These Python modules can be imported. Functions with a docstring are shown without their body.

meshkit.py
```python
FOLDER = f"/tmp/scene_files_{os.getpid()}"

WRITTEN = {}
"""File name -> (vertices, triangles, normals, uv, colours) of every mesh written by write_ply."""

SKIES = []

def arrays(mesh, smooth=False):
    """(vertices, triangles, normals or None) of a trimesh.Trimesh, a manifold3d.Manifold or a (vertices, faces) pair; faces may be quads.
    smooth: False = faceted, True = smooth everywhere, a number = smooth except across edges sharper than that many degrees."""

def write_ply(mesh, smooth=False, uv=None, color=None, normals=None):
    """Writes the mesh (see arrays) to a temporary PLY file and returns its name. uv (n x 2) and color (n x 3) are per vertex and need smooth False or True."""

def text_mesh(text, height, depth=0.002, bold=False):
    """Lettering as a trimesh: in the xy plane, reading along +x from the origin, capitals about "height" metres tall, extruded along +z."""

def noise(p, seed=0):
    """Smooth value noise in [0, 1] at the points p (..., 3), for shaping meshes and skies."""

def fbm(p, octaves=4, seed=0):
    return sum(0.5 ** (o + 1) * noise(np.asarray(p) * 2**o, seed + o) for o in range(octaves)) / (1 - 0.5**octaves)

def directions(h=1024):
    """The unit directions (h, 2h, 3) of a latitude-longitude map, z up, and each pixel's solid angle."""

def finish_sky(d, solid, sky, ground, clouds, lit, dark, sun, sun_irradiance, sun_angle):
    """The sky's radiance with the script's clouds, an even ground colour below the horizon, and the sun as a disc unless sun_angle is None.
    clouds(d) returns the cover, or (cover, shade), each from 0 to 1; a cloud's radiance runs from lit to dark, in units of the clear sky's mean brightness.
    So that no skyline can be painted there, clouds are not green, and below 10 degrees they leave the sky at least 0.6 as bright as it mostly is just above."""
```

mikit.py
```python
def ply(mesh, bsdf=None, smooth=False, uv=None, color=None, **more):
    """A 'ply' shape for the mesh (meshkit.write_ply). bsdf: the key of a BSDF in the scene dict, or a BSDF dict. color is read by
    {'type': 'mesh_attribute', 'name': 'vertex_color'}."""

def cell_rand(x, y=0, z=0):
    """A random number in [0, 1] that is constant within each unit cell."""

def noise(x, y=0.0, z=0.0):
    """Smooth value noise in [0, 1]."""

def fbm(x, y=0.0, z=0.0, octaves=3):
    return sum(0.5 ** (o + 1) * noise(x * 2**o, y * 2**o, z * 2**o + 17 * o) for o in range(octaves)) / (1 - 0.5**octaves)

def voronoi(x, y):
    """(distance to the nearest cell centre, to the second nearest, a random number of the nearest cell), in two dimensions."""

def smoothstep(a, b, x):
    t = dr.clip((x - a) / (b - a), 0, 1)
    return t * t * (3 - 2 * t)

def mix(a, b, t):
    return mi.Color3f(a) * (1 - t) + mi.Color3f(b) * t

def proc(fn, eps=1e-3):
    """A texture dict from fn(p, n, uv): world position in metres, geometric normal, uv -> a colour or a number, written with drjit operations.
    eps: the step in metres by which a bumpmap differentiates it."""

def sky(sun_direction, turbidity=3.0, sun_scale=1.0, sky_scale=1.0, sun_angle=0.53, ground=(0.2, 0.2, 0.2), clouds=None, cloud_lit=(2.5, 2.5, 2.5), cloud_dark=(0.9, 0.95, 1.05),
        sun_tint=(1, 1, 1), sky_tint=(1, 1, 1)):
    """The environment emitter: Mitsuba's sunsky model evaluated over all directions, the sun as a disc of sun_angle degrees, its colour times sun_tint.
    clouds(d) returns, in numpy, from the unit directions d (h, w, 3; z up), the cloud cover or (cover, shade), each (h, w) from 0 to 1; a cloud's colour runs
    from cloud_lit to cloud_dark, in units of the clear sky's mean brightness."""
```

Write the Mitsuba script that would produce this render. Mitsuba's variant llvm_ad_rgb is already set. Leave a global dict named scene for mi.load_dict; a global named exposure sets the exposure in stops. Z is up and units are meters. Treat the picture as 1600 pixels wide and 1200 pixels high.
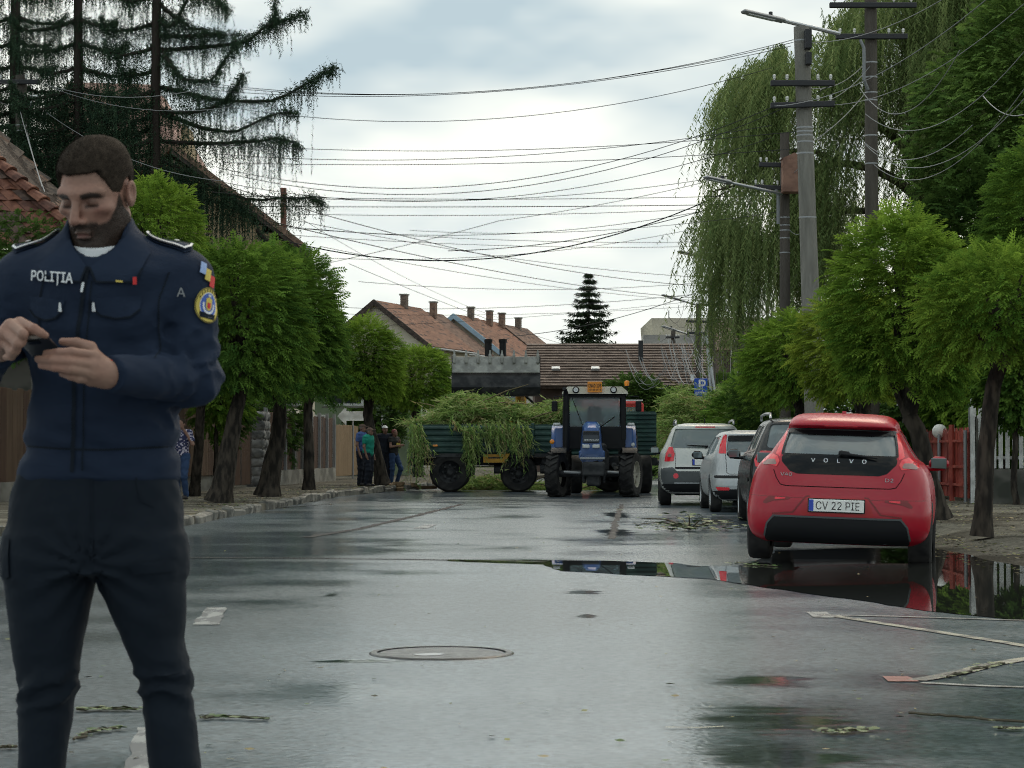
import math, random, zlib
import numpy as np, trimesh, manifold3d as m3, mitsuba as mi, drjit as dr
import mikit, meshkit
from shapely.geometry import Polygon, LineString, Point, MultiPolygon, box as sbox
from shapely import affinity, ops as sops
from scipy.interpolate import PchipInterpolator
T = mi.ScalarTransform4f
scene, labels = {}, {}
RG = np.random.default_rng(11)

# ------------------------------------------------------------------ camera, sky, exposure
EYE, FPX = 1.1, 3450.0                       # eye height; focal length in pixels of the 1600 x 1200 photograph
PITCH = math.atan(105.0 / FPX)
FWD = np.array([0, math.cos(PITCH), math.sin(PITCH)]); UP = np.array([0, -math.sin(PITCH), math.cos(PITCH)])
scene['camera'] = {'type': 'thinlens', 'fov': 2 * math.degrees(math.atan(800 / FPX)), 'fov_axis': 'x', 'near_clip': 0.5, 'far_clip': 3000.0,
                   'aperture_radius': 0.0022, 'focus_distance': 34.0,
                   'to_world': T().look_at(origin=[0, 0, EYE], target=[0, float(FWD[1]), EYE + float(FWD[2])], up=[0, 0, 1])}
exposure = 2.68

def cloud_field(d):
    x, y, z = d[..., 0], d[..., 1], np.maximum(d[..., 2], 0.0)
    q = np.stack([x * 5.0, y * 5.0, z * 11.0], -1)
    a = meshkit.fbm(q + 3.1, 5, 5)
    b = meshkit.fbm(q * 2.6 + 9.7, 5, 21)
    c = meshkit.fbm(np.stack([x * 2.2, y * 2.2, z * 5.0], -1) + 1.3, 3, 40)
    low = np.exp(-((z - 0.10) / 0.07) ** 2)
    shade = 0.52 + 2.6 * (a - 0.5) + 1.3 * (b - 0.5) + 1.0 * (c - 0.5) - 0.34 * low
    toward = (d @ (np.array([0.25, 0.9, 0.95]) / np.linalg.norm([0.25, 0.9, 0.95])) + 1) / 2      # an overcast sky is brighter round the hidden sun
    shade = shade + 0.42 - 0.62 * toward ** 2
    return np.ones_like(x), np.clip(shade, 0.0, 1.0)

scene['sky'] = mikit.sky((0.25, 0.9, 0.95), turbidity=4, sun_scale=0.10, sun_angle=26, clouds=cloud_field, ground=(0.10, 0.11, 0.10),
                         cloud_lit=(2.04, 2.02, 1.80), cloud_dark=(0.84, 1.04, 1.13))

# ------------------------------------------------------------------ pixel -> place, used to survey positions off the photograph
def W(px, py, d):
    u, v = (px - 800) / FPX, (600 - py) / FPX
    t = d / (FWD[1] + v * UP[1])
    return np.array([u * t, d, EYE + t * (FWD[2] + v * UP[2])])
def G(px, py, h=0.0):
    u, v = (px - 800) / FPX, (600 - py) / FPX
    D = FWD + np.array([u, 0, 0]) + v * UP
    t = (h - EYE) / D[2]
    return np.array([0, 0, EYE]) + t * D

# ------------------------------------------------------------------ scene book-keeping
_used = {}
def key_of(name, parent=None):
    base = name if parent is None else parent + '__' + name
    n = _used.get(base, 0); _used[base] = n + 1
    return base if n == 0 else f'{base}_{n:03d}'
def tag(key, label=None, cat=None, group=None, kind=None):
    e = labels.setdefault(key, {})
    for k, v in (('label', label), ('category', cat), ('group', group), ('kind', kind)):
        if v: e[k] = v
    return key
def thing(name, label, cat, group=None):
    return tag(key_of(name), label, cat, group)
def obj(name, mesh, mat, parent=None, label=None, cat=None, group=None, kind=None, smooth=False, color=None, uv=None, to_world=None):
    if isinstance(mesh, MB): mesh = mesh.mesh()
    key = key_of(name, parent)
    scene[key] = mikit.ply(mesh, mat, smooth=smooth, color=color, uv=uv)
    if to_world is not None: scene[key]['to_world'] = to_world
    if label or cat or group or kind: tag(key, label, cat, group, kind)
    return key

# ------------------------------------------------------------------ mesh helpers
def rotz(a):
    c, s = math.cos(a), math.sin(a); return np.array([[c, -s, 0], [s, c, 0], [0, 0, 1.0]])
def rotx(a):
    c, s = math.cos(a), math.sin(a); return np.array([[1.0, 0, 0], [0, c, -s], [0, s, c]])
def roty(a):
    c, s = math.cos(a), math.sin(a); return np.array([[c, 0, s], [0, 1.0, 0], [-s, 0, c]])
_BV = np.array([[x, y, z] for x in (-.5, .5) for y in (-.5, .5) for z in (-.5, .5)])
_BF = np.array([[0, 1, 3], [0, 3, 2], [4, 6, 7], [4, 7, 5], [0, 4, 5], [0, 5, 1], [2, 3, 7], [2, 7, 6], [0, 2, 6], [0, 6, 4], [1, 5, 7], [1, 7, 3]])
class MB:
    """Collects pieces of ONE part."""
    def __init__(s): s.v, s.f, s.n, s.c = [], [], 0, []
    def add(s, v, f, c=None):
        v = np.asarray(v, float); f = np.asarray(f, int)
        if f.shape[1] == 4: f = np.vstack([f[:, [0, 1, 2]], f[:, [0, 2, 3]]])
        s.v.append(v); s.f.append(f + s.n); s.n += len(v)
        if c is not None: s.c.append(np.broadcast_to(np.asarray(c, float), (len(v), 3)))
        return s
    def tm(s, m): return s.add(m.vertices, m.faces)
    def box(s, c, size, R=None, bevel=0.0):
        if bevel > 0:
            v, f = rbox(size, bevel)
        else:
            v, f = _BV * np.asarray(size, float), _BF
        if R is not None: v = v @ np.asarray(R).T
        return s.add(v + np.asarray(c, float), f)
    def tube(s, pts, r, n=8, caps=True):
        p = np.asarray(pts, float); k = len(p); r = np.broadcast_to(np.asarray(r, float), (k,))
        t = np.gradient(p, axis=0); t /= np.linalg.norm(t, axis=1, keepdims=True) + 1e-12
        ref = np.array([0, 0, 1.0]) if abs(t[:, 2]).mean() < 0.8 else np.array([1.0, 0, 0])
        a = np.cross(t, ref); a /= np.linalg.norm(a, axis=1, keepdims=True) + 1e-12
        b = np.cross(t, a); th = np.arange(n) * 2 * np.pi / n
        v = (p[:, None] + r[:, None, None] * (np.cos(th)[None, :, None] * a[:, None] + np.sin(th)[None, :, None] * b[:, None])).reshape(-1, 3)
        i, j = np.meshgrid(np.arange(k - 1), np.arange(n), indexing='ij')
        q = np.stack([i * n + j, i * n + (j + 1) % n, (i + 1) * n + (j + 1) % n, (i + 1) * n + j], -1).reshape(-1, 4)
        f = np.vstack([q[:, [0, 2, 1]], q[:, [0, 3, 2]]])
        if caps:
            v = np.vstack([v, p[:1], p[-1:]]); e0, e1 = len(v) - 2, len(v) - 1; j = np.arange(n); o = (k - 1) * n
            f = np.vstack([f, np.stack([j * 0 + e0, j, (j + 1) % n], 1), np.stack([j * 0 + e1, o + (j + 1) % n, o + j], 1)])
        return s.add(v, f)
    def cyl(s, a, b, r, n=16, r2=None): return s.tube([a, b], [r, r if r2 is None else r2], n)
    def lathe(s, prof, n=24, R=None, c=(0, 0, 0)):
        """prof: (radius, z) pairs, turned about z."""
        pr = np.asarray(prof, float); th = np.arange(n) * 2 * np.pi / n; k = len(pr)
        v = np.stack([pr[:, None, 0] * np.cos(th), pr[:, None, 0] * np.sin(th), np.repeat(pr[:, 1:], n, 1)], -1).reshape(-1, 3)
        i, j = np.meshgrid(np.arange(k - 1), np.arange(n), indexing='ij')
        q = np.stack([i * n + j, i * n + (j + 1) % n, (i + 1) * n + (j + 1) % n, (i + 1) * n + j], -1).reshape(-1, 4)
        if R is not None: v = v @ np.asarray(R).T
        return s.add(v + np.asarray(c, float), q)
    def prism(s, poly, h, R=None, c=(0, 0, 0)):
        """A polygon (xy) pushed out along z by h."""
        P = poly if hasattr(poly, 'geom_type') else Polygon(poly)
        for g in getattr(P, 'geoms', [P]):
            m = trimesh.creation.extrude_polygon(g, h, engine='earcut'); v = np.array(m.vertices)
            if R is not None: v = v @ np.asarray(R).T
            s.add(v + np.asarray(c, float), m.faces)
        return s
    def mesh(s): return trimesh.Trimesh(np.vstack(s.v), np.vstack(s.f), process=False)
    def xf(s, R, t):
        s.v = [v @ np.asarray(R).T + np.asarray(t, float) for v in s.v]; return s
_rb = {}
def rbox(size, b):
    k = (tuple(np.round(size, 4)), round(b, 4))
    if k not in _rb:
        h = np.maximum(np.asarray(size, float) / 2 - b, 1e-4)
        pts = []
        for x in (-1, 1):
            for y in (-1, 1):
                for z in (-1, 1):
                    s = np.array([x, y, z])
                    for i in range(3):
                        e = np.ones(3) * 0.0; e[i] = b
                        pts.append(s * (h + e))
        m = m3.Manifold.hull_points(np.array(pts)).to_mesh()
        _rb[k] = (np.array(m.vert_properties[:, :3]), np.array(m.tri_verts))
    return _rb[k]
def to_man(mesh):
    if isinstance(mesh, MB): mesh = mesh.mesh()
    mesh = trimesh.Trimesh(mesh.vertices, mesh.faces, process=True); mesh.merge_vertices()
    return m3.Manifold(m3.Mesh(np.asarray(mesh.vertices, np.float32), np.asarray(mesh.faces, np.uint32)))
def from_man(m):
    a = m.to_mesh(); return trimesh.Trimesh(np.array(a.vert_properties[:, :3]), np.array(a.tri_verts), process=False)
def grid_mesh(P):
    """(n, m, 3) points -> quads."""
    n, m = P.shape[:2]; i, j = np.meshgrid(np.arange(n - 1), np.arange(m - 1), indexing='ij')
    q = np.stack([i * m + j, (i + 1) * m + j, (i + 1) * m + j + 1, i * m + j + 1], -1).reshape(-1, 4)
    return P.reshape(-1, 3), q

def tri_poly(poly, step):
    """Dense triangles over a shapely polygon: cut by a grid so that a curved surface can be followed. -> (n,2), faces"""
    x0, y0, x1, y1 = poly.bounds; V, F, n = [], [], 0
    xs = np.arange(math.floor(x0 / step), math.ceil(x1 / step)) * step; ys = np.arange(math.floor(y0 / step), math.ceil(y1 / step)) * step
    import shapely
    from shapely.prepared import prep
    pp = prep(poly)
    for x in xs:
        for y in ys:
            b = sbox(x, y, x + step, y + step)
            if pp.contains(b):
                V.append(np.array([[x, y], [x + step, y], [x + step, y + step], [x, y + step]])); F.append(np.array([[0, 1, 2], [0, 2, 3]]) + n); n += 4; continue
            if not pp.intersects(b): continue
            g = poly.intersection(b)
            for q in getattr(g, 'geoms', [g]):
                if q.geom_type == 'Polygon' and q.area > 1e-9:
                    v, f = trimesh.creation.triangulate_polygon(q, engine='earcut'); V.append(np.asarray(v)); F.append(np.asarray(f) + n); n += len(v)
    m = trimesh.Trimesh(np.column_stack([np.vstack(V), np.zeros(n)]), np.vstack(F), process=False); m.merge_vertices(digits_vertex=6)
    return np.array(m.vertices)[:, :2], np.array(m.faces)

# ------------------------------------------------------------------ signed distance fields -> meshes
def surface_net(fn, lo, hi, step):
    """Naive surface nets of fn(points) (negative inside)."""
    lo, hi = np.asarray(lo, float), np.asarray(hi, float)
    n = np.ceil((hi - lo) / step).astype(int) + 1
    ax = [lo[k] + step * np.arange(n[k]) for k in range(3)]
    X = np.stack(np.meshgrid(*ax, indexing='ij'), -1).astype(np.float32)
    D = np.empty(n, np.float32)
    for i in range(0, n[0], 16): D[i:i + 16] = fn(X[i:i + 16].reshape(-1, 3).astype(float)).reshape(X[i:i + 16].shape[:3])
    D[0] = D[-1] = D[:, 0] = D[:, -1] = D[:, :, 0] = D[:, :, -1] = step
    s = D < 0
    c = np.zeros(n - 1, int); pos = np.zeros((*(n - 1), 3)); cnt = np.zeros(n - 1)
    corner = [(a, b, e) for a in (0, 1) for b in (0, 1) for e in (0, 1)]
    sl = lambda o: tuple(slice(o[k], n[k] - 1 + o[k]) for k in range(3))
    for o in corner: c += s[sl(o)]
    act = (c > 0) & (c < 8)
    for o in corner:
        for k in range(3):
            if o[k] == 0:
                o2 = list(o); o2[k] = 1
                d0, d1 = D[sl(o)], D[sl(o2)]; cross = act & ((d0 < 0) != (d1 < 0))
                t = np.where(cross, d0 / np.where(cross, d0 - d1, 1), 0)
                p = np.zeros(pos.shape); p[..., 0], p[..., 1], p[..., 2] = o; p[..., k] = t
                pos += p * cross[..., None]; cnt += cross
    idx = -np.ones(n - 1, int); idx[act] = np.arange(act.sum())
    ii = np.argwhere(act)
    V = lo + step * (ii + pos[act] / np.maximum(cnt[act], 1)[:, None])
    F = []
    for k in range(3):
        a, b = (k + 1) % 3, (k + 2) % 3
        m = [slice(1, n[q] - 1) for q in range(3)]; m[k] = slice(0, n[k] - 1)
        m2 = list(m); m2[k] = slice(1, n[k])
        s0, s1 = s[tuple(m)], s[tuple(m2)]
        e = np.argwhere(s0 != s1)
        if not len(e): continue
        off = np.ones(3, int); off[k] = 0
        e = e + off; inside = s[tuple(e.T)]
        def cell(da, db):
            q = e.copy(); q[:, a] += da; q[:, b] += db; return idx[tuple(q.T)]
        q = np.stack([cell(-1, -1), cell(0, -1), cell(0, 0), cell(-1, 0)], 1)
        q[~inside] = q[~inside][:, ::-1]
        F.append(q)
    F = np.vstack(F); F = np.vstack([F[:, [0, 1, 2]], F[:, [0, 2, 3]]])
    return trimesh.Trimesh(V, F, process=False)
def smin(a, b, k):
    h = np.clip(0.5 + 0.5 * (b - a) / k, 0, 1); return b * (1 - h) + a * h - k * h * (1 - h)
def smax(a, b, k): return -smin(-a, -b, k)
def cone_sd(p, a, b, ra, rb):
    a, b = np.asarray(a, float), np.asarray(b, float); ab = b - a
    h = np.clip(((p - a) @ ab) / (ab @ ab), 0, 1)
    return np.linalg.norm(p - a - h[:, None] * ab, axis=1) - (ra + (rb - ra) * h)
def ell_sd(p, c, r, R=None):
    q = p - np.asarray(c, float)
    if R is not None: q = q @ np.asarray(R)
    r = np.asarray(r, float); k0 = np.linalg.norm(q / r, axis=1); k1 = np.linalg.norm(q / r ** 2, axis=1)
    return k0 * (k0 - 1) / np.maximum(k1, 1e-9)
def fb(p, f, seed=0, o=3): return meshkit.fbm(np.asarray(p) * f, o, seed) - 0.5

# ------------------------------------------------------------------ materials
def rgb(*c): return {'type': 'rgb', 'value': [float(x) for x in (c if len(c) > 1 else c * 3)]}
def PR(col, rough=0.5, spec=0.5, metal=0.0, two=True, **k):
    c = col if isinstance(col, dict) else rgb(*col)
    d = {'type': 'principled', 'base_color': c, 'roughness': rough, 'specular': spec, 'metallic': metal, **k}
    return {'type': 'twosided', 'bsdf': d} if two else d
def mat(name, d): scene['mat_' + name] = d; return 'mat_' + name
def noisy(c0, c1, f, o=4, lo=0.3, hi=0.7, fz=1.0):
    c0, c1 = list(map(float, c0)), list(map(float, c1))
    return mikit.proc(lambda p, n, uv: mikit.mix(c0, c1, mikit.smoothstep(lo, hi, mikit.fbm(p.x * f, p.y * f, p.z * f * fz, o))))
VC = {'type': 'mesh_attribute', 'name': 'vertex_color'}
# ================================================================== materials of the setting
sstep, fbm, noise = mikit.smoothstep, mikit.fbm, mikit.noise
def wetness(p):
    return sstep(0.34, 0.66, 0.6 * fbm(p.x * 0.35 + 7.0, p.y * 0.22, 0.0, 4) + 0.4 * fbm(p.x * 1.1, p.y * 1.3 + 4.0, 0.0, 3))
# places where rain water stands as a thin film: (pixel surveyed centre, half width and half depth in metres)
FILMS = [(*G(x, y)[:2], sx, sy) for x, y, sx, sy in [(1188, 1062, .26, .30), (1215, 1125, .36, .45), (1215, 1185, .34, .40), (912, 925, .18, .35), (917, 962, .08, .25), (518, 930, .08, .2), (966, 805, .22, 2.2), (962, 832, .30, 1.6), (560, 1033, .30, .12), (400, 800, 1.2, 1.0)]]
def film(p):
    m = mi.Float(0.0)
    for x, y, sx, sy in FILMS: m = dr.maximum(m, dr.exp(-dr.square((p.x - x) / sx) - dr.square((p.y - y) / sy)))
    return sstep(0.42, 0.72, m * 0.62 + 0.62 * fbm(p.x * 3.0, p.y * 8.0, 0.0, 4) - 0.06)
def road_col(p, n, uv):
    g = fbm(p.x * 38.0, p.y * 38.0, 0.0, 2)
    w = wetness(p)
    patch = sstep(0.45, 0.55, fbm(p.x * 0.25 + 3.0, p.y * 0.10, 5.0, 3))
    return mikit.mix([0.073, 0.092, 0.105], [0.045, 0.059, 0.070], w) * (0.55 + 0.9 * g) * (0.85 + 0.3 * patch) * (1 - 0.6 * film(p))
def road_rough(p, n, uv):
    w = wetness(p)
    fine = noise(p.x * 22.0, p.y * 22.0, 3.0)
    return (0.27 - 0.15 * w + 0.06 * (fine - 0.5)) * (1 - film(p)) + 0.06 * film(p)
def road_bump(p, n, uv):
    w = wetness(p)
    return (0.0020 * fbm(p.x * 2.6, p.y * 1.1, 0.0, 3) + 0.0012 * (1.25 - w) * noise(p.x * 55.0, p.y * 55.0, 0.0)) * (1 - 0.85 * film(p))
M_ROAD = mat('road', {'type': 'twosided', 'bsdf': {'type': 'bumpmap', 'arbitrary': mikit.proc(road_bump, eps=4e-3), 'scale': 1.0,
              'bsdf': {'type': 'principled', 'base_color': mikit.proc(road_col), 'roughness': mikit.proc(road_rough), 'specular': 0.62}}})
M_WATER = mat('water', {'type': 'twosided', 'bsdf': {'type': 'plastic', 'diffuse_reflectance': rgb(0.020, 0.022, 0.020), 'int_ior': 1.36}})
M_TAR = mat('tar', PR((0.018, 0.018, 0.02), 0.6, 0.25))
M_PAINT = mat('road_paint', PR(mikit.proc(lambda p, n, uv: mikit.mix([0.08, 0.085, 0.09], [0.22, 0.23, 0.225], sstep(0.38, 0.66, fbm(p.x * 14, p.y * 5, 0.0, 4)))), 0.4))
M_PAINTY = mat('road_paint_yellow', PR(mikit.proc(lambda p, n, uv: mikit.mix([0.08, 0.08, 0.075], [0.25, 0.24, 0.19], sstep(0.38, 0.60, fbm(p.x * 9, p.y * 9, 2.0, 4)))), 0.45))
M_DIRT = mat('dirt', PR(mikit.proc(lambda p, n, uv: mikit.mix([0.050, 0.045, 0.035], [0.125, 0.115, 0.092], sstep(0.3, 0.7, fbm(p.x * 1.7, p.y * 1.7, p.z, 5))) * (0.7 + 0.6 * noise(p.x * 25, p.y * 25, 0.0))), 0.92, 0.12))
M_GROUND = mat('ground', PR(noisy((0.05, 0.06, 0.03), (0.10, 0.095, 0.06), 0.3), 0.9, 0.2))
M_KERB = mat('kerb', PR(noisy((0.05, 0.05, 0.045), (0.17, 0.165, 0.145), 4.0), 0.6, 0.4))
M_KERB2 = mat('kerb_light', PR(noisy((0.09, 0.088, 0.078), (0.23, 0.22, 0.195), 5.0), 0.6, 0.4))
M_IRON = mat('iron', PR(noisy((0.018, 0.018, 0.018), (0.05, 0.048, 0.045), 14.0), 0.3, 0.5))
M_RED_PAINT = mat('old_red_paint', PR((0.17, 0.05, 0.042), 0.45))

# ================================================================== ground, road, pavements
S = 'structure'
obj('ground', MB().add([[-900, -60, -.06], [900, -60, -.06], [900, 1600, -.06], [-900, 1600, -.06]], [[0, 1, 2, 3]]), M_GROUND, label='damp earth that carries the whole street', kind=S)
obj('road', MB().add(*grid_mesh(np.array([[[-45, -12, 0], [-45, 130, 0]], [[14, -12, 0], [14, 130, 0.0]]]))), M_ROAD, label='wet grey asphalt road shining under the cloudy sky', kind=S)
KL = np.array([(-42, 26.4), (-9, 27.0), (-6.6, 28.6), (-5.25, 30.5), (-4.84, 32.4), (-4.66, 40), (-4.25, 53.5), (-2.9, 64.0), (-0.6, 80), (4, 105), (8, 120)])
KR = np.array([(5.9, -10), (5.75, 18), (5.62, 22.6), (5.6, 26), (5.55, 33), (5.6, 42), (5.3, 48), (5.1, 60), (6.5, 80), (11, 105), (16, 125)])
def pavement(name, kerb, outer, label):
    inner = LineString(kerb)
    P = Polygon(list(kerb) + outer)
    m = MB().prism(P.buffer(-0.001), 0.17, c=(0, 0, -0.05))
    return obj(name, m, M_DIRT, label=label, kind=S)
PL = pavement('pavement', KL, [(-1, 130), (-60, 130), (-60, 26.4)], 'left hand pavement of trodden earth behind a broken kerb')
PRT = pavement('pavement', KR, [(40, 125), (40, -10)], 'right hand pavement strewn with leaves behind the parked cars')
rg = np.random.default_rng(5)
def kerb_run(parent, line, s0, s1, step, side, w=0.17, h=0.155):
    L = LineString(line); s = s0
    while s < s1:
        ln = step * rg.uniform(0.75, 1.15); a, b = np.array(L.interpolate(s + 0.02).coords[0]), np.array(L.interpolate(s + ln - 0.02).coords[0])
        d = b - a; ang = math.atan2(d[1], d[0]); mid = (a + b) / 2 + side * np.array([-d[1], d[0]]) / np.linalg.norm(d) * (w / 2 - 0.04 + rg.uniform(-.03, .03))
        if rg.random() > 0.06:
            R = rotz(ang + rg.uniform(-.09, .09)) @ rotx(rg.uniform(-.2, .2)) @ roty(rg.uniform(-.05, .05))
            obj('kerbstone', MB().box((mid[0], mid[1], h / 2 - 0.025 + rg.uniform(-.045, .025)), (np.linalg.norm(d), w, h + 0.04), R, bevel=0.025), M_KERB if rg.random() < .6 else M_KERB2, parent)
        s += ln
Ltot = LineString(KL)
kerb_run(PL, KL, Ltot.project(Point(-6.6, 28.6)), Ltot.project(Point(-2.0, 70)), 0.85, 1)
LR = LineString(KR)
def bank(n0, n1):
    ys = np.linspace(n0, n1, 40); xk = np.interp(ys, KR[:, 1], KR[:, 0]); A = []
    for t, z in ((-1.15, -.012), (-.75, .006), (-.35, .05), (.02, .122), (.35, .126)):
        jit = .22 * (meshkit.fbm(np.column_stack([ys * .9, np.full(40, t), np.zeros(40)]), 3, 7) - .5); fade = np.clip((n1 - ys) / 4, 0, 1) * np.clip((ys - n0) / 1.5, 0, 1)
        A.append(np.column_stack([xk + .02 + (t - .02) * (fade if t < 0 else 1) + jit * (t < 0) * fade, ys, np.full(40, z) if t < 0 else np.full(40, z)]))
    obj('earth_verge', MB().add(*grid_mesh(np.array(A))), M_DIRT, label='bank of washed earth and leaves running down into the puddle', kind=S, smooth=True)
bank(8, 31)
kerb_run(PRT, KR, LR.project(Point(5.3, 30.5)), LR.project(Point(5.2, 56)), 1.0, -1, h=0.13)

# sheets lying on the road
def px_poly(pts, h=0.0): return Polygon([G(x, y, h)[:2] for x, y in pts])
def wobble(P, amp, f, seed=0, step=0.08):
    P = P.segmentize(step); c = np.array(P.exterior.coords)[:-1]
    q = np.column_stack([c, np.full(len(c), seed * 3.7)])
    c = c + amp * 2 * np.stack([meshkit.fbm(q * f, 3, 1) - .5, meshkit.fbm(q * f, 3, 2) - .5], -1)
    return Polygon(c).buffer(0)
def sheet(name, P, z, m, **k):
    v, f = [], []; mb = MB()
    for g in getattr(P, 'geoms', [P]):
        if g.geom_type != 'Polygon' or g.area < 1e-5: continue
        a, b = trimesh.creation.triangulate_polygon(g, engine='earcut'); mb.add(np.column_stack([a, np.full(len(a), z)]), b)
    return obj(name, mb, m, **k)
puddle = px_poly([(700, 874.5), (845, 876), (960, 877), (1050, 880), (1105, 885), (1160, 884), (1185, 878), (1215, 861), (1330, 857), (1470, 857), (1530, 868), (1610, 884), (1700, 895), (1720, 985), (1600, 972), (1450, 955), (1290, 930), (1150, 912), (1110, 905), (950, 897), (880, 893), (845, 882), (700, 877)])
sheet('puddle', wobble(puddle, 0.10, 1.6, 1), 0.004, M_WATER, label='wide dark puddle around the red car', kind=S)
def strip(pts, w, amp=0.05, seed=0, f=3.0):
    g = [G(x, y)[:2] for x, y in pts]
    return wobble(LineString(g).buffer(w / 2, cap_style='flat'), amp, f, seed, 0.06)
sheet('road_crack', strip([(120, 871), (290, 872), (520, 873), (760, 876), (850, 879)], 0.10, 0.035, 3), 0.006, M_TAR, label='long tarred crack across the road', kind=S)
sheet('road_crack', strip([(480, 840), (560, 827), (650, 806), (722, 788)], 0.13, 0.06, 4), 0.006, M_TAR, label='slanting tarred crack on the left lane', kind=S)
sheet('road_crack', strip([(972, 788), (962, 815), (955, 842)], 0.10, 0.09, 6), 0.003, M_TAR, label='dark broken joint before the tractor', kind=S)
sheet('road_crack', strip([(330, 800), (420, 795), (520, 788)], 0.12, 0.08, 8), 0.006, M_TAR, label='dark wet joint beside the left kerb', kind=S)
sheet('road_crack', strip([(1040, 1138), (1090, 1139), (1130, 1137)], 0.02, 0.006, 9), 0.006, M_PAINTY, label='scrap of pale bark on the asphalt', kind=S)
def dash(name, pts, m, lab): sheet(name, wobble(px_poly(pts), 0.02, 6, 3, 0.05), 0.005, m, label=lab, kind=S)
dash('road_marking', [(300, 977), (343, 977), (354, 950), (324, 950)], M_PAINT, 'worn white lane dash beside the officer')
dash('road_marking', [(193, 1210), (236, 1210), (232, 1138), (216, 1138)], M_PAINT, 'white lane dash between the officer\'s legs')
dash('road_marking', [(646, 826), (668, 826), (682, 820), (664, 820)], M_PAINT, 'faded lane dash farther up the road')
dash('road_marking', [(1260, 957), (1292, 957), (1304, 966), (1272, 966)], M_PAINT, 'pale end block of the parking bay marking')
sheet('road_marking', strip([(1288, 961), (1420, 981), (1640, 1016)], 0.085, 0.015, 11), 0.005, M_PAINTY, label='slanting parking bay line coming nearer', kind=S)
sheet('road_marking', strip([(1290, 962), (1400, 964), (1620, 971)], 0.07, 0.015, 12), 0.0055, M_PAINT, label='cross parking bay line behind the puddle', kind=S)
sheet('road_marking', strip([(1440, 1068), (1520, 1072), (1640, 1076)], 0.06, 0.012, 13), 0.005, M_PAINT, label='nearest cross line of the parking bay', kind=S)
sheet('road_marking', strip([(1430, 1064), (1500, 1052), (1560, 1038), (1640, 1024)], 0.10, 0.03, 14), 0.0055, M_PAINTY, label='leaf stained slanting line of the parking bay', kind=S)
dash('road_marking', [(1380, 1058), (1418, 1058), (1436, 1066), (1388, 1066)], M_RED_PAINT, 'scrap of red paint at the bay corner')

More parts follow.
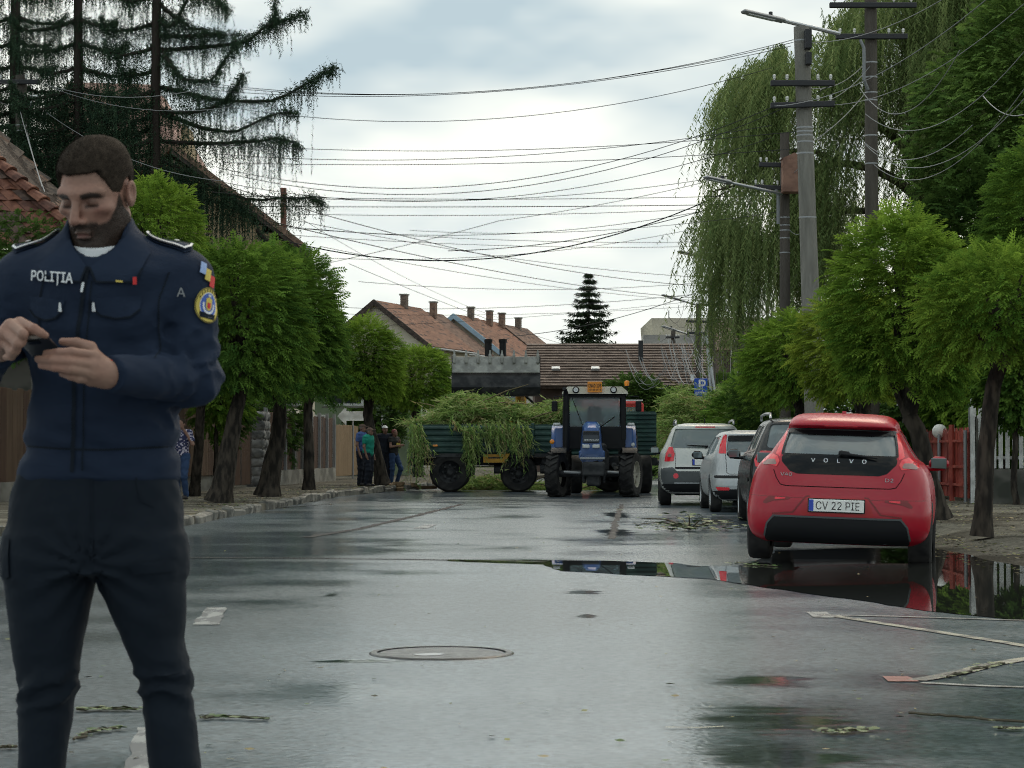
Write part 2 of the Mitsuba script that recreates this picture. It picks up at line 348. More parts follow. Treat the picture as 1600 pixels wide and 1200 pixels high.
# manhole
c = G(690, 1021)
mh = thing('manhole_cover', 'round iron manhole cover holding a ring of rain water', 'manhole cover')
obj('frame_ring', MB().lathe([(0.352, .004), (0.352, .009), (0.385, .009), (0.395, 0.002)], 48, c=c), M_IRON, mh)
obj('lid', MB().lathe([(0, .0045), (0.335, .0045), (0.34, .003)], 48, c=c), M_IRON, mh)
for i in range(1):
    a_ = 4.1; sh = wobble(Point(c[0] + .13 * math.cos(a_), c[1] + .13 * math.sin(a_)).buffer(.075), .06, 7, 40 + i, .04).intersection(Point(c[0], c[1]).buffer(.325)); v_, f_ = trimesh.creation.triangulate_polygon(max(getattr(sh, 'geoms', [sh]), key=lambda g: g.area), engine='earcut'); obj('water_film', MB().add(np.column_stack([v_, np.full(len(v_), .0064 + i * .0004)]), f_), M_WATER, mh)

# leaves, twigs and grit on the road
def leaf_scatter(n, fn, size, seed, zoff=0.006):
    r = np.random.default_rng(seed); mb = MB(); col = []
    P = fn(r, n)
    a = r.uniform(0, 2 * np.pi, n); s = size * r.uniform(.5, 1.5, n); w = s * r.uniform(.2, .5, n); tl = r.uniform(-.5, .5, n)
    d = np.stack([np.cos(a), np.sin(a), np.zeros(n)], 1); e = np.stack([-np.sin(a), np.cos(a), tl], 1)
    z = np.column_stack([P, np.full(n, zoff)]); lift = np.abs(tl) * w
    z[:, 2] += lift
    v = np.stack([z - d * s[:, None], z + e * w[:, None], z + d * s[:, None], z - e * w[:, None]], 1)
    f = np.arange(n)[:, None] * 4 + np.array([[0, 1, 2, 3]])
    base = np.array([[.16, .17, .04], [.07, .12, .03], [.22, .17, .07], [.05, .05, .03]])[r.integers(0, 4, n)] * r.uniform(.6, 1.2, (n, 1))
    return MB().add(v.reshape(-1, 3), f), np.repeat(base, 4, 0)
M_LITTER = mat('litter', {'type': 'twosided', 'bsdf': {'type': 'principled', 'base_color': VC, 'roughness': 0.6}})
def near_road(r, n):
    d = 7.5 + 45 * r.random(n) ** 1.6; return np.stack([d * r.uniform(-.24, .24, n), d], 1)
m_, c_ = leaf_scatter(420, near_road, 0.017, 3)
obj('fallen_leaves', m_, M_LITTER, color=c_, label='scattered small leaves and bits on the wet road', kind='stuff')
def right_pave(r, n):
    d = r.uniform(20, 52, n); return np.stack([np.interp(d, KR[:, 1], KR[:, 0]) + .1 + 4.2 * r.random(n) ** 1.3, d], 1)
m_, c_ = leaf_scatter(4200, right_pave, 0.026, 4, 0.126)
obj('fallen_leaves', m_, M_LITTER, color=c_, label='brown and green leaves littering the right pavement', kind='stuff')
m_, c_ = leaf_scatter(1500, lambda r, n: (lambda d: np.stack([np.interp(d, KR[:, 1], KR[:, 0]) - .9 + 1.0 * r.random(n), d], 1))(r.uniform(14, 30, n)), 0.024, 14, 0.075)
obj('fallen_leaves', m_, M_LITTER, color=c_, label='soggy leaves on the washed earth at the puddle edge', kind='stuff')
def left_pave(r, n):
    d = r.uniform(33, 72, n); return np.stack([np.interp(d, KL[4:, 1], KL[4:, 0]) - r.uniform(0.1, 2.4, n), d], 1)
m_, c_ = leaf_scatter(2600, left_pave, 0.028, 6, 0.126)
obj('fallen_leaves', m_, M_LITTER, color=c_, label='leaf litter on the left pavement by the kerb', kind='stuff')
M_TWIG = mat('twig', PR((0.06, 0.05, 0.03), 0.7)); M_LEAFY = mat('sprig_leaf', PR((0.055, 0.10, 0.025), 0.5))
def sprig(pts, n, lab, name='fallen_sprig', size=0.035, seed=1, cat='sprig', spread=0.05):
    r = np.random.default_rng(seed); g = np.array([G(x, y) + [0, 0, .012] for x, y in pts]); t = thing(name, lab, cat)
    tt = np.linspace(0, 1, 14); L = np.linspace(0, 1, len(g)); path = np.stack([np.interp(tt, L, g[:, k]) for k in range(3)], 1); path[1:-1, :2] += r.normal(0, .012, (12, 2))
    obj('twig', MB().tube(path, 0.006, 5), M_TWIG, t)
    def on(r2, n2):
        k = r2.random(n2) * 0.999; return np.stack([np.interp(k, tt, path[:, 0]), np.interp(k, tt, path[:, 1])], 1) + r2.normal(0, spread, (n2, 2))
    mb, _ = leaf_scatter(n, on, size, seed, 0.012); obj('leaves', mb, M_LEAFY, t, kind='stuff')
sprig([(312, 1125), (350, 1123), (420, 1127)], 60, 'green leafy sprig just right of the officer\'s boot line', seed=2, size=0.022, spread=.02)
sprig([(120, 1112), (165, 1111), (215, 1112)], 90, 'green sprig on the road between the officer\'s legs', seed=3, size=0.022, spread=.02)
sprig([(115, 1160), (150, 1146), (188, 1141)], 60, 'thin brown stem with leaves between the officer\'s legs', seed=4, size=0.018, spread=.02)
sprig([(0, 1172), (15, 1171), (26, 1171)], 10, 'bare twig at the left edge of the road', seed=5, size=0.015, spread=.01)
sprig([(1285, 1146), (1320, 1148), (1366, 1143)], 60, 'green leafy sprig at the edge of the shallow puddle', seed=6, size=0.022, spread=.025)
sprig([(1420, 1118), (1500, 1124), (1600, 1132)], 8, 'long dark twig on the asphalt at right', seed=7, size=0.012, spread=.02)
sprig([(1565, 1141), (1580, 1143), (1596, 1142)], 24, 'small leaf clump at the right edge', seed=8, size=0.018, spread=.015)
sprig([(1480, 1061), (1530, 1048), (1570, 1040)], 90, 'line of wet leaves along the slanting bay line', seed=9, size=0.016, spread=.04)
sprig([(1150, 880), (1180, 884), (1215, 886)], 60, 'yellowish litter clump by the left tyre of the red car', seed=10, size=0.03, spread=.08)
def branch_clump(cx, cy, n, R, lab, seed, size=.06, hz=.22):
    r = np.random.default_rng(seed); c = G(cx, cy); t = thing('fallen_branch', lab, 'branch')
    mb = MB()
    for k in range(9):
        a = r.uniform(0, 6.28); q = c + np.array([0, 0, .02]); e = q + R * np.array([math.cos(a), math.sin(a) * .7, r.uniform(.05, .3)]); mb.tube([q, (q + e) / 2 + [0, 0, .06], e], [.012, .009, .004], 5)
    obj('stem', mb, M_TWIG, t)
    m2, _ = leaf_scatter(n, lambda r2, n2: c[:2] + r2.normal(0, [R * .45, R * .3], (n2, 2)), size, seed); v = m2.v[0].reshape(-1, 4, 3); v += (np.abs(r.normal(0, hz * .45, (len(v), 1, 1))) * np.array([0, 0, 1.0])); m2.v[0] = v.reshape(-1, 3)
    obj('leaves', m2, M_LEAFY, t, kind='stuff')
branch_clump(1078, 829, 260, .75, 'small leafy branch lying on the road before the silver hatchback', 3)
# ================================================================== buildings and fences
M_TILE = [mat(f'tile_{i}', PR(noisy(a, b, 9.0), 0.7, 0.3)) for i, (a, b) in enumerate([((.075, .032, .024), (.16, .070, .050)), ((.06, .038, .031), (.125, .078, .060)), ((.055, .044, .04), (.115, .09, .075)), ((.11, .042, .028), (.21, .09, .058))])]
M_TILEB = [mat(f'tile_brown_{i}', PR(noisy(a, b, 11.0), 0.7, 0.3)) for i, (a, b) in enumerate([((.085, .065, .055), (.19, .145, .115)), ((.12, .075, .055), (.24, .15, .11)), ((.06, .05, .045), (.14, .11, .09))])]
M_WALLC = mat('wall_cream', PR(noisy((.42, .38, .30), (.55, .51, .42), 0.8), 0.9, 0.2))
M_WALLG = mat('wall_grey', PR(noisy((.26, .25, .24), (.42, .40, .37), 0.7), 0.9, 0.2))
M_WALLGREEN = mat('wall_green', PR(noisy((.20, .26, .17), (.27, .33, .22), 0.8), 0.9, 0.2))
M_GREYSLAB = mat('wall_slab', PR(mikit.proc(lambda p, n, uv: mikit.mix(mikit.mix([.38, .35, .28], [.50, .46, .37], fbm(p.x * .8, p.y, p.z * .8, 4)), [.36, .22, .08], sstep(.55, .72, fbm(p.x * .6 + 3, p.y, p.z * .12, 3)) * sstep(10.3, 10.9, p.x) * (1 - sstep(11.4, 12.0, p.x)))), 0.9, 0.2))
M_WOODB = [mat(f'plank_{i}', PR(mikit.proc(lambda p, n, uv, a=a, b=b: mikit.mix(a, b, fbm(p.x * 14, p.y * 14, p.z * 1.2, 4))), 0.65, 0.3)) for i, (a, b) in enumerate([([.060, .034, .022], [.125, .076, .049]), ([.052, .028, .019], [.105, .060, .039]), ([.072, .043, .026], [.14, .09, .058])])]
M_WOODL = mat('plank_light', PR(mikit.proc(lambda p, n, uv: mikit.mix([.15, .10, .055], [.29, .20, .12], fbm(p.x * 14, p.y * 14, p.z * 1.2, 4))), 0.65, 0.3))
M_DARKWOOD = mat('dark_wood', PR(noisy((.025, .018, .016), (.07, .05, .04), 6.0), 0.6, 0.3))
M_CLAD = mat('cladding', PR(mikit.proc(lambda p, n, uv: mikit.mix([.27, .20, .12], [.42, .32, .20], fbm(p.x * 9, p.y * 9, p.z * 1.0, 4))), 0.7, 0.3))
M_STONE = mat('pillar_stone', PR(noisy((.10, .10, .10), (.30, .29, .28), 5.0), 0.8, 0.3))
M_MORTAR = mat('mortar', PR((.22, .21, .20), 0.9, 0.2))
M_CONC = mat('concrete', PR(noisy((.13, .125, .11), (.27, .26, .23), 2.2), 0.85, 0.25))
M_CONCD = mat('concrete_dark', PR(noisy((.06, .065, .055), (.16, .155, .14), 2.6), 0.85, 0.25))
M_FENRED = mat('fence_red', PR(noisy((.22, .035, .03), (.36, .07, .05), 3.0), 0.5, 0.4))
M_FENWHITE = mat('fence_white', PR(noisy((.55, .56, .55), (.80, .81, .80), 6.0), 0.5, 0.4))
M_STEEL = mat('steel_grey', PR((.30, .31, .32), 0.4, 0.5, 0.4))
M_DARK = mat('dark_metal', PR((.02, .022, .025), 0.5, 0.4))
M_WIN = mat('window_glass', PR((.03, .035, .04), 0.06, 0.6))
M_WFRAME = mat('window_frame', PR((.62, .62, .60), 0.5))
M_LAMPW = mat('globe_white', PR((.82, .80, .74), 0.25))
M_BRICK = mat('brick_orange', PR(noisy((.26, .09, .05), (.42, .17, .10), 8.0), 0.85, 0.2))
M_BROWNB = mat('brown_render', PR(noisy((.075, .055, .05), (.15, .11, .095), 1.2), 0.85, 0.2))
rg = np.random.default_rng(21)

def bil(q, u, v): return (1 - u) * (1 - v) * q[0] + u * (1 - v) * q[1] + u * v * q[2] + (1 - u) * v * q[3]
def tile_field(parent, q, rows, cols, mats, keep=None, lift=0.05, name='tile', stag=True, r=rg):
    """q: eave left, eave right, ridge right, ridge left. One entry per tile."""
    n = np.cross(q[1] - q[0], q[3] - q[0]); n /= np.linalg.norm(n); n = n if n[2] > 0 else -n
    for i in range(rows):
        for j in range(cols):
            if keep and not keep((j + .5) / cols, (i + .5) / rows): continue
            o = (.5 / cols) * (i % 2) if stag else 0
            u0, u1 = min(1, j / cols + o), min(1, (j + .96) / cols + o); v0, v1 = i / rows, min(1.0, (i + 1.12) / rows)
            if u1 - u0 < .2 / cols: continue
            l0 = lift * r.uniform(.75, 1.3); um = (u0 + u1) / 2
            P = [bil(q, u0, v0) + n * l0 * .55, bil(q, um, v0) + n * l0 * 1.15, bil(q, u1, v0) + n * l0 * .55, bil(q, u1, v1) + n * .012, bil(q, um, v1) + n * .03, bil(q, u0, v1) + n * .012]
            B = [p - n * .03 for p in P[:3]]
            obj(name, MB().add(P + B, [[0, 1, 4], [0, 4, 5], [1, 2, 3], [1, 3, 4], [0, 6, 7], [0, 7, 1], [1, 7, 8], [1, 8, 2]]), mats[r.integers(0, len(mats))], parent)
def slab(q, th):
    q = np.asarray(q, float); n = np.cross(q[1] - q[0], q[3] - q[0]); n /= np.linalg.norm(n); n = n if n[2] > 0 else -n
    k = len(q); f = []
    for i in range(1, k - 1): f += [[0, i, i + 1], [k, k + i + 1, k + i]]
    for i in range(k): j = (i + 1) % k; f += [[i, k + i, k + j], [i, k + j, j]]
    return np.vstack([q, q - n * th]), np.array(f)
def window(parent, c, w, h, ax, nrm, depth=.07, bars=1):
    """frame standing proud of the wall, pane set back in it. ax: along the wall; nrm: out of it."""
    c, ax, nrm = map(lambda a: np.asarray(a, float), (c, ax, nrm)); up = np.array([0, 0, 1.0]); R = np.stack([ax, nrm, up], 1)
    b = 0.07; mb = MB()
    for s in (-1, 1):
        mb.box(c + ax * s * (w / 2) + nrm * depth / 2, (b, depth, h + b), R); mb.box(c + up * s * (h / 2) + nrm * depth / 2, (w - b, depth, b), R)
    for k in range(bars): mb.box(c + ax * ((k + 1) / (bars + 1) - .5) * w + nrm * depth / 2, (.045, depth * .8, h - b), R)
    f = obj('window', mb, M_WFRAME, parent)
    obj('pane', MB().box(c + nrm * .012, (w - .02, .018, h - .02), R), M_WIN, f)
    obj('sill', MB().box(c - up * (h / 2 + .07) + nrm * .07, (w + .2, .14, .05), R), M_CONC, f)

# --- near house at the left edge: tiled roof with a hip of ridge tiles
C1, C2, N1, N2 = np.array([-8.68, 45, 5.3]), np.array([-8.6, 49.4, 5.3]), W(-70, 199, 46.6), W(-70, 137, 49.2)
h = thing('tiled_house', 'low house at the left edge with a broken red and brown tiled roof', 'house')
obj('wall', MB().box((-12.2, 48.0, 2.6), (4.6, 5.2, 5.3)), M_CONCD, h)
obj('rafter_deck', MB().add(*slab([C1, C2, N2, N1], .10)).add(*slab([C1 + [-7, .0, 0], C1, N1, N1 + [-4, 0, 0]], .10)), M_DARKWOOD, h)
tile_field(h, [C1, C2, N2, N1], 13, 12, M_TILEB, lift=.09)
FL = [C1 + [-6.5, 0, 0], C1, N1, N1 + [-3.6, 0, 0]]
tile_field(h, FL, 11, 18, [M_TILE[0], M_TILE[1], M_TILE[3]], keep=lambda u, v: u > .42 and rg.random() > .12, lift=.07)
for i in range(12):
    t0 = i / 12; a, b = C1 + (N1 - C1) * t0, C1 + (N1 - C1) * (t0 + .088); R = (b - a) / np.linalg.norm(b - a)
    s = np.cross(R, [0, 0, 1]); s /= np.linalg.norm(s); nn = np.cross(s, R); th = np.linspace(0, np.pi, 7)
    ring = lambda o, r, lf: np.array([o + s * r * math.cos(q) + nn * (r * .8 * math.sin(q) + lf) for q in th])
    P = np.stack([ring(a, .19, .07), ring(b, .15, .03)]); v, f = grid_mesh(P); v2, f2 = grid_mesh(np.stack([ring(a, .19, .07), ring(a, .16, .05)]))
    obj('ridge_tile', MB().add(v, f).add(v2, f2), M_TILE[3 if i % 3 else 0], h)
# --- gabled house with board cladding
D0 = 66.0
pk, er = W(268, 228, D0), W(478, 388, D0); el = np.array([2 * pk[0] - er[0], D0, er[2]]); bk = np.array([-1.0, 12.0, 0])
h = thing('gabled_house', 'gabled house with brown board cladding under the drooping spruce', 'house')
dn = (er - pk) / np.linalg.norm(er - pk)
wallp = [pk + [0, .5, -.35], er + [-.75, .5, -.15], [er[0] - .75, D0 + .5, 0], [el[0] + .75, D0 + .5, 0], el + [.75, .5, -.15]]
Pw = Polygon([(p[0], p[2]) for p in wallp]); obj('wall', MB().prism(Pw, 11.0, R=rotx(math.pi / 2) @ np.diag([1, 1, 1.0]), c=(0, D0 + 11.5, 0)), M_WALLC, h)
for k in range(14):
    x1 = er[0] - .76 - k * .30; top = np.interp(x1 - .15, [pk[0], er[0]], [pk[2], er[2]]) - .42
    obj('plank', MB().box((x1 - .142, D0 + .46, top - 1.1 + (k % 3) * .01), (.275, .05, 2.2), bevel=.012), M_CLAD, h)
rf = obj('roof', MB().add(*slab([pk + [0, 0, .12], er + [0, 0, .12], er + bk + [0, 0, .12], pk + bk + [0, 0, .12]], .16)).add(*slab([pk + [0, 0, .12], el + [0, 0, .12], el + bk + [0, 0, .12], pk + bk + [0, 0, .12]], .16)), M_TILEB[1], h)
obj('verge_board', MB().box((pk + er) / 2 + [0, .06, -.10], (np.linalg.norm(er - pk), .06, .20), roty(math.atan2(pk[2] - er[2], er[0] - pk[0]))), M_DARKWOOD, h)
gut = er + [.06, 0, -.02]
obj('gutter', MB().tube([gut, gut + bk], .09, 8), M_STEEL, h)
obj('downpipe', MB().tube([gut + [0, .05, -.05], gut + [0, .1, -.25], gut + [-.35, .2, -.65], gut + [-.66, .3, -.8], gut + [-.66, .3, -3.5]], .05, 8), M_STEEL, h)
for k in range(5):
    window(h, (el[0] + 1.6 + k * 1.9, D0 + .5, 3.2), 1.1, 1.4, (1, 0, 0), (0, -1, 0))
obj('vent_pipe', MB().tube([W(443, 362, 71), W(443, 294, 71)], .10, 10), mat('rust', PR((.16, .07, .05), .7)), h)
# --- tall pinkish hipped roof behind the spruces
D0 = 84.0
a0, a1, b0, b1 = W(40, 300, D0), W(318, 305, D0), W(105, 128, D0 + 4), W(236, 132, D0 + 4)
h = thing('hipped_house', 'tall house with a pinkish hipped tile roof behind the spruces', 'house')
M_PINK = mat('tile_pink', PR(mikit.proc(lambda p, n, uv: mikit.mix([.22, .13, .11], [.40, .26, .22], mikit.cell_rand(p.x * 3.3, p.z * 3.6, 0.0))), .8, .25))
obj('roof', MB().add([a0, a1, b1, b0, a0 + [0, 12, 0], a1 + [0, 12, 0], b1 + [0, 4, 0], b0 + [0, 4, 0]], [[0, 1, 2], [0, 2, 3], [1, 5, 6], [1, 6, 2], [4, 0, 3], [4, 3, 7], [3, 2, 6], [3, 6, 7], [5, 4, 7], [5, 7, 6]]), M_PINK, h)
obj('wall', MB().box(((a0[0] + a1[0]) / 2, D0 + 6, a0[2] / 2), (a1[0] - a0[0] - 1, 11, a0[2] - .02)), M_WALLC, h)
dm = W(284, 235, D0 - 1); obj('dormer', MB().add([dm + [-.35, 0, -1.6], dm + [.35, 0, -1.6], dm + [0, .2, 1.1], dm + [-.35, 3, -1.6], dm + [.35, 3, -1.6], dm + [0, 3, 1.1]], [[0, 1, 2], [3, 5, 4], [0, 2, 5], [0, 5, 3], [1, 4, 5], [1, 5, 2], [0, 3, 4], [0, 4, 1]]), M_CLAD, h)
for k in range(3): window(h, (a0[0] + 1.6 + 2.0 * k, D0 + .5, 4.0), 1.1, 1.5, (1, 0, 0), (0, -1, 0))

# --- terraced houses far down the left side
hd = math.radians(18); tx_, nx_ = np.array([math.sin(hd), math.cos(hd), 0]), np.array([math.cos(hd), -math.sin(hd), 0]); up = np.array([0, 0, 1.0])
def roofmat(i, c0, c1):
    return mat(f'far_tile_{i}', PR(mikit.proc(lambda p, n, uv: mikit.mix(mikit.mix(c0, c1, fbm(p.x * .9, p.y * .9, p.z * .9, 4)), [.07, .045, .04], sstep(.62, .80, noise(p.x * 2.2, p.y * 2.2, p.z * 6.0))) * (0.78 + 0.44 * mikit.cell_rand(p.x * 1.6, p.y * 1.6, p.z * 5.5))), .8, .25))
MR = [roofmat(i, a, b) for i, (a, b) in enumerate([([.14, .070, .048], [.225, .118, .080]), ([.11, .066, .050], [.17, .104, .078]), ([.155, .072, .048], [.24, .122, .082])])]
R0 = W(587, 469, 150.0)
spec = [(0, 0, 0.0, 9.0, 0, 'terraced house with the tiled gable nearest the street trees'), (9.0, -1.3, 0.05, 8.2, 1, 'second terraced house with a brown red roof and chimney'), (17.6, -0.5, 0.10, 5.6, 0, 'terraced house with pale blue verge boards'), (23.2, -0.9, 0.10, 6.2, 2, 'terraced house with the sharp red roof and two chimneys'), (29.4, -.7, .0, 7.0, 1, 'last terraced house next to the brown roof')]
M_BLUEB = mat('blue_board', PR((.30, .42, .52), .6))
for i, (t0, o, dz, ln, mi_, lab) in enumerate(spec):
    h = thing('terraced_house', lab, 'house', 'row of terraced houses down the street')
    P = lambda t, n, z: R0 + tx_ * (t0 + t) + nx_ * (o + n) + up * (z + dz)
    HW, DR = 3.7, 2.85
    ez = R0[2] - DR + dz
    for s in (1, -1):
        obj('roof', MB().add(*slab([P(-.25, 0, .0), P(-.25, s * (HW + .45), -DR * (HW + .45) / HW), P(ln - .1, s * (HW + .45), -DR * (HW + .45) / HW), P(ln - .1, 0, 0)], .16)), MR[mi_], h)
    g = [(-HW, -DR - .2), (HW, -DR - .2), (0, -.3)]
    wz = -(R0[2] + dz)
    Rm = np.stack([nx_, up, -tx_], 1)
    poly = Polygon([(-HW, wz), (HW, wz), (HW, -DR - .12), (0, -.2), (-HW, -DR - .12)])
    obj('wall', MB().prism(poly, ln - .25, R=Rm, c=P(ln - .2, 0, 0)), [M_WALLC, M_WALLG, M_WALLC, M_WALLG, M_WALLC][i], h)
    q0, q1 = P(-.28, 0, .0), P(-.28, HW + .45, -DR * (HW + .45) / HW)
    vb = MB()
    for s in (1, -1):
        q1 = P(-.3, s * (HW + .45), -DR * (HW + .45) / HW); q0 = P(-.3, 0, 0)
        dq = (q1 - q0); L = np.linalg.norm(dq); ax = dq / L; zz = np.cross(ax, tx_); zz = zz if zz[2] > 0 else -zz
        vb.box((q0 + q1) / 2 - zz * .12 - tx_ * .04, (L, .07, .34), np.stack([ax, np.cross(zz, ax), zz], 1))
    obj('verge_board', vb, M_BLUEB if i == 2 else M_DARKWOOD, h)
    for a in ((.55,) if i != 3 else (.35, .85)):
        c = P(ln * a, .55 if i % 2 else .2, .1); ch = obj('chimney', MB().box(c, (.42, .5, 1.15), rotz(-hd)), M_TILEB[1] if i % 2 else M_TILEB[0], h); obj('cap', MB().box(c + up * .60, (.54, .62, .1), rotz(-hd)), M_CONC, ch)
    for fl in (5.4, 2.6):
        for k in range(2): window(h, P(ln * (k + .5) / 2, HW + .005, fl + .6 - R0[2] - dz), .95, 1.35, tx_, nx_)
        for k in (-1, 1): window(h, P(-.0, k * 1.6, fl + .6 - R0[2] - dz) + tx_ * .045, .9, 1.3, nx_, -tx_)
    obj('gutter', MB().tube([P(-.2, HW + .5, -DR * (HW + .5) / HW - .1), P(ln - .2, HW + .5, -DR * (HW + .5) / HW - .1)], .08, 6), M_STEEL, h)

# --- long brown roofed building closing the street
h = thing('brown_roofed_building', 'long low building with a brown tiled roof closing the street', 'building')
x0, x1 = .92, 13.5
obj('wall', MB().box(((x0 + x1) / 2, 109.6, 2.1), (x1 - x0 - .3, 10, 4.2)), M_BROWNB, h)
ea, eb, ra, rb_ = np.array([x0 - .2, 103.9, 4.15]), np.array([x1, 103.9, 4.15]), np.array([x0 - .2, 109.6, 6.42]), np.array([x1, 109.6, 6.42])
obj('rafter_deck', MB().add(*slab([ea, eb, rb_, ra], .12)).add(*slab([ra, rb_, rb_ + [0, 5.6, -2.2], ra + [0, 5.6, -2.2]], .12)), M_DARKWOOD, h)
M_SH = [mat(f'shingle_{i}', PR(mikit.proc(lambda p, n, uv, a=a, b=b: mikit.mix(a, b, mikit.cell_rand(p.x * 3.1, p.z * 30.0, 0.0)) * (.75 + .5 * fbm(p.x * .7, p.z * 2.0, 0.0, 3))), .75, .3)) for i, (a, b) in enumerate([([.10, .075, .062], [.155, .115, .095]), ([.085, .065, .055], [.14, .105, .088])])]
nr = 16
for i in range(nr):
    v0, v1 = i / nr, (i + 1.08) / nr; n = np.array([0, -.37, .93])
    L0, Rr0, L1, R1 = ea + (ra - ea) * v0, eb + (rb_ - eb) * v0, ea + (ra - ea) * v1, eb + (rb_ - eb) * v1
    xs = np.linspace(0, 1, 60); mb = MB(); up_ = .09 + rg.normal(0, .007, 60)
    A = L0 + (Rr0 - L0) * xs[:, None] + n * up_[:, None]; B = L1 + (R1 - L1) * xs[:, None] + n * .015; Cc = A - n * .07
    mb.add(*grid_mesh(np.stack([A, B]))).add(*grid_mesh(np.stack([Cc, A]))); obj('tile_course', mb, M_SH[i % 2], h)
for px in (868.5, 930):
    c = W(px, 577, 105.4); s = obj('skylight', MB().box(c + [0, -.05, .03], (.40, .34, .10), rotx(math.atan2(2.27, 5.7))), M_STEEL, h); obj('pane', MB().box(c + [0, -.075, .085], (.33, .27, .02), rotx(math.atan2(2.27, 5.7))), M_FENWHITE, s)
obj('roof_vent', MB().box(W(1001, 548, 106.8), (.22, .22, 1.0)), M_DARK, h)
# --- grey flat roofed block behind
h = thing('grey_block', 'grey concrete block with a rust stain behind the brown roof', 'building')
q = W(1018, 497, 140); zt = q[2]
obj('wall', MB().prism(Polygon([(q[0] + .7, 0), (17, 0), (17, zt), (q[0], zt)]), 12, R=rotx(math.pi / 2), c=(0, 152, 0)), M_GREYSLAB, h)
obj('lower_wing', MB().box((q[0] + 2.9, 139.2, 4.2), (7, 1.5, 8.4)), M_WALLG, h)
obj('aerial', MB().tube([W(1045, 497, 141), W(1045, 485, 141)], .03, 5), M_DARK, h)
# --- dark brown house behind the poles, brick pier
h = thing('dark_brown_house', 'dark brown house hidden behind the tangle of poles', 'house')
a, b = W(1128, 512, 98), W(1262, 512, 98)
obj('wall', MB().box(((a[0] + b[0]) / 2, 101, a[2] / 2 - .3), (b[0] - a[0], 6, a[2] - .6)), M_BROWNB, h)
obj('roof', MB().add(*slab([[a[0] - .4, 97.6, a[2] - 1.0], [b[0] + .4, 97.6, a[2] - 1.0], [b[0] + .4, 101, a[2] + .4], [a[0] - .4, 101, a[2] + .4]], .15)), M_TILE[1], h)
for k in range(3): window(h, (a[0] + .8 + k * 1.2, 98, 3.0), .8, 1.2, (1, 0, 0), (0, -1, 0))
w_ = thing('brick_wall', 'orange brick garden wall beside the blue parking sign', 'wall')
c = W(1072, 640, 90)
obj('core', MB().box((c[0], 90.2, 1.55), (1.9, .3, 3.1)), M_MORTAR, w_)
for i in range(16):
    for j in range(8):
        if 0 < i: obj('brick', MB().box((c[0] - .95 + (j + .5 + .25 * (i % 2) - .12) * .238, 90.03, .1 + i * .19), (.215, .07 + rg.uniform(0, .02), .165)), M_BRICK, w_)
# --- pale green house wall behind the third street tree
h = thing('green_house', 'pale green rendered house behind the group of people', 'house')
obj('wall', MB().box((-6.9, 93, 1.9), (6.0, 6, 3.8)), M_WALLGREEN, h)
obj('roof', MB().add(*slab([[-10.2, 89.5, 3.7], [-3.6, 89.5, 3.7], [-3.6, 93.2, 5.4], [-10.2, 93.2, 5.4]], .15)), M_TILEB[0], h)
window(h, (-5.9, 90, 1.9), 1.2, 1.3, (1, 0, 0), (0, -1, 0)); window(h, (-8.2, 90, 1.9), 1.2, 1.3, (1, 0, 0), (0, -1, 0))

# ------------------------------------------------------------------ fences
FLN = LineString([(-11.0, 36), (-8.72, 40 + 0), (-7.6, 54), (-5.5, 80)])
FLN = LineString([(-10.9, 38), (-7.6, 54), (-7.12, 60), (-6.0, 74), (-5.5, 80)])
def along(line, s): p = np.array(line.interpolate(s).coords[0]); q = np.array(line.interpolate(s + .05).coords[0]); d = q - p; return p, d / np.linalg.norm(d)
def s_at(line, y): 
    ss = np.linspace(0, line.length, 400); ys = np.array([line.interpolate(s).y for s in ss]); return float(ss[np.argmin(abs(ys - y))])
def board_fence(name, lab, line, y0, y1, w, z0, z1, mats, base=None, post=None, gap=.012, jit=.02, th=.03, cat='fence', top='flat'):
    s0, s1 = sorted((s_at(line, y0), s_at(line, y1))); t = thing(name, lab, cat)
    s = s0; rails = []
    while s + w <= s1 + 1e-6:
        p, d = along(line, s + w / 2); R = rotz(math.atan2(d[1], d[0])); hh = z1 + rg.uniform(-jit, jit)
        obj('plank', MB().box((p[0], p[1], (z0 + hh) / 2), (w - gap, th, hh - z0), R @ roty(rg.uniform(-.004, .004)), bevel=.006), mats[rg.integers(0, len(mats))], t); s += w
    a, b = np.array(line.interpolate(s0).coords[0]), np.array(line.interpolate(s1).coords[0]); d = (b - a) / np.linalg.norm(b - a); nrm = np.array([d[1], -d[0]]); R = rotz(math.atan2(d[1], d[0])); sd = -.05 if line is FLN else .05
    for z in (z0 + .25, z1 - .3):
        c = (a + b) / 2 + nrm * sd; obj('rail', MB().box((c[0], c[1], z), (np.linalg.norm(b - a), .05, .09), R), M_DARKWOOD, t)
    if base:
        c = (a + b) / 2; obj('footing', MB().box((c[0], c[1], (base + .1) / 2), (np.linalg.norm(b - a), .22, base - .1), R), M_CONC, t)
    if post:
        n = max(1, round(np.linalg.norm(b - a) / post))
        for k in range(n + 1):
            p = a + (b - a) * k / n - nrm * sd * 1.0; obj('post', MB().box((p[0], p[1], (z1 + .2) / 2), (.10, .10, z1 + .06), R), M_STEEL if post < 3 else M_DARKWOOD, t)
    return t
board_fence('board_fence', 'mid brown board fence on a concrete footing behind the officer', FLN, 40, 57, .26, .5, 2.32, M_WOODB, base=.5, jit=.03)
board_fence('board_gate', 'dark brown board gate beside the stone pillar', FLN, 57.1, 60.4, .22, .2, 2.15, [M_WOODB[1], M_DARKWOOD], cat='gate')
p, d = along(FLN, s_at(FLN, 61.1)); R = rotz(math.atan2(d[1], d[0])); t = thing('stone_pillar', 'rubble stone gate pillar between the dark gate and fence', 'pillar')
obj('core', MB().box((p[0], p[1], 1.15), (1.1, .42, 2.1), R), M_MORTAR, t)
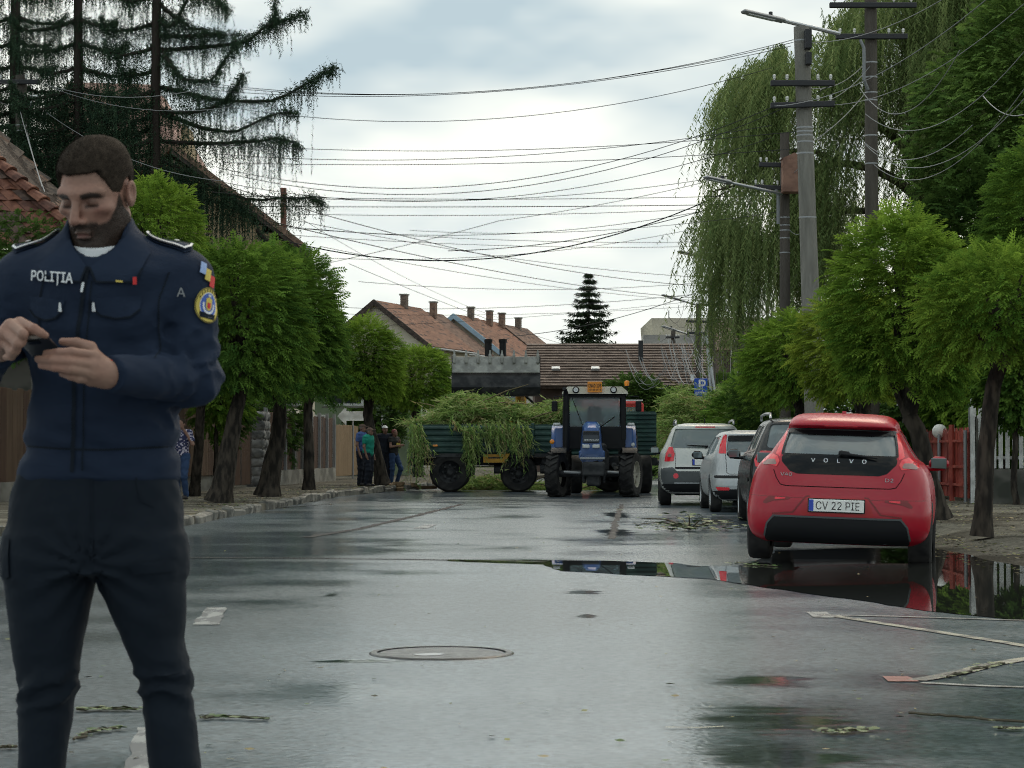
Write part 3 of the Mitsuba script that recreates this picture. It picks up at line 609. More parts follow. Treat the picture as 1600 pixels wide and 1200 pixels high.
for fx in (0, 1):
    for i in range(8):
        for j in range(3 if fx == 0 else 2):
            sz = (rg.uniform(.26, .37), rg.uniform(.06, .1), rg.uniform(.19, .26)); off = np.array([(j - 1) * .36 + rg.uniform(-.04, .04), -.225 if True else 0, 0]) if fx == 0 else np.array([-.555, (j - .5) * .2, 0]); RR = R if fx == 0 else R @ rotz(math.pi / 2)
            ico = trimesh.creation.icosphere(subdivisions=1); v = np.array(ico.vertices) * (np.array(sz) * .62) @ RR.T
            obj('stone', MB().add(v + np.array([p[0], p[1], .28 + i * .255]) + R @ off, ico.faces), M_STONE, t, smooth=50)
board_fence('board_fence', 'dark brown board fence with grey posts before the street trees', FLN, 62, 74, .27, .55, 2.2, [M_WOODB[1], M_DARKWOOD, M_WOODB[1]], base=.55, post=1.5)
board_fence('board_gate', 'light brown board gate at the end of the left fence', FLN, 74.2, 79.6, .24, .25, 2.0, [M_WOODL], cat='gate')
FRN = LineString([(8.72, 42.2), (8.78, 50)]); FWH = LineString([(8.78, 41.6), (14.5, 38.6)])
def picket(w, h):
    return Polygon([(-w / 2, 0), (w / 2, 0), (w / 2, h - .10), (w * .22, h - .07), (w * .30, h - .03), (0, h), (-w * .30, h - .03), (-w * .22, h - .07), (-w / 2, h - .10)])
t = thing('picket_fence', 'white picket fence on a low stained concrete wall at right', 'fence')
s = .05
while s < 6.2:
    p, d = along(FWH, s); R = rotz(math.atan2(d[1], d[0])) @ rotx(math.pi / 2)
    obj('slat', MB().prism(picket(.075, 1.28 + rg.uniform(-.02, .02)), .03, R=R, c=(p[0], p[1], .78)), M_FENWHITE, t); s += .128
a, b = np.array(FWH.interpolate(6.3).coords[0]), np.array(FWH.interpolate(0).coords[0]); d = b - a; R = rotz(math.atan2(d[1], d[0]))
for k in range(6):
    q = a + (b - a) * (k + .5) / 6; obj('wall_panel', MB().box((q[0], q[1] + .03, .42), (np.linalg.norm(d) / 6 - .03, .22, .68), R, bevel=.015), M_CONCD, t)
for z in (.98, 1.75): q = (a + b) / 2; obj('rail', MB().box((q[0], q[1] + .05, z), (np.linalg.norm(d), .04, .06), R), M_FENWHITE, t)
obj('post', MB().box((b[0] - .05, b[1] + .2, 1.1), (.09, .09, 2.0), R), M_FENWHITE, t)
t = thing('red_fence', 'red sheet metal gate with rusty posts beyond the red car', 'gate')
sA, sB = s_at(FRN, 42.0), s_at(FRN, 47.6); n = 20
for k in range(n):
    s = sA + (sB - sA) * (k + .5) / n; p, d = along(FRN, s); R = rotz(math.atan2(d[1], d[0]))
    obj('panel', MB().prism(Polygon([(-.125, 0), (.125, 0), (.125, 1.26), (0, 1.36), (-.125, 1.26)]), .025, R=R @ rotx(math.pi / 2), c=(p[0] + .01 * (k % 2), p[1], .2)), M_FENRED, t)
for k in range(5):
    p, d = along(FRN, sA + (sB - sA) * k / 4); obj('post', MB().tube([(p[0] - .06, p[1], .1), (p[0] - .06, p[1], 1.50 + .12 * (k == 1))], .035 if k != 1 else .055, 8), M_STEEL if k != 1 else M_FENRED, t)
for z in (.45, .80, 1.30):
    a, b = np.array(FRN.interpolate(sA).coords[0]), np.array(FRN.interpolate(sB).coords[0]); q = (a + b) / 2; d = b - a; obj('rail', MB().box((q[0] - .05, q[1], z), (np.linalg.norm(d), .035, .05), rotz(math.atan2(d[1], d[0]))), M_FENRED, t)
p = W(1468, 674, 45.0); t = thing('globe_lamp', 'white globe lamp on a thin post behind the red gate', 'lamp')
obj('globe', MB().tm(trimesh.creation.icosphere(subdivisions=3, radius=.15)).xf(np.eye(3), p), M_LAMPW, t, smooth=True); obj('post', MB().tube([p + [0, 0, -.14], [p[0], p[1], .1]], .03, 8), M_DARK, t)
t = thing('grey_gate', 'dark grey garden gate between the red gate and the white fence', 'gate')
p, d = np.array([8.74, 42.0]), np.array([0, 1.0]); obj('panel', MB().box((p[0] + .05, p[1], .95), (.55, .04, 1.6), rotz(math.atan2(d[1], d[0]))), M_CONCD, t); obj('post', MB().box((p[0] + .05, p[1] + .3, 1.05), (.08, .08, 1.9)), M_STEEL, t)
# white arrow board on a post
t = thing('arrow_sign', 'white arrow board pointing left above the fence', 'sign')
a, b = W(527, 650, 78), W(577, 650, 78); L = b[0] - a[0]; hh = .17
obj('board', MB().prism(Polygon([(0, 0), (.32, .34), (.32, hh), (L, hh), (L, -hh), (.32, -hh), (.32, -.34)]), .03, R=rotx(math.pi / 2), c=a), M_FENWHITE, t)
obj('post', MB().tube([a + [.55, .06, .1], [a[0] + .55, 78.06, .1]], .035, 8), M_STEEL, t)
# ================================================================== trees and shrubs
def LEAF(name, trans=0.55, rough=0.5):
    return mat(name, {'type': 'principledthin', 'base_color': VC, 'roughness': rough, 'spec_trans': 0.0, 'diff_trans': trans, 'eta': 1.4})
M_LEAF = LEAF('leaf', 0.7, 0.55); M_NEEDLE = LEAF('needle', 0.25, 0.6)
def bark_col(p, n, uv): return mikit.mix([.016, .014, .012], [.070, .058, .046], sstep(.30, .75, fbm(p.x * 16, p.y * 16, p.z * 4, 4)))
def bark_bump(p, n, uv): return .030 * fbm(p.x * 13, p.y * 13, p.z * 2.2, 4)
M_BARK = mat('bark', {'type': 'twosided', 'bsdf': {'type': 'bumpmap', 'arbitrary': mikit.proc(bark_bump, eps=4e-3), 'scale': 1.0, 'bsdf': PR(mikit.proc(bark_col), .85, .2, two=False)}})
M_BARKW = mat('bark_willow', PR(noisy((.05, .045, .03), (.13, .115, .08), 7.0), 0.85, 0.2))

def unit(v): return v / (np.linalg.norm(v, axis=-1, keepdims=True) + 1e-12)
def frames(D, r):
    """rows: forward D, side, normal (roughly up)."""
    D = unit(D); upv = np.array([0, 0, 1.0]) + r.normal(0, .35, D.shape); S_ = unit(np.cross(D, upv)); N = np.cross(S_, D)
    return np.stack([D, S_, N], 1)
def spray_template(pairs=4, L=1.0, ll=.30, lw=.095, droop=.25):
    V, F = [], []; n = 0
    def leaf(base, d, up):
        nonlocal n
        d = d / np.linalg.norm(d); s = np.cross(up, d); s /= np.linalg.norm(s)
        V.extend([base, base + d * ll * .45 + s * lw, base + d * ll - up * ll * .18, base + d * ll * .45 - s * lw]); F.append([n, n + 1, n + 2]); F.append([n, n + 2, n + 3]); n += 4
    for k in range(pairs):
        t = (k + .7) / (pairs + .4); b = np.array([t * L, 0, -droop * t * t])
        for s in (-1, 1): leaf(b, np.array([.55, s * .85, -.28]), np.array([0.1, 0, 1.0]))
    leaf(np.array([L * .93, 0, -droop * .87]), np.array([1, 0, -.5]), np.array([.4, 0, 1.0]))
    return np.array(V), np.array(F)
def place(tpl, P, D, size, r):
    V, F = tpl; A = frames(D, r); n = len(P)
    v = P[:, None] + np.einsum('vk,nkj->nvj', V, A) * size[:, None, None]
    f = (F[None] + (np.arange(n) * len(V))[:, None, None]).reshape(-1, 3)
    return v.reshape(-1, 3), f
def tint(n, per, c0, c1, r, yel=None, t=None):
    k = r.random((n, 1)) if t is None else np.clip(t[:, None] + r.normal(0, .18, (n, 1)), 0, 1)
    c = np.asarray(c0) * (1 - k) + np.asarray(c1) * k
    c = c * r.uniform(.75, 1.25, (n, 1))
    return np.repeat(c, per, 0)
SPRAY, SPRAYB = spray_template(5, 1.0, .34, .075, .34), spray_template(3, .9, .42, .15, .2)
def limb_tree(mb, base, top, r0, r1, ends, r, wig=.12):
    p = np.linspace(0, 1, 9)[:, None]; path = base + (top - base) * p; path[1:-1, :2] += np.cumsum(r.normal(0, wig * .25, (7, 2)), 0) * .5
    rad = r0 + (r1 - r0) * p[:, 0] ** .8; rad[0] *= 1.25
    mb.tube(path, rad, 12)
    for e in ends:
        m = top * .5 + e * .5 + [0, 0, .12 * np.linalg.norm(e - top)]; mb.tube([top + (base - top) * .04, m, e], [r1 * .75, r1 * .45, .012], 6)
def globe_tree(label, base, top, c, rx, rz, n, size, cols, seed, r0=.13, r1=.09, group='clipped street trees', tpl=SPRAY, lump=.30, name='street_tree', cat='tree', ry=None, fork=11, flat=-0.75):
    r = np.random.default_rng(seed); base, top, c = map(lambda a: np.asarray(a, float), (base, top, c)); R3 = np.array([rx, ry or rx, rz])
    n = int(n * (1.75 if name == 'street_tree' else 1.7)); size = size * (.95 if name == 'street_tree' else .80)
    t = thing(name, label, cat, group)
    u = unit(r.normal(size=(n, 3))); k = u[:, 2] > flat; u = u[k]; n = len(u)
    lum = 1 + lump * 2.2 * (meshkit.fbm(u * 2.1 + seed * 1.7, 4, seed) - .5)
    rad = lum * np.where(r.random(n) < .70, r.uniform(.84, 1.02, n), r.uniform(.40, .88, n))
    P = c + u * rad[:, None] * R3
    # side shoots lift off the outline here and there
    sh = r.random(n) < .06; P[sh] += u[sh] * (r.uniform(.02, .14, sh.sum()) * rx)[:, None]
    D = unit(u * np.array([1, 1, .5]) + r.normal(0, .27, (n, 3)) + np.array([0, 0, .02]))
    sz = size * r.uniform(.7, 1.25, n)
    v, f = place(tpl, P, D, sz, r)
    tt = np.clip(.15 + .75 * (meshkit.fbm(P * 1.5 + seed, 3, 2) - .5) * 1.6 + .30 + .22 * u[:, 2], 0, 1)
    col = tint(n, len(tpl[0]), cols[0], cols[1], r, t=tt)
    mb = MB()
    ends = [c + unit(r.normal(size=3) + [0, 0, .6]) * R3 * r.uniform(.55, .8) for _ in range(fork)]
    limb_tree(mb, base, top, r0, r1, ends, r)
    obj('trunk', mb, M_BARK, t, smooth=40)
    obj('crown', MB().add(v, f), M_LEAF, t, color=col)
    return t
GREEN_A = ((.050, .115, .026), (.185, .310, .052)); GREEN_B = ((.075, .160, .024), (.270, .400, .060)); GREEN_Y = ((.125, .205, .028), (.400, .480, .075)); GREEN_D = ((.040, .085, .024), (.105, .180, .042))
PV = .12
def gp(px, py): return G(px, py, PV)
# left hand street trees
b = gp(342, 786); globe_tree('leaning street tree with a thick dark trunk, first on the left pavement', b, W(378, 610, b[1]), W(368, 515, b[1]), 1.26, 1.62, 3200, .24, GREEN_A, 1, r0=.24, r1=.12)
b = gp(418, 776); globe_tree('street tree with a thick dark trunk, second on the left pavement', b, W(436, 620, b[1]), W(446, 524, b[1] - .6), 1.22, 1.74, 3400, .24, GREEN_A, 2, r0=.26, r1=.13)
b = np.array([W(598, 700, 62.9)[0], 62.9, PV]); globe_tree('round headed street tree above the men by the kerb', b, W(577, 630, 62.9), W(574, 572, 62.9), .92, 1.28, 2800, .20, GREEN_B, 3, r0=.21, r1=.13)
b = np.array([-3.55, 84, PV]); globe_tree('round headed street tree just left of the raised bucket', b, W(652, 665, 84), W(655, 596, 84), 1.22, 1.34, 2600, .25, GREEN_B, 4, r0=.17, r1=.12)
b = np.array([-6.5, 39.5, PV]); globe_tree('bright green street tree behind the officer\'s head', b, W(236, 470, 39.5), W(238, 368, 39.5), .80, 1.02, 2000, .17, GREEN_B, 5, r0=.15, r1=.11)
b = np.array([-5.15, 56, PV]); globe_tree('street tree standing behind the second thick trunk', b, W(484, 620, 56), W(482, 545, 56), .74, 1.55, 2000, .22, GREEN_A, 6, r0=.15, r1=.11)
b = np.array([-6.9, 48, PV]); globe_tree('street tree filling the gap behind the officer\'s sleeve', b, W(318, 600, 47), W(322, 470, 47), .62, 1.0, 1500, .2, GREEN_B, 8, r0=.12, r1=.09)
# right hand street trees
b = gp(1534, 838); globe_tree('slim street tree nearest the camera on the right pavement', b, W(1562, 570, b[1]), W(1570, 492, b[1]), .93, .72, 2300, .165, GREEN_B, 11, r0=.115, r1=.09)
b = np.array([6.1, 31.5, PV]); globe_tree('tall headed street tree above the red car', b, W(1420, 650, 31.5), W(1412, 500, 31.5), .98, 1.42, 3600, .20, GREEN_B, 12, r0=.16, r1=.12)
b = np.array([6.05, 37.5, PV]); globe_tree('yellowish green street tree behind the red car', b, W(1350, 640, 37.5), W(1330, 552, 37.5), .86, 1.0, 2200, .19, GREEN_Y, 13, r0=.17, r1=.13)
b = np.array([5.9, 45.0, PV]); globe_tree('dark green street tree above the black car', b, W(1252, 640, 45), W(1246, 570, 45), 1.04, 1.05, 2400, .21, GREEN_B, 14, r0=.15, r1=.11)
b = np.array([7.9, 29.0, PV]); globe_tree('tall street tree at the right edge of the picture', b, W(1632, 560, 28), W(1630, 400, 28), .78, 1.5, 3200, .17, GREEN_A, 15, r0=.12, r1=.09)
# shrubs and garden trees
def bush(label, c, rx, ry, rz, n, size, cols, seed, name='garden_shrub', cat='shrub', tpl=SPRAYB, group=None):
    c = np.asarray(c, float); return globe_tree(label, [c[0], c[1], 0.0], [c[0], c[1], c[2] * .6], c, rx, rz, n, size, cols, seed, r0=.07, r1=.05, group=group, tpl=tpl, name=name, cat=cat, ry=ry, fork=8, flat=-1.1, lump=.45)
bush('tall dark garden tree behind the red gate', (10.7, 50, 4.0), 1.9, 1.5, 3.6, 3600, .36, GREEN_D, 21, name='garden_tree', cat='tree')
bush('tree with mid green leaves above the white fence', (11.4, 43.5, 3.0), 1.7, 1.6, 2.2, 2600, .30, GREEN_A, 22, name='garden_tree', cat='tree')
bush('light green shrub hanging over the grey garden gate', (9.6, 43.2, 2.05), .75, .6, .85, 900, .22, GREEN_B, 23)
bush('huge dark broadleaved tree towering at the upper right', (13.2, 52, 8.6), 3.4, 2.6, 4.6, 13000, .27, ((.075, .145, .040), (.215, .330, .080)), 24, name='garden_tree', cat='tree')
bush('olive green broadleaved tree in front of the huge dark one', (12.0, 46, 6.4), 1.5, 1.4, 2.3, 4600, .25, GREEN_B, 25, name='garden_tree', cat='tree')
bush('dense hedge behind the yellowish street tree', (8.4, 54, 1.9), 2.0, 1.6, 1.9, 2600, .30, GREEN_D, 26, name='garden_hedge', cat='hedge')
bush('shrubs behind the light grey cars', (7.4, 68, 1.5), 1.5, 1.4, 1.5, 2000, .28, GREEN_A, 27)
bush('dark shrub behind the dark brown left fence', (-7.9, 66, 2.2), 1.5, 1.6, 1.8, 2200, .28, GREEN_D, 28)
bush('ivy mass spilling over the broken tile roof', (-10.3, 44.2, 4.35), 1.75, .55, 1.5, 2600, .17, GREEN_D, 29, name='climbing_ivy', cat='ivy')
bush('pale green shrub behind the first thick trunk', (-6.95, 52, 2.9), .8, .7, 1.3, 900, .24, GREEN_B, 30)
bush('dark bushy tree behind the blue tractor', (5.6, 99, 2.4), 2.0, 1.2, 2.0, 2200, .40, GREEN_D, 31, name='garden_tree', cat='tree')
bush('dark leafy tree behind the first street tree', (-8.7, 58, 3.3), 1.9, 1.5, 2.3, 3000, .3, GREEN_D, 32, name='garden_tree', cat='tree')
bush('garden tree closing the view beside the green house', (-5.4, 88, 2.4), 1.1, 1.0, 1.6, 1500, .3, GREEN_D, 33, name='garden_tree', cat='tree')
bush('dark shrub in front of the dark brown house', (8.4, 88, 2.0), 1.8, 1.2, 2.2, 2000, .32, GREEN_D, 34)

# --- hanging strands: the willow, and the twigs of the weeping spruces
def strands(P, L, bend, step, leaf, width, r, spread=.5, droop=.9, gam=1.0):
    """P starts (n,3), L lengths, bend (n,3) sideways drift at the foot. One thin triangle per leaf. -> vertices, faces, strand index of each leaf, height fraction"""
    n = len(P); k = np.maximum(2, (L / step).astype(int)); idx = np.repeat(np.arange(n), k); first = np.repeat(np.cumsum(k) - k, k)
    t = (np.arange(len(idx)) - first + r.random(len(idx)) * .6) / k[idx]; Li = L[idx]
    p = P[idx] + np.stack([np.zeros(len(t)), np.zeros(len(t)), -Li * t ** gam], 1) + bend[idx] * (t ** .62)[:, None]
    a = r.uniform(0, 2 * np.pi, len(t)); d = np.stack([np.cos(a) * spread, np.sin(a) * spread, -droop + r.normal(0, .15, len(t))], 1); d = unit(d)
    w = unit(np.cross(d, r.normal(size=d.shape))) * (width * r.uniform(.7, 1.2, len(t)))[:, None]
    l = leaf * r.uniform(.6, 1.25, len(t))
    v = np.stack([p - w, p + w, p + d * l[:, None]], 1).reshape(-1, 3)
    return v, np.arange(len(v)).reshape(-1, 3), idx, t
r = np.random.default_rng(77)
wil = thing('weeping_willow', 'huge weeping willow with long hanging strands behind the poles', 'tree')
DW = 58.0
def wpt(x, y, d=DW): return W(x, y, d)
limbs = [([(1440, 700), (1436, 520), (1424, 400), (1448, 325)], .42, .26), ([(1448, 325), (1425, 250), (1385, 205), (1330, 170)], .20, .07), ([(1448, 325), (1380, 270), (1310, 255), (1250, 275), (1180, 300)], .15, .03), ([(1448, 325), (1500, 200), (1530, 60), (1500, -60)], .24, .08),
         ([(1424, 400), (1360, 330), (1290, 330), (1200, 330)], .13, .03), ([(1385, 205), (1300, 120), (1210, 115), (1160, 125)], .08, .02), ([(1436, 250), (1420, 100), (1380, -30)], .16, .05), ([(1310, 255), (1240, 235), (1150, 290), (1112, 300)], .07, .015), ([(1436, 480), (1330, 400), (1250, 400), (1190, 420)], .10, .03), ([(1480, 280), (1560, 150), (1640, 60)], .16, .05)]
mb = MB()
for pts, ra_, rb2 in limbs:
    q = np.array([wpt(x, y, DW + .6 * math.sin(i * 2.1 + x)) for i, (x, y) in enumerate(pts)]); u = np.linspace(0, 1, 12); k = np.linspace(0, 1, len(q))
    q = np.stack([PchipInterpolator(k, q[:, j])(u) for j in range(3)], 1); mb.tube(q, ra_ + (rb2 - ra_) * u, 8)
obj('trunk', mb, M_BARKW, wil, smooth=50)
groups = [  # (x range, top y at x0 .. x1, foot y, count)
    (1128, 1215, 122, 92, 300, 620), (1175, 1330, 96, 45, 280, 1250), (1300, 1480, 20, -90, 215, 1150), (1450, 1660, -90, -130, 330, 1500), (1110, 1250, 285, 255, 520, 1150), (1096, 1180, 318, 288, 430, 420), (1190, 1300, 245, 235, 470, 800), (1330, 1420, 150, 90, 225, 260), (1430, 1600, 60, 20, 330, 1300), (1120, 1215, 330, 350, 560, 620), (1230, 1310, 330, 340, 520, 380), (1140, 1230, 190, 170, 330, 420), (1285, 1430, 235, 215, 400, 260), (1290, 1350, 300, 290, 470, 160)]
Ps, Ls, Bs = [], [], []
for x0, x1, ya, yb, foot, cnt in groups:
    x = r.uniform(0, 1, cnt); cl = np.round(x * 9 + r.normal(0, .18, cnt)) / 9; x = np.where(r.random(cnt) < .65, cl + r.normal(0, .035, cnt), x)   # strands hang in swags
    px = x0 + (x1 - x0) * x; py = ya + (yb - ya) * np.clip(x, 0, 1) + np.abs(r.normal(0, 26, cnt)) + 16 * np.sin(x * 17)
    dep = DW + r.normal(0, 1.5, cnt)
    P = np.array([wpt(a, b_, c_) for a, b_, c_ in zip(px, py, dep)]); z1 = 1.1 + (705 - foot) / FPX * DW
    L = np.maximum(.5, (P[:, 2] - z1) * r.uniform(.35, 1.12, cnt)); Ps.append(P); Ls.append(L)
    Bs.append(np.stack([r.normal(-.38, .38, cnt), r.normal(0, .4, cnt), np.zeros(cnt)], 1))
P, L, B = np.vstack(Ps), np.concatenate(Ls), np.vstack(Bs)
k = r.random(len(P)) < np.clip(.66 + 3.4 * (meshkit.fbm(P * [.85, .3, .35] + 4, 3, 8) - .5), .06, 1.0); P, L, B = P[k], L[k], B[k]
v, f, idx, t = strands(P, L, B, .058, .16, .0175, r, spread=.62, droop=.8, gam=1.25)
cc = tint(len(P), 1, (.105, .165, .058), (.290, .350, .140), r); col = np.repeat(cc[idx], 3, 0)
obj('crown', MB().add(v, f), M_LEAF, wil, color=col)

M_SPB = mat('bark_spruce', PR((.03, .024, .02), .9, .2))
def spruce(label, tx, d, limbs_px, seed, rad=.15, dens=1.0, low=330, taper=0.4, top=-420):
    r = np.random.default_rng(seed); sp = thing('weeping_spruce', label, 'spruce', None)
    base = np.array([W(tx[0], 600, d)[0], d, 0.0]); tp = W(tx[1], top, d); mb = MB()
    u = np.linspace(0, 1, 10)[:, None]; mb.tube(base + (tp - base) * u, rad * (1.15 - (1.15 - taper) * u[:, 0]), 10)
    Ps, Ls, Bs = [], [], []
    for pts, hang in limbs_px:
        k = np.linspace(0, 1, len(pts)); az = r.uniform(-.9, .9)
        q = np.array([W(x, y, d + az * i * .5) for i, (x, y) in enumerate(pts)]); ln = np.linalg.norm(np.diff(q, axis=0), axis=1).sum(); m = max(10, int(ln / .035 * dens)); uu = np.linspace(0, 1, m)
        w = np.stack([PchipInterpolator(k, q[:, j])(uu) for j in range(3)], 1); w += (meshkit.fbm(np.column_stack([uu * 9, np.full(m, seed + az), np.full(m, 2.)]), 3, 4)[:, None] - .5) * .12
        step = max(1, m // 14); mb.tube(w[::step] if len(w[::step]) > 2 else w, np.linspace(.055, .012, len(w[::step])) if len(w[::step]) > 2 else .03, 5)
        for rep in range(4):
            P = w + r.normal(0, .045, w.shape); s = uu
            L = hang * r.gamma(1.5, .30, m) * np.where(s > .8, .45, 1.0) + .05; L = np.where(r.random(m) < .05, L * 2.0, L)
            Ps.append(P); Ls.append(L); Bs.append(r.normal(0, .06, (m, 3)) * [1, 1, 0])
        # short needles standing along the limb itself
        P = np.repeat(w, 7, 0) + r.normal(0, .03, (7 * m, 3)); Ps.append(P); Ls.append(np.full(7 * m, .11)); Bs.append(r.normal(0, .09, (7 * m, 3)) + [0, 0, .13])
    P, L, B = np.vstack(Ps), np.concatenate(Ls), np.vstack(Bs)
    v, f, idx, t = strands(P, L, B, .026, .055, .013, r, spread=.9, droop=.7)
    cc = tint(len(P), 1, (.022, .044, .030), (.060, .098, .056), r)
    obj('trunk', mb, M_SPB, sp, smooth=60); obj('crown', MB().add(v, f), M_NEEDLE, sp, color=np.repeat(cc[idx], 3, 0))
LA = [([(250, 8), (287, 34), (314, 47), (350, 54)], .9), ([(250, 58), (300, 56), (338, 54), (388, 56)], .35), ([(250, 80), (320, 73), (381, 66), (418, 40), (450, 30), (479, 22)], .42), ([(420, 42), (429, 25), (430, -12)], .35), ([(252, 82), (270, 105), (283, 125), (324, 128), (354, 91), (368, 64)], .5), ([(250, 138), (300, 148), (338, 155), (415, 157), (472, 135), (500, 118), (525, 106)], .5),
      ([(252, 175), (304, 175), (344, 162), (366, 140), (380, 116)], .6), ([(252, 178), (290, 190), (324, 201), (365, 204), (405, 189), (440, 176), (464, 178)], .55), ([(250, 222), (338, 224), (400, 219), (440, 217), (469, 235)], .95), ([(252, 250), (290, 268), (320, 283), (385, 308), (440, 312), (480, 309), (506, 320)], .75), ([(250, 285), (300, 300), (350, 320), (400, 340)], 1.6), ([(250, 260), (300, 285), (340, 300), (385, 330)], 1.9), ([(400, 360), (440, 395), (475, 412), (500, 432)], .5),
      ([(248, 30), (270, 40), (300, -5), (350, 10)], .4), ([(250, -10), (310, -20), (340, 0), (356, 18)], .6)]
rr = np.random.default_rng(3)
def auto(tx, ys, side, lo, hi, hang):
    out = []
    for y in ys:
        for s in side:
            ln = rr.uniform(lo, hi); out.append(([(tx, y), (tx + s * ln * .4, y + ln * .12), (tx + s * ln * .8, y + ln * .16), (tx + s * ln, y + ln * rr.uniform(-.12, .1))], hang * rr.uniform(.7, 1.3)))
    return out
spruce('weeping spruce with bare upturned limbs reaching over the street', (238, 249), 50.0, LA + auto(246, np.r_[-8, 34, 72, 108, np.arange(140, 330, 19)], (-1,), 50, 115, .75), 1)
spruce('weeping spruce with a dark trunk, between the other two spruces', (124, 122), 51.5, auto(123, np.r_[-18, 30, 66, 104, np.arange(136, 330, 19)], (-1, 1), 50, 115, .75), 2)
spruce('weeping spruce cut off by the upper left corner', (22, 26), 53.0, auto(26, np.r_[-20, 26, 64, 100, np.arange(132, 300, 20)], (-1, 1), 40, 95, .75), 3, rad=.17)
# far spruce above the brown roof
r = np.random.default_rng(9); sp = thing('spruce_tree', 'single dark spruce rising behind the long brown roof', 'spruce')
tp, bs = W(920, 428, 150), np.array([W(920, 540, 150)[0], 150, 0]); obj('trunk', MB().tube([bs, tp], [.22, .02], 6), M_SPB, sp)
Ps, Ds = [], []
z = tp[2] - .1
while z > 4:
    h = tp[2] - z; R = .20 + .40 * h * (1 if h < 4.2 else 4.2 / h)
    for k in range(15):
        a = r.uniform(0, 6.28); Rk = R * r.uniform(.55, 1.25); m = int(10 + Rk * 42); s = np.linspace(0, 1, m)
        p = np.stack([bs[0] + np.cos(a) * Rk * s, bs[1] + np.sin(a) * Rk * s, z - .30 * Rk * s + .28 * Rk * s ** 3], 1)
        Ps.append(p + r.normal(0, .06, p.shape)); Ds.append(np.stack([np.cos(a) + r.normal(0, .5, m), np.sin(a) + r.normal(0, .5, m), -.5 + r.normal(0, .3, m)], 1))
    z -= r.uniform(.34, .52)
P, D = np.vstack(Ps), np.vstack(Ds)
v, f = place((np.array([[0, -.05, 0], [0, .05, 0], [.28, 0, -.02]]), np.array([[0, 1, 2]])), P, D, np.ones(len(P)), r)
obj('crown', MB().add(v, f), M_NEEDLE, sp, color=tint(len(P), 3, (.015, .028, .017), (.045, .062, .030), r))

for i_, (x_, y_, d_, rx_, rz_, cl_, lab_) in enumerate([(1505, 615, 46, .85, 1.0, GREEN_B, 'pale leaved shrub above the red gate'), (1585, 590, 40.5, .7, .9, GREEN_A, 'mid green shrub behind the white pickets'), (1440, 640, 49, 1.1, 1.0, GREEN_D, 'dark shrub left of the red gate'), (1160, 640, 74, 1.0, 1.2, GREEN_A, 'leafy shrub behind the black car'), (1215, 620, 62, 1.2, 1.3, GREEN_D, 'dark shrub under the rusty transformer box')]):
    bush(lab_, W(x_, y_, d_), rx_, rx_ * .8, rz_, 1100, .22, cl_, 60 + i_)
# ================================================================== poles, lamps, cables, signs
M_POLE = mat('pole_concrete', PR(mikit.proc(lambda p, n, uv: mikit.mix([.13, .125, .11], [.27, .26, .235], fbm(p.x * 5, p.y * 5, p.z * .9, 4)) * (.82 + .3 * noise(p.x * 24, p.y * 24, p.z * 3))), .85, .25))
M_POLED = mat('pole_dark', PR(mikit.proc(lambda p, n, uv: mikit.mix([.045, .04, .036], [.12, .105, .09], fbm(p.x * 7, p.y * 7, p.z * .8, 4))), .85, .25))
M_ARM = mat('crossarm', PR((.035, .036, .04), .6, .3)); M_CABLE = mat('cable_black', PR((.022, .023, .025), .6, .3)); M_CABLEW = mat('cable_white', PR((.34, .36, .37), .5)); M_CABLEG = mat('cable_grey', PR((.20, .21, .22), .5))
M_CERAM = mat('insulator', PR((.55, .55, .52), .25)); M_ALU = mat('aluminium', PR((.50, .52, .54), .35, .5, .7)); M_RUSTBOX = mat('rust_box', PR(noisy((.14, .07, .05), (.26, .14, .10), 4), .7))
M_BLUESIGN = mat('sign_blue', PR((.015, .075, .42), .4)); M_LENS = mat('lamp_lens', PR((.6, .62, .62), .15))
def pole(label, foot, d, topxy, r0, r1, m=None, arms=(), bands=(), name='utility_pole', pointed=False, group=None):
    t = thing(name, label, 'pole', group); a = W(foot[0], foot[1], d); b = W(topxy[0], topxy[1], d)
    if a[2] > .1: a = a + (a - b) * (a[2] - .05) / (b[2] - a[2])
    pts, rr_ = [a, (a + b) / 2, b], [r0, (r0 + r1) / 2, r1]
    if pointed: pts, rr_ = [a, (a + b) / 2, b - [0, 0, .45], b], [r0, (r0 + r1) / 2, r1, .03]
    obj('shaft', MB().tube(pts, rr_, 14), m or M_POLE, t, smooth=50)
    ax = lambda z: a + (b - a) * (z - a[2]) / (b[2] - a[2])
    for (x0, x1, y, tilt) in arms:
        p, q = W(x0, y, d - r1 - .05), W(x1, y + tilt, d - r1 - .05); L = np.linalg.norm(q - p); c = (p + q) / 2
        k = obj('crossarm', MB().box(c, (L, .10, .11), roty(-math.atan2(q[2] - p[2], q[0] - p[0])), bevel=.012), M_ARM, t)
        for f in (.06, .26, .74, .94):
            s = p + (q - p) * f; obj('insulator', MB().lathe([(0, .12), (.026, .11), (.033, .07), (.022, .065), (.033, .035), (.015, .03), (.012, 0), (0, 0)], 10, c=s + [0, 0, .055]), M_CERAM, k)
    for y in bands:
        z = W(0, y, d)[2]; c = ax(z); rad = r0 + (r1 - r0) * (z - a[2]) / (b[2] - a[2]); obj('band', MB().lathe([(rad + .001, -.014), (rad + .006, -.014), (rad + .006, .014), (rad + .001, .014)], 14, c=c), M_STEEL, t)
    return t, a, b
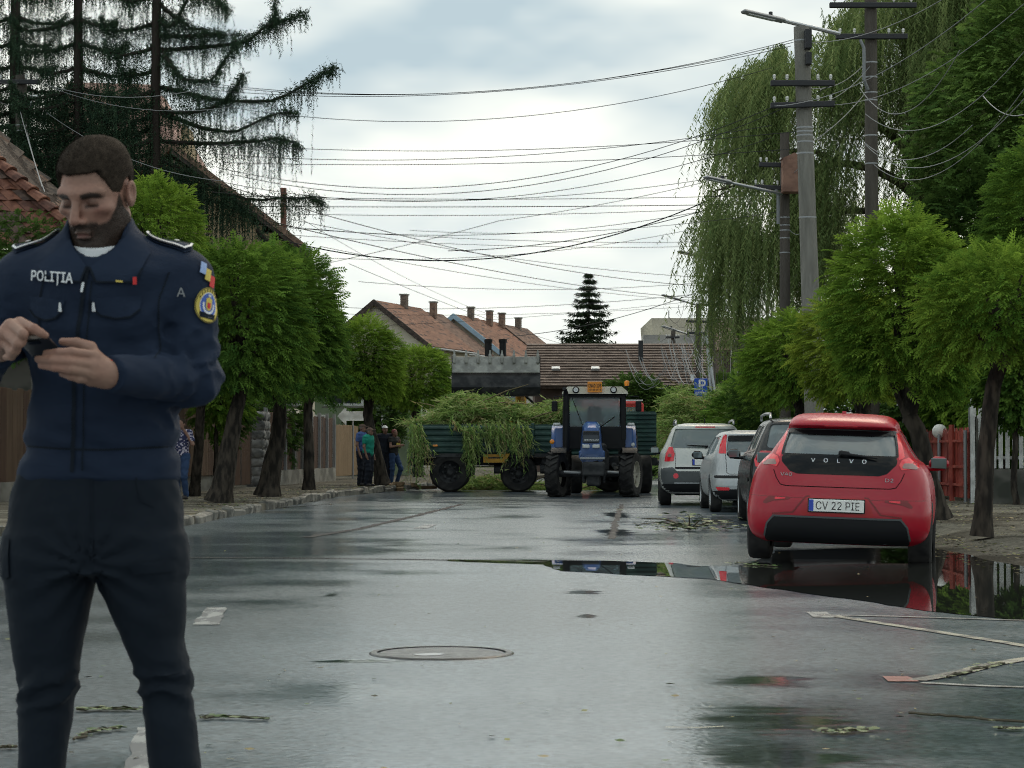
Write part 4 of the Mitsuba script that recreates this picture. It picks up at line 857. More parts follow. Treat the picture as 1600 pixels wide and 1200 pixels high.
def lamp(label, p0, p1, r=.03, head=.75, m=None):
    t = thing('street_lamp', label, 'street lamp', 'street lamps on the right hand poles'); p0, p1 = np.asarray(p0), np.asarray(p1); d = unit(p1 - p0)
    obj('arm', MB().tube([p0, p1 - d * head * .8], r, 8), m or M_ALU, t)
    R = np.stack([d, unit(np.cross([0, 0, 1.0], d)), np.cross(d, unit(np.cross([0, 0, 1.0], d)))], 1)
    hd_ = obj('head', MB().box(p1 - d * head * .45, (head, .22, .075), R, bevel=.03).box(p1 - d * head * .78, (head * .3, .12, .11), R, bevel=.03), M_STEEL, t)
    obj('lens', MB().box(p1 - d * head * .4 - R[:, 2] * .042, (head * .62, .16, .012), R), M_LENS, hd_)
    obj('sensor', MB().lathe([(0, .10), (.04, .09), (.045, .0), (0, 0)], 10, c=p1 - d * head * .62 + R[:, 2] * .03), M_DARK, hd_)
    return t
pA, a, b = pole('tall grey concrete pole with two crossarms left of the plain taller pole', (1277, 790), 42, (1252, 42), .19, .145, arms=[(1204, 1304, 130, 0), (1204, 1304, 165, -3)], bands=(64, 200, 206, 212, 222, 240, 340))
obj('step_bracket', MB().box(W(1262, 62, 41.8), (.12, .3, .35)).box(W(1263, 92, 41.8), (.10, .25, .22)), M_ARM, pA)
pB, a, b = pole('tall dark concrete pole carrying the highest lamp arm and crossarms', (1364, 790), 46, (1360, -80), .15, .125, M_POLED, arms=[(1296, 1432, 8, 0), (1306, 1418, 57, 0)], bands=(98, 121, 145, 157, 212, 256))
obj('conduit', MB().tube([W(1344, 62, 45.7), W(1350, 75, 45.7), W(1350, 125, 45.7), W(1356, 140, 45.8)], .035, 8), M_CABLEG, pB)
pC, a, b = pole('wooden pole with a rusty transformer box, behind the tall grey pole', (1227, 780), 52, (1226, 208), .14, .11, M_POLED, arms=[(1186, 1232, 257, 1), (1178, 1228, 292, 2)], bands=(340, 352, 360, 372, 395))
obj('transformer_box', MB().box(W(1237, 275, 51.6), (.45, .4, .8), bevel=.02), M_RUSTBOX, pC); obj('box_roof', MB().prism(Polygon([(-.3, 0), (.3, 0), (0, .14)]), .5, R=rotx(math.pi / 2), c=W(1237, 252, 51.9)), M_RUSTBOX, pC)
obj('conduit', MB().tube([W(1212, 296, 51.8), W(1216, 306, 51.8), W(1216, 350, 51.8)], .04, 8), M_CABLEG, pC)
pD, a, b = pole('pole with a pointed cap beside the parking sign', (1113, 760), 86, (1112, 419), .15, .14, M_POLED, arms=[(1090, 1132, 455, 2), (1088, 1136, 476, 1)], bands=(500, 520), pointed=True)
pE, a, b = pole('dark pole half hidden by the willow strands', (1160, 770), 72, (1156, 398), .13, .10, M_POLED, arms=[(1138, 1172, 432, 0)], bands=(530,))
pF, a, b = pole('thin dark pole wrapped in loose cables', (1092, 750), 98, (1091, 478), .13, .11, M_POLED, arms=[(1072, 1106, 502, 1), (1074, 1104, 520, 1)])
pG, a, b = pole('short pole farthest away before the grey block', (1053, 745), 118, (1052, 517), .14, .12, M_POLED, arms=[(1040, 1062, 527, 0)])
pH, a, b = pole('utility pole with a camera at the left edge of the picture', (36, 800), 52, (33, 118), .15, .13, M_POLED, arms=[(-20, 62, 128, 0)], bands=(150, 196, 205))
obj('bracket', MB().tube([W(40, 182, 51.8), W(46, 172, 51.7), W(50, 158, 51.7)], .025, 6), M_ALU, pH)
cm = thing('security_camera', 'white security camera on the pole at the left edge', 'camera'); obj('housing', MB().box(W(55, 153, 51.6), (.21, .26, .11), bevel=.02), M_FENWHITE, cm); obj('lens', MB().box(W(55, 153.5, 51.46), (.07, .03, .05)), M_DARK, cm)
# leaning white stay rods by the pointed pole
for (p, q) in (((1103, 520), (1118, 620)), ((1105, 545), (1112, 625)), ((1160, 545), (1152, 592))):
    tg = thing('stay_rod', 'pale rod leaning against the poles by the parking sign', 'rod', 'stay rods by the parking sign'); obj('rod', MB().tube([W(*p, 84), W(*q, 83)], .05, 6), M_CABLEW if q[0] < 1140 else M_CABLEG, tg)
lamp('highest street lamp, on the long arm at the top right', W(1312, 53, 45.8), W(1163, 18, 45.2), .045, .95)
lamp('street lamp on the wooden pole with the rusty box', W(1222, 303, 51.8), W(1103, 277, 51), .035, .7)
lamp('street lamp whose arm comes out of the willow', W(1128, 408, 71), W(1062, 393, 70), .035, .8)
lamp('small street lamp beside the pointed pole', W(1091, 477, 97), W(1036, 461, 96), .05, .9)
lamp('lowest street lamp in front of the grey block', W(1078, 523, 99), W(1036, 510, 98), .045, .8)

def cable(p, q, sag, r=.0075, n=26):
    p, q = np.asarray(p, float), np.asarray(q, float); s = np.linspace(0, 1, n)[:, None]; w = p + (q - p) * s; w[:, 2] -= 4 * sag * (s * (1 - s))[:, 0]
    return MB().tube(w, r * .82, 5, caps=False)
ORD = 'topmost|second|third|fourth|fifth|sixth|seventh|eighth|ninth|tenth|eleventh|twelfth|thirteenth|fourteenth|fifteenth'.split('|')
def wires(lst, label, group, m=None, name='overhead_cable'):
    if isinstance(label, str) and '{}' in label:
        o_ = np.argsort(np.argsort([q[1] + q[4] for q in lst])); label = [label.format(ORD[k]) for k in o_]
    for i_, (x0, y0, d0, x1, y1, d1, sag, r) in enumerate(lst):
        obj(name, cable(W(x0, y0, d0), W(x1, y1, d1), sag, r), m or M_CABLE, label=label if isinstance(label, str) else label[i_], cat='cable', group=group, smooth=True)
wires([(330, 131, 43, 1240, 62, 42, .55, .008), (330, 135, 43.4, 1240, 66, 42, .5, .008), (330, 141, 43.8, 1236, 72, 42, .45, .008)], ['uppermost of the three parallel cables crossing the sky', 'middle one of the three parallel cables crossing the sky', 'lowest of the three parallel cables crossing the sky'], 'three high cables across the sky')
wires([(360, 168, 44, 1206, 106, 42, .6, .008)], 'single cable below the three high parallel ones', 'single high cable')
wires([(340, 262, 45, 1206, 168, 42, .9, .009), (360, 272, 45, 1300, 133, 42, 1.1, .009), (350, 285, 45, 1206, 215, 42, .75, .008), (350, 254, 45, 1250, 232, 42, .15, .008)], ['sagging mid sky cable ending at the lower crossarm of the grey pole', 'longest sagging cable, running on past the grey pole', 'lowest of the sagging mid sky cables', 'nearly straight cable just above the sagging ones'], 'sagging cables in mid sky')
wires([(330, 283, 44, 1128, 448, 72, .45, .011), (420, 345, 46, 1100, 466, 86, .3, .012)], ['cable slanting down to the pole in the willow', 'thicker cable slanting down to the pointed pole'], 'slanting cables')
wires([(430, 372, 60, 1140, 298, 58, 1.15, .019), (700, 392, 60, 1190, 300, 58, .35, .013)], ['thick black cable sagging lowest above the terraced houses', 'short thick black cable above the right end of the longer one'], 'thick sagging cables')
wires([(340, 306, 52, 1230, 304, 58, .1, .010), (340, 322, 52, 1230, 318, 58, .05, .012), (360, 332, 52, 1180, 322, 60, .15, .009), (380, 362, 55, 1160, 383, 72, .2, .009), (400, 352, 55, 1160, 376, 72, .2, .009)], '{} from the top of the level cables above the roofs', 'level cables above the roofs')
wires([(470, 420, 60, 780, 345, 60, .05, .010), (780, 345, 60, 1190, 262, 58, .12, .009), (545, 412, 60, 905, 545, 100, .15, .009), (420, 310, 55, 790, 500, 90, .3, .007)], '{} from the top of the thin cables slanting across the others', 'thin crossing cables')
wires([(520, 480, 95, 1120, 456, 86, .3, .012), (520, 490, 95, 1090, 478, 98, .2, .010), (560, 510, 100, 1090, 470, 98, .15, .010), (800, 525, 104, 1086, 458, 86, .3, .018), (905, 540, 104, 1052, 522, 118, .6, .012), (930, 530, 110, 1075, 575, 98, .2, .016)], '{} from the top of the cables low over the terraced houses', 'low cables over the terraced houses')
wires([(1250, 232, 42, 1350, 148, 46, .12, .010), (1226, 122, 42, 1352, 99, 46, .35, .010), (1344, 138, 45.8, 1500, 78, 34, .75, .010), (1352, 178, 45.8, 1640, 30, 28, .8, .009), (1352, 224, 45.8, 1520, 195, 36, .45, .010), (1352, 226, 45.8, 1660, 80, 27, .9, .009), (1205, 166, 42, 1640, -90, 28, .5, .009), (1300, 164, 42, 1650, -40, 28, .4, .008), (1262, 66, 42, 1560, -60, 30, .3, .008), (1262, 165, 42, 1362, 100, 46, .2, .009), (1536, 150, 33, 1640, 150, 29, .28, .010), (1270, 215, 42, 1226, 268, 58, .3, .010), (1364, 256, 46, 1620, 110, 29, .8, .009), (1275, 330, 42, 1226, 345, 58, .4, .009), (1226, 215, 58, 1250, 205, 42, .2, .008)], '{} from the top of the pale cables looping between the near poles', 'pale cables between the near poles', M_CABLEG)
wires([(330, 240, 45, 1206, 196, 42, .35, .008), (330, 300, 48, 1226, 258, 58, .5, .009), (340, 318, 52, 1160, 436, 72, .35, .009), (440, 400, 60, 1140, 345, 70, .5, .009), (500, 385, 62, 1100, 470, 90, .25, .010), (380, 345, 55, 1230, 300, 58, .7, .009), (640, 360, 60, 1226, 330, 52, .25, .008), (330, 225, 46, 1250, 205, 42, .25, .008), (560, 440, 80, 1112, 440, 86, .3, .011)], '{} from the top of the fine wires strung between the thicker ones', 'fine wires across the sky')
r = np.random.default_rng(31)
lst = []
for i in range(30):
    x0, y0 = r.uniform(1030, 1086), r.uniform(527, 548); x1 = x0 + r.uniform(18, 42); y1 = y0 + r.uniform(15, 75); lst.append((x0, y0, r.uniform(92, 100), x1, y1, r.uniform(92, 100), r.uniform(.25, 1.0), .011))
for i in range(9):
    x0, y0 = r.uniform(975, 1010), r.uniform(545, 575); lst.append((x0, y0, 99, x0 + r.uniform(35, 60), y0 + r.uniform(-8, 22), 97, r.uniform(.5, 1.1), .011))
wires(lst, 'pale loose cable looping down from the far poles', 'loose loops on the far poles', M_CABLEW, 'loose_cable')
lst = []
for i in range(26):
    x0 = r.uniform(1090, 1168); y0 = r.uniform(470, 540); lst.append((x0, y0, r.uniform(80, 90), x0 + r.normal(0, 3), y0 + r.uniform(50, 120), r.uniform(80, 90), .02, .010))
wires(lst, 'thin cable end hanging straight down by the parking sign', 'cable ends hanging by the parking sign', M_CABLEG, 'hanging_cable')
lst = []
for i in range(34):
    x0 = r.uniform(1064, 1150); y0 = r.uniform(468, 530); lst.append((x0, y0, r.uniform(84, 98), x0 + r.normal(0, 16), y0 + r.uniform(-20, 40), r.uniform(84, 98), r.uniform(.1, .5), .011))
wires(lst, 'black cable tangled round the far poles', 'tangled cables on the far poles', M_CABLE, 'tangled_cable')
lst = [(33, 128, 52, -40, 100, 48, .2, .009), (60, 128, 52, 340, 133, 43, .3, .009), (40, 196, 52, 70, 300, 40, .1, .012), (28, 160, 52, 66, 292, 40, .05, .010), (60, 128, 52, 360, 168, 44, .3, .008), (40, 150, 52, 350, 283, 44, .4, .009), (-30, 128, 50, 45, 150, 52, .35, .009), (40, 205, 52, 330, 312, 52, .3, .009)]
wires(lst, '{} from the top of the cables at the camera pole', 'cables at the camera pole', M_CABLEG)
# parking sign
t = thing('parking_sign', 'blue parking sign with a white letter P by the pile of branches', 'sign')
c = W(1095, 605, 83); w_, h_ = .50, .66
obj('plate', MB().box(c, (w_, .025, h_), bevel=.01), M_BLUESIGN, t)
m = meshkit.text_mesh('P', .36, .008, bold=True); v = np.array(m.vertices); v = np.column_stack([v[:, 0] - .12, v[:, 2], v[:, 1]]); v[:, 1] *= -1; obj('letter', MB().add(v + c + [0, -.014, -.085], np.array(m.faces)[:, ::-1]), M_FENWHITE, t)
bar = MB()
for k, z in enumerate((-.19, -.255)):
    for j in range(5): bar.box(c + [-.17 + j * .085, -.015, z], (.07, .006, .03))
obj('small_print', bar, M_FENWHITE, t, label='two lines of small white print')
obj('lower_plate', MB().box(c + [0.01, 0.01, -h_ / 2 - .10], (.40, .02, .17)), M_STEEL, t)
obj('post', MB().tube([c + [0, .05, .3], [c[0], 83.05, .05]], .035, 8), M_STEEL, t)
t = thing('white_meter_box', 'small white box fixed beside the parking sign', 'box'); obj('case', MB().box(W(1082, 590, 84), (.14, .1, .22), bevel=.01), M_FENWHITE, t)
t = thing('red_reflector_post', 'thin post with red and white reflectors behind the red car', 'post')
for k in range(3): obj('reflector', MB().box(W(1354.5, 622 + k * 7, 41), (.05, .02, .075)), M_FENWHITE if k == 1 else mat('reflector_red', PR((.6, .02, .02), .3)) if k == 0 else 'mat_reflector_red', t)
obj('stick', MB().tube([W(1354.5, 640, 41.03), W(1354.5, 778, 41.03)], .02, 6), M_STEEL, t)
# ================================================================== vehicles
def PAINT(n, c, rough=.30, metal=0.0, coat=1.0): return mat(n, {'type': 'twosided', 'bsdf': {'type': 'principled', 'base_color': c if isinstance(c, dict) else rgb(*c), 'roughness': rough, 'metallic': metal, 'specular': .28, 'clearcoat': coat, 'clearcoat_gloss': .96}})
def grime(c, d, z0=.25, z1=.75): return mikit.proc(lambda p, n, uv: mikit.mix(c, d, (1 - sstep(z0, z1, p.z + .25 * fbm(p.x * 4, p.y * 4, p.z * 4, 3))) * .55))
M_RED = PAINT('car_red', (.35, .004, .019), .27, 0, .8); M_SILVER = PAINT('car_silver', grime([.44, .46, .47], [.22, .22, .21]), .32, .35); M_GREIGE = PAINT('car_greige', grime([.52, .53, .50], [.30, .30, .28]), .30, .25); M_BLACKCAR = PAINT('car_black', (.012, .013, .015), .2)
M_PLAS = mat('plastic_black', PR((.010, .011, .013), .55, .25)); M_PLASG = mat('plastic_grey', PR((.07, .078, .082), .5, .4)); M_GLOSSK = mat('gloss_black', PR((.004, .005, .006), .10, .22))
M_TYRE = mat('tyre', PR(noisy((.012, .012, .013), (.035, .034, .033), 6), .75, .3)); M_RIM = mat('rim', PR((.40, .41, .42), .35, .5, .7)); M_RIMD = mat('rim_dull', PR((.42, .40, .33), .55))
M_GLASS = mat('car_glass', {'type': 'principledthin', 'base_color': rgb(.50, .58, .60), 'roughness': .05, 'spec_trans': .72, 'eta': 1.7, 'diff_trans': 0.0})
M_LRED = mat('lens_red', PR((.68, .02, .035), .08, .7)); M_LCLEAR = mat('lens_clear', PR((.26, .15, .14), .12, .6)); M_CHROME = mat('chrome', PR((.75, .76, .77), .15, .5, 1.0)); M_PLATE = mat('plate_white', PR((.78, .78, .75), .4)); M_INK = mat('plate_ink', PR((.012, .012, .014), .5)); M_EUBLUE = mat('plate_blue', PR((.02, .06, .42), .4)); M_SEAT = mat('seat_cloth', PR((.03, .032, .035), .8, .2)); M_MIRR = mat('mirror', PR((.20, .24, .25), .06, .5, 1.0))
M_SEAM = mat('seam', PR((.015, .004, .005), .8, .1))

M_CLEAR = mat('clear_glass', {'type': 'principledthin', 'base_color': rgb(.80, .88, .90), 'roughness': .05, 'spec_trans': .95, 'eta': 1.3, 'diff_trans': 0.0})
class Loft:
    """Car shell from horizontal slices (z, half width, rear y, front y, rear corner depth, front corner depth)."""
    def __init__(s, rows, n=2.7, inset=0.0, zr=None, nf=2.4):
        a = np.array(rows, float); s.z0, s.z1, s.n, s.nf = a[0, 0], a[-1, 0], n, nf
        s.f = [PchipInterpolator(a[:, 0], a[:, k]) for k in range(1, 6)]; s.i = inset
        if zr: s.z0, s.z1 = zr
    def par(s, z):
        w, r, f, c, d = (g(z) for g in s.f); return w - s.i, r + s.i, f - s.i, c, d
    def rear(s, x, z):
        w, r, f, c, d = s.par(z); u = np.clip(np.abs(x) / w, 0, .9999); return r + c * (1 - (1 - u ** s.n) ** (1 / s.n))
    def front(s, x, z):
        w, r, f, c, d = s.par(z); u = np.clip(np.abs(x) / w, 0, .9999); return f - d * (1 - (1 - u ** s.nf) ** (1 / s.nf))
    def side(s, y, z):
        w, r, f, c, d = s.par(z); v = np.clip(1 - (y - r) / c, 0, 1); q = np.clip(1 - (f - y) / d, 0, 1)
        return w * np.minimum((1 - np.minimum(v, .9999) ** s.n) ** (1 / s.n), (1 - np.minimum(q, .9999) ** s.nf) ** (1 / s.nf))
    def solid(s, nz=64, m=40):
        zs = np.linspace(0, 1, nz); zs = s.z0 + (s.z1 - s.z0) * (1 - (1 - zs) ** 1.6); R = []
        t = np.linspace(0, np.pi, m)
        for z in zs:
            w, r, f, c, d = s.par(z)
            cu, sv = np.sign(np.cos(t)) * np.abs(np.cos(t)) ** (2 / s.n), np.abs(np.sin(t)) ** (2 / s.n); A = np.stack([w * cu, r + c * (1 - sv)], 1)
            cu, sv = np.sign(np.cos(t)) * np.abs(np.cos(t)) ** (2 / s.nf), np.abs(np.sin(t)) ** (2 / s.nf); B = np.stack([-w * cu, f - d * (1 - sv)], 1)
            k = np.linspace(0, 1, 9)[1:-1, None]; R.append(np.column_stack([np.vstack([A, A[-1] + (B[0] - A[-1]) * k, B, B[-1] + (A[0] - B[-1]) * k]), np.full(2 * m + 14, z)]))
        R = np.array(R); k = R.shape[1]; i, j = np.meshgrid(np.arange(nz - 1), np.arange(k), indexing='ij')
        q = np.stack([i * k + j, i * k + (j + 1) % k, (i + 1) * k + (j + 1) % k, (i + 1) * k + j], -1).reshape(-1, 4)
        V = np.vstack([R.reshape(-1, 3), R[0].mean(0), R[-1].mean(0)]); j = np.arange(k); o = (nz - 1) * k
        F = np.vstack([q[:, [0, 2, 1]], q[:, [0, 3, 2]], np.stack([j * 0 + nz * k, j, (j + 1) % k], 1), np.stack([j * 0 + nz * k + 1, o + (j + 1) % k, o + j], 1)])
        m_ = trimesh.Trimesh(V, F, process=False)
        if m_.volume < 0: m_.invert()
        return m_
def prism_y(P, y0, y1):
    """(x,z) polygon pushed along y"""
    return MB().prism(P, y1 - y0, R=rotx(math.pi / 2), c=(0, y1, 0))
def prism_x(P, x0, x1):
    R = np.array([[0, 0, 1.0], [1, 0, 0], [0, 1, 0]]); return MB().prism(P, x1 - x0, R=R, c=(x0, 0, 0))
def lathe_x(mb, prof, c, n=28, sx=1):
    return mb.lathe(prof, n, R=np.array([[0, 0, sx], [0, 1.0, 0], [-1.0, 0, 0]]) if sx > 0 else np.array([[0, 0, -1.0], [0, 1, 0], [1.0, 0, 0]]), c=c)
class Veh:
    def __init__(s, key, R, t): s.k, s.R, s.t = key, np.asarray(R, float), np.asarray(t, float)
    def put(s, name, mesh, m, parent=None, smooth=False, **k):
        if isinstance(mesh, MB): mesh = mesh.mesh()
        mm = trimesh.Trimesh(np.asarray(mesh.vertices) @ s.R.T + s.t, mesh.faces, process=False)
        return obj(name, mm, m, parent or s.k, smooth=smooth, **k)
    def wheel(s, x, y, r, w, out, rim=.62, m=M_RIM, spokes=5, steer=0.0, tread=0):
        mb = MB(); h = w / 2
        prof = [(r * rim, -h * .9), (r * .9, -h), (r * .975, -h * .86), (r, -h * .6), (r, h * .6), (r * .975, h * .86), (r * .9, h), (r * rim, h * .9)]
        lathe_x(mb, prof, (0, 0, 0), 36)
        for k in range(tread):
            a = 2 * math.pi * k / tread; 
            for sgn in (-1, 1):
                c = np.array([sgn * h * .45, math.cos(a + sgn * .12) * (r + .018), math.sin(a + sgn * .12) * (r + .018)]); mb.box(c, (h * 1.0, .05, .045), rotx(a + sgn * .12 - math.pi / 2) @ rotz(sgn * .55))
        mb.xf(rotz(steer), (x, y, r)); ty = s.put('wheel', mb, M_TYRE, smooth=35)
        mr = MB(); o = out; lathe_x(mr, [(0, h * .50), (r * .13, h * .52), (r * .16, h * .3), (r * .5, h * .05), (r * rim * .92, h * .2), (r * rim, h * .92), (r * rim * 1.04, h * .92)], (0, 0, 0), 30, o)
        for k in range(spokes):
            a = 2 * math.pi * k / spokes; mr.box((o * h * .45, math.cos(a) * r * .36, math.sin(a) * r * .36), (h * .25, r * .5, r * .13), rotx(a))
        lathe_x(mr, [(0, -h * .3), (r * rim, -h * .3)], (0, 0, 0), 20, o)
        mr.xf(rotz(steer), (x, y, r)); s.put('rim', mr, m, ty, smooth=35)
def conform(L, P, off, step=.03, face='rear'):
    v, f = tri_poly(P, step); x, z = v[:, 0], v[:, 1]
    if face == 'rear': return MB().add(np.column_stack([x, L.rear(x, z) - off, z]), f)
    if face == 'front': return MB().add(np.column_stack([x, L.front(x, z) + off, z]), f[:, ::-1])
    sg = 1 if face == 'right' else -1; return MB().add(np.column_stack([sg * (L.side(x, z) + off), x, z]), f if sg > 0 else f[:, ::-1])
def mirror_poly(p): return Polygon([(-a, b) for a, b in p])
def rp(p, r=.03): return Polygon(p).buffer(-r).buffer(r) if r else Polygon(p)
def text_panel(V, name, txt, height, x, z, L, off, m, parent=None, spread=1.0, bold=False, yfix=None):
    tm = meshkit.text_mesh(txt, height, .004, bold=bold); v = np.array(tm.vertices) * [spread, 1, 1]; c = (v[:, 0].max() + v[:, 0].min()) / 2; xx, zz = v[:, 0] - c + x, v[:, 1] - height / 2 + z
    y = (L.rear(xx, zz) if yfix is None else yfix) - off - v[:, 2]
    return V.put(name, trimesh.Trimesh(np.column_stack([xx, y, zz]), np.array(tm.faces), process=False), m, parent)

def build_car(name, label, rows, pos, heading, roll, paint, rear_win, side_wins, screen, wheel, n=2.7, rails=False, extras=None, group='cars parked along the right kerb', mir=(.93, 2.5, 1.0), mirmat=None, cab=(.72, 1.39), liner=True):
    L = Loft(rows, n); k = thing(name, label, 'car', group)
    R = rotz(-heading) @ roty(roll); V = Veh(k, R, (pos[0], pos[1], 0)); V.L = L
    body = to_man(L.solid())
    opens = [to_man(prism_y(rear_win, -1, 1.25)), to_man(prism_y(screen, 1.7, 6))] + [to_man(prism_x(p, -2, 2)) for p in side_wins]
    cav = Loft(rows, n, .045, (cab[0], cab[1])); cut = to_man(cav.solid(40, 30)); hole = opens[0]
    for o in opens[1:]: hole = hole + o
    wr, tw, yr, yf, trk = wheel
    wells = None
    for y in (yr, yf):
        for sx in (-1, 1):
            mm = MB(); lathe_x(mm, [(0, 0), (wr + .055, 0), (wr + .055, .8), (0, .8)], (sx * (trk - tw / 2 - .06), y, wr), 28, sx); q = to_man(mm.mesh() if mm.mesh().volume > 0 else trimesh.Trimesh(mm.mesh().vertices, mm.mesh().faces[:, ::-1], process=False)); wells = q if wells is None else wells + q
    b = body - cut - hole - wells
    V.put('body', from_man(b), paint, smooth=28)
    cav2 = Loft(rows, n, .062, (cab[0] + .012, cab[1] - .012)); ln = cut - to_man(cav2.solid(40, 30)) - hole
    sh = Loft(rows, n, .047, (cab[0] + .002, cab[1] - .002)); ln = to_man(sh.solid(40, 30)) - to_man(cav2.solid(40, 30)) - hole
    V.put('lining', from_man(ln), M_SEAT, smooth=40)
    gi = Loft(rows, n, .012)
    V.put('rear_window', conform(gi, rear_win.buffer(.012), 0, .05), M_GLASS, smooth=True); V.put('windscreen', conform(gi, screen.buffer(.012), 0, .06, 'front'), M_GLASS, smooth=True)
    for p in side_wins:
        for f in ('left', 'right'): V.put('side_window', conform(gi, p.buffer(.012), 0, .08, f), M_GLASS, smooth=True)
    for sx in (-1, 1):
        st = MB(); st.box((sx * .36, 2.15, 1.0), (.46, .16, .62), rotx(-.2), bevel=.05).box((sx * .36, 2.08, 1.30), (.26, .10, .15), bevel=.04); V.put('seat', st, M_SEAT)
        V.put('headrest', MB().box((sx * .38, 1.05, 1.06), (.25, .10, .16), bevel=.04).box((sx * .36, 1.08, .84), (.56, .14, .32), bevel=.04), M_SEAT)
    V.put('dashboard', MB().box((0, 3.0, .84), (1.3, .5, .24), bevel=.06), M_SEAT)
    stw = MB(); th = np.linspace(0, 2 * np.pi, 22); stw.tube(np.stack([-.36 + .18 * np.cos(th), 2.68 + 0 * th, .92 + .17 * np.sin(th)], 1), .016, 6); V.put('steering_wheel', stw, M_SEAT)
    for y in (yr, yf):
        for sx in (-1, 1): V.wheel(sx * trk, y, wr, tw, sx)
    for sx in (-1, 1):
        mx = sx * mir[0]; sh_ = MB().box((mx, mir[1], mir[2]), (.21, .15, .15), rotz(sx * .12), bevel=.055); sh_.tube([(sx * (mir[0] - .26), mir[1] + .02, mir[2] - .06), (mx, mir[1] + .01, mir[2] - .05)], .03, 8)
        mk = V.put('wing_mirror', sh_, mirmat or paint, smooth=50); V.put('glass', MB().box((mx, mir[1] - .078, mir[2]), (.165, .012, .11), bevel=.005), M_MIRR, mk)
    V.put('underbody', MB().box((0, (yr + yf) / 2, .27), (trk * 2 - tw - .16, yf - yr + .9, .12)), M_PLAS)
    if rails:
        for sx in (-1, 1):
            y0, y1 = rails[0], rails[1]; xs = sx * rails[2]; z = rails[3]; V.put('roof_rail', MB().tube([(xs, y0, z - .07), (xs, y0 + .06, z), (xs, (y0 + y1) / 2, z + .015), (xs, y1 - .06, z), (xs, y1, z - .07)], .022, 8), M_ALU, smooth=50)
    if extras: extras(V, L)
    return V
def seam(V, L, pts, w=.007, off=.0025, m=M_SEAM, name='seam', face='rear'): V.put(name, conform(L, LineString(pts).buffer(w / 2, cap_style='flat'), off, .03, face), m)
def plate(V, L, x, z, txt, off=.03, name='number_plate'):
    y = float(L.rear(np.array(0.), np.array(z))) - off
    k = V.put(name, MB().box((x, y, z), (.525, .012, .118), bevel=.004), M_PLATE)
    V.put('frame', MB().box((x, y + .004, z), (.545, .012, .136), bevel=.004), M_PLAS, k)
    V.put('blue_band', MB().box((x - .24, y - .0065, z), (.043, .004, .110)), M_EUBLUE, k)
    if txt:
        tm = meshkit.text_mesh(txt, .076, .003); v = np.array(tm.vertices); wd = v[:, 0].max() - v[:, 0].min(); v[:, 0] = (v[:, 0] - v[:, 0].min()) / wd * .415 - .195
        V.put('lettering', trimesh.Trimesh(np.column_stack([v[:, 0] + x, y - .0065 - v[:, 2], v[:, 1] + z - .038]), tm.faces, process=False), M_INK, k)
    return k
def both(V, L, name, pts, off, m, r=.012, step=.025):
    for p in (Polygon(pts), mirror_poly(pts)): V.put(name, conform(L, p.buffer(-r).buffer(r) if r else p, off, step), m, smooth=True)

# --- red hatchback
red_rows = [(.20, .74, .14, 4.15, .46, .7), (.26, .84, .06, 4.25, .45, .8), (.38, .885, .012, 4.33, .46, .85), (.52, .895, .0, 4.36, .50, .9), (.62, .89, .006, 4.36, .54, .95), (.645, .888, .018, 4.34, .54, .95), (.76, .872, .045, 4.27, .56, 1.0), (.86, .85, .075, 3.98, .58, 1.1), (.94, .815, .10, 3.55, .60, .9), (1.0, .765, .125, 3.25, .56, .7), (1.06, .705, .17, 3.10, .50, .6), (1.15, .645, .27, 2.90, .46, .5), (1.25, .585, .385, 2.65, .44, .45), (1.32, .545, .43, 2.45, .42, .42), (1.345, .53, .36, 2.38, .38, .42), (1.39, .520, .40, 2.25, .42, .42), (1.43, .495, .50, 2.08, .5, .45), (1.465, .43, .72, 1.9, .42, .4), (1.482, .28, 1.0, 1.75, .34, .34)]
rw = rp([(-.520, 1.308), (.520, 1.308), (.548, 1.18), (.560, 1.055), (-.560, 1.055), (-.548, 1.18)], .03)
sw = [rp([(1.0, 1.05), (1.95, 1.02), (1.95, 1.33), (1.15, 1.32)], .03), rp([(2.02, 1.02), (2.85, 1.0), (2.35, 1.33), (2.02, 1.33)], .03)]
scr = rp([(-.50, 1.36), (.50, 1.36), (.70, 1.02), (-.70, 1.02)], .03)
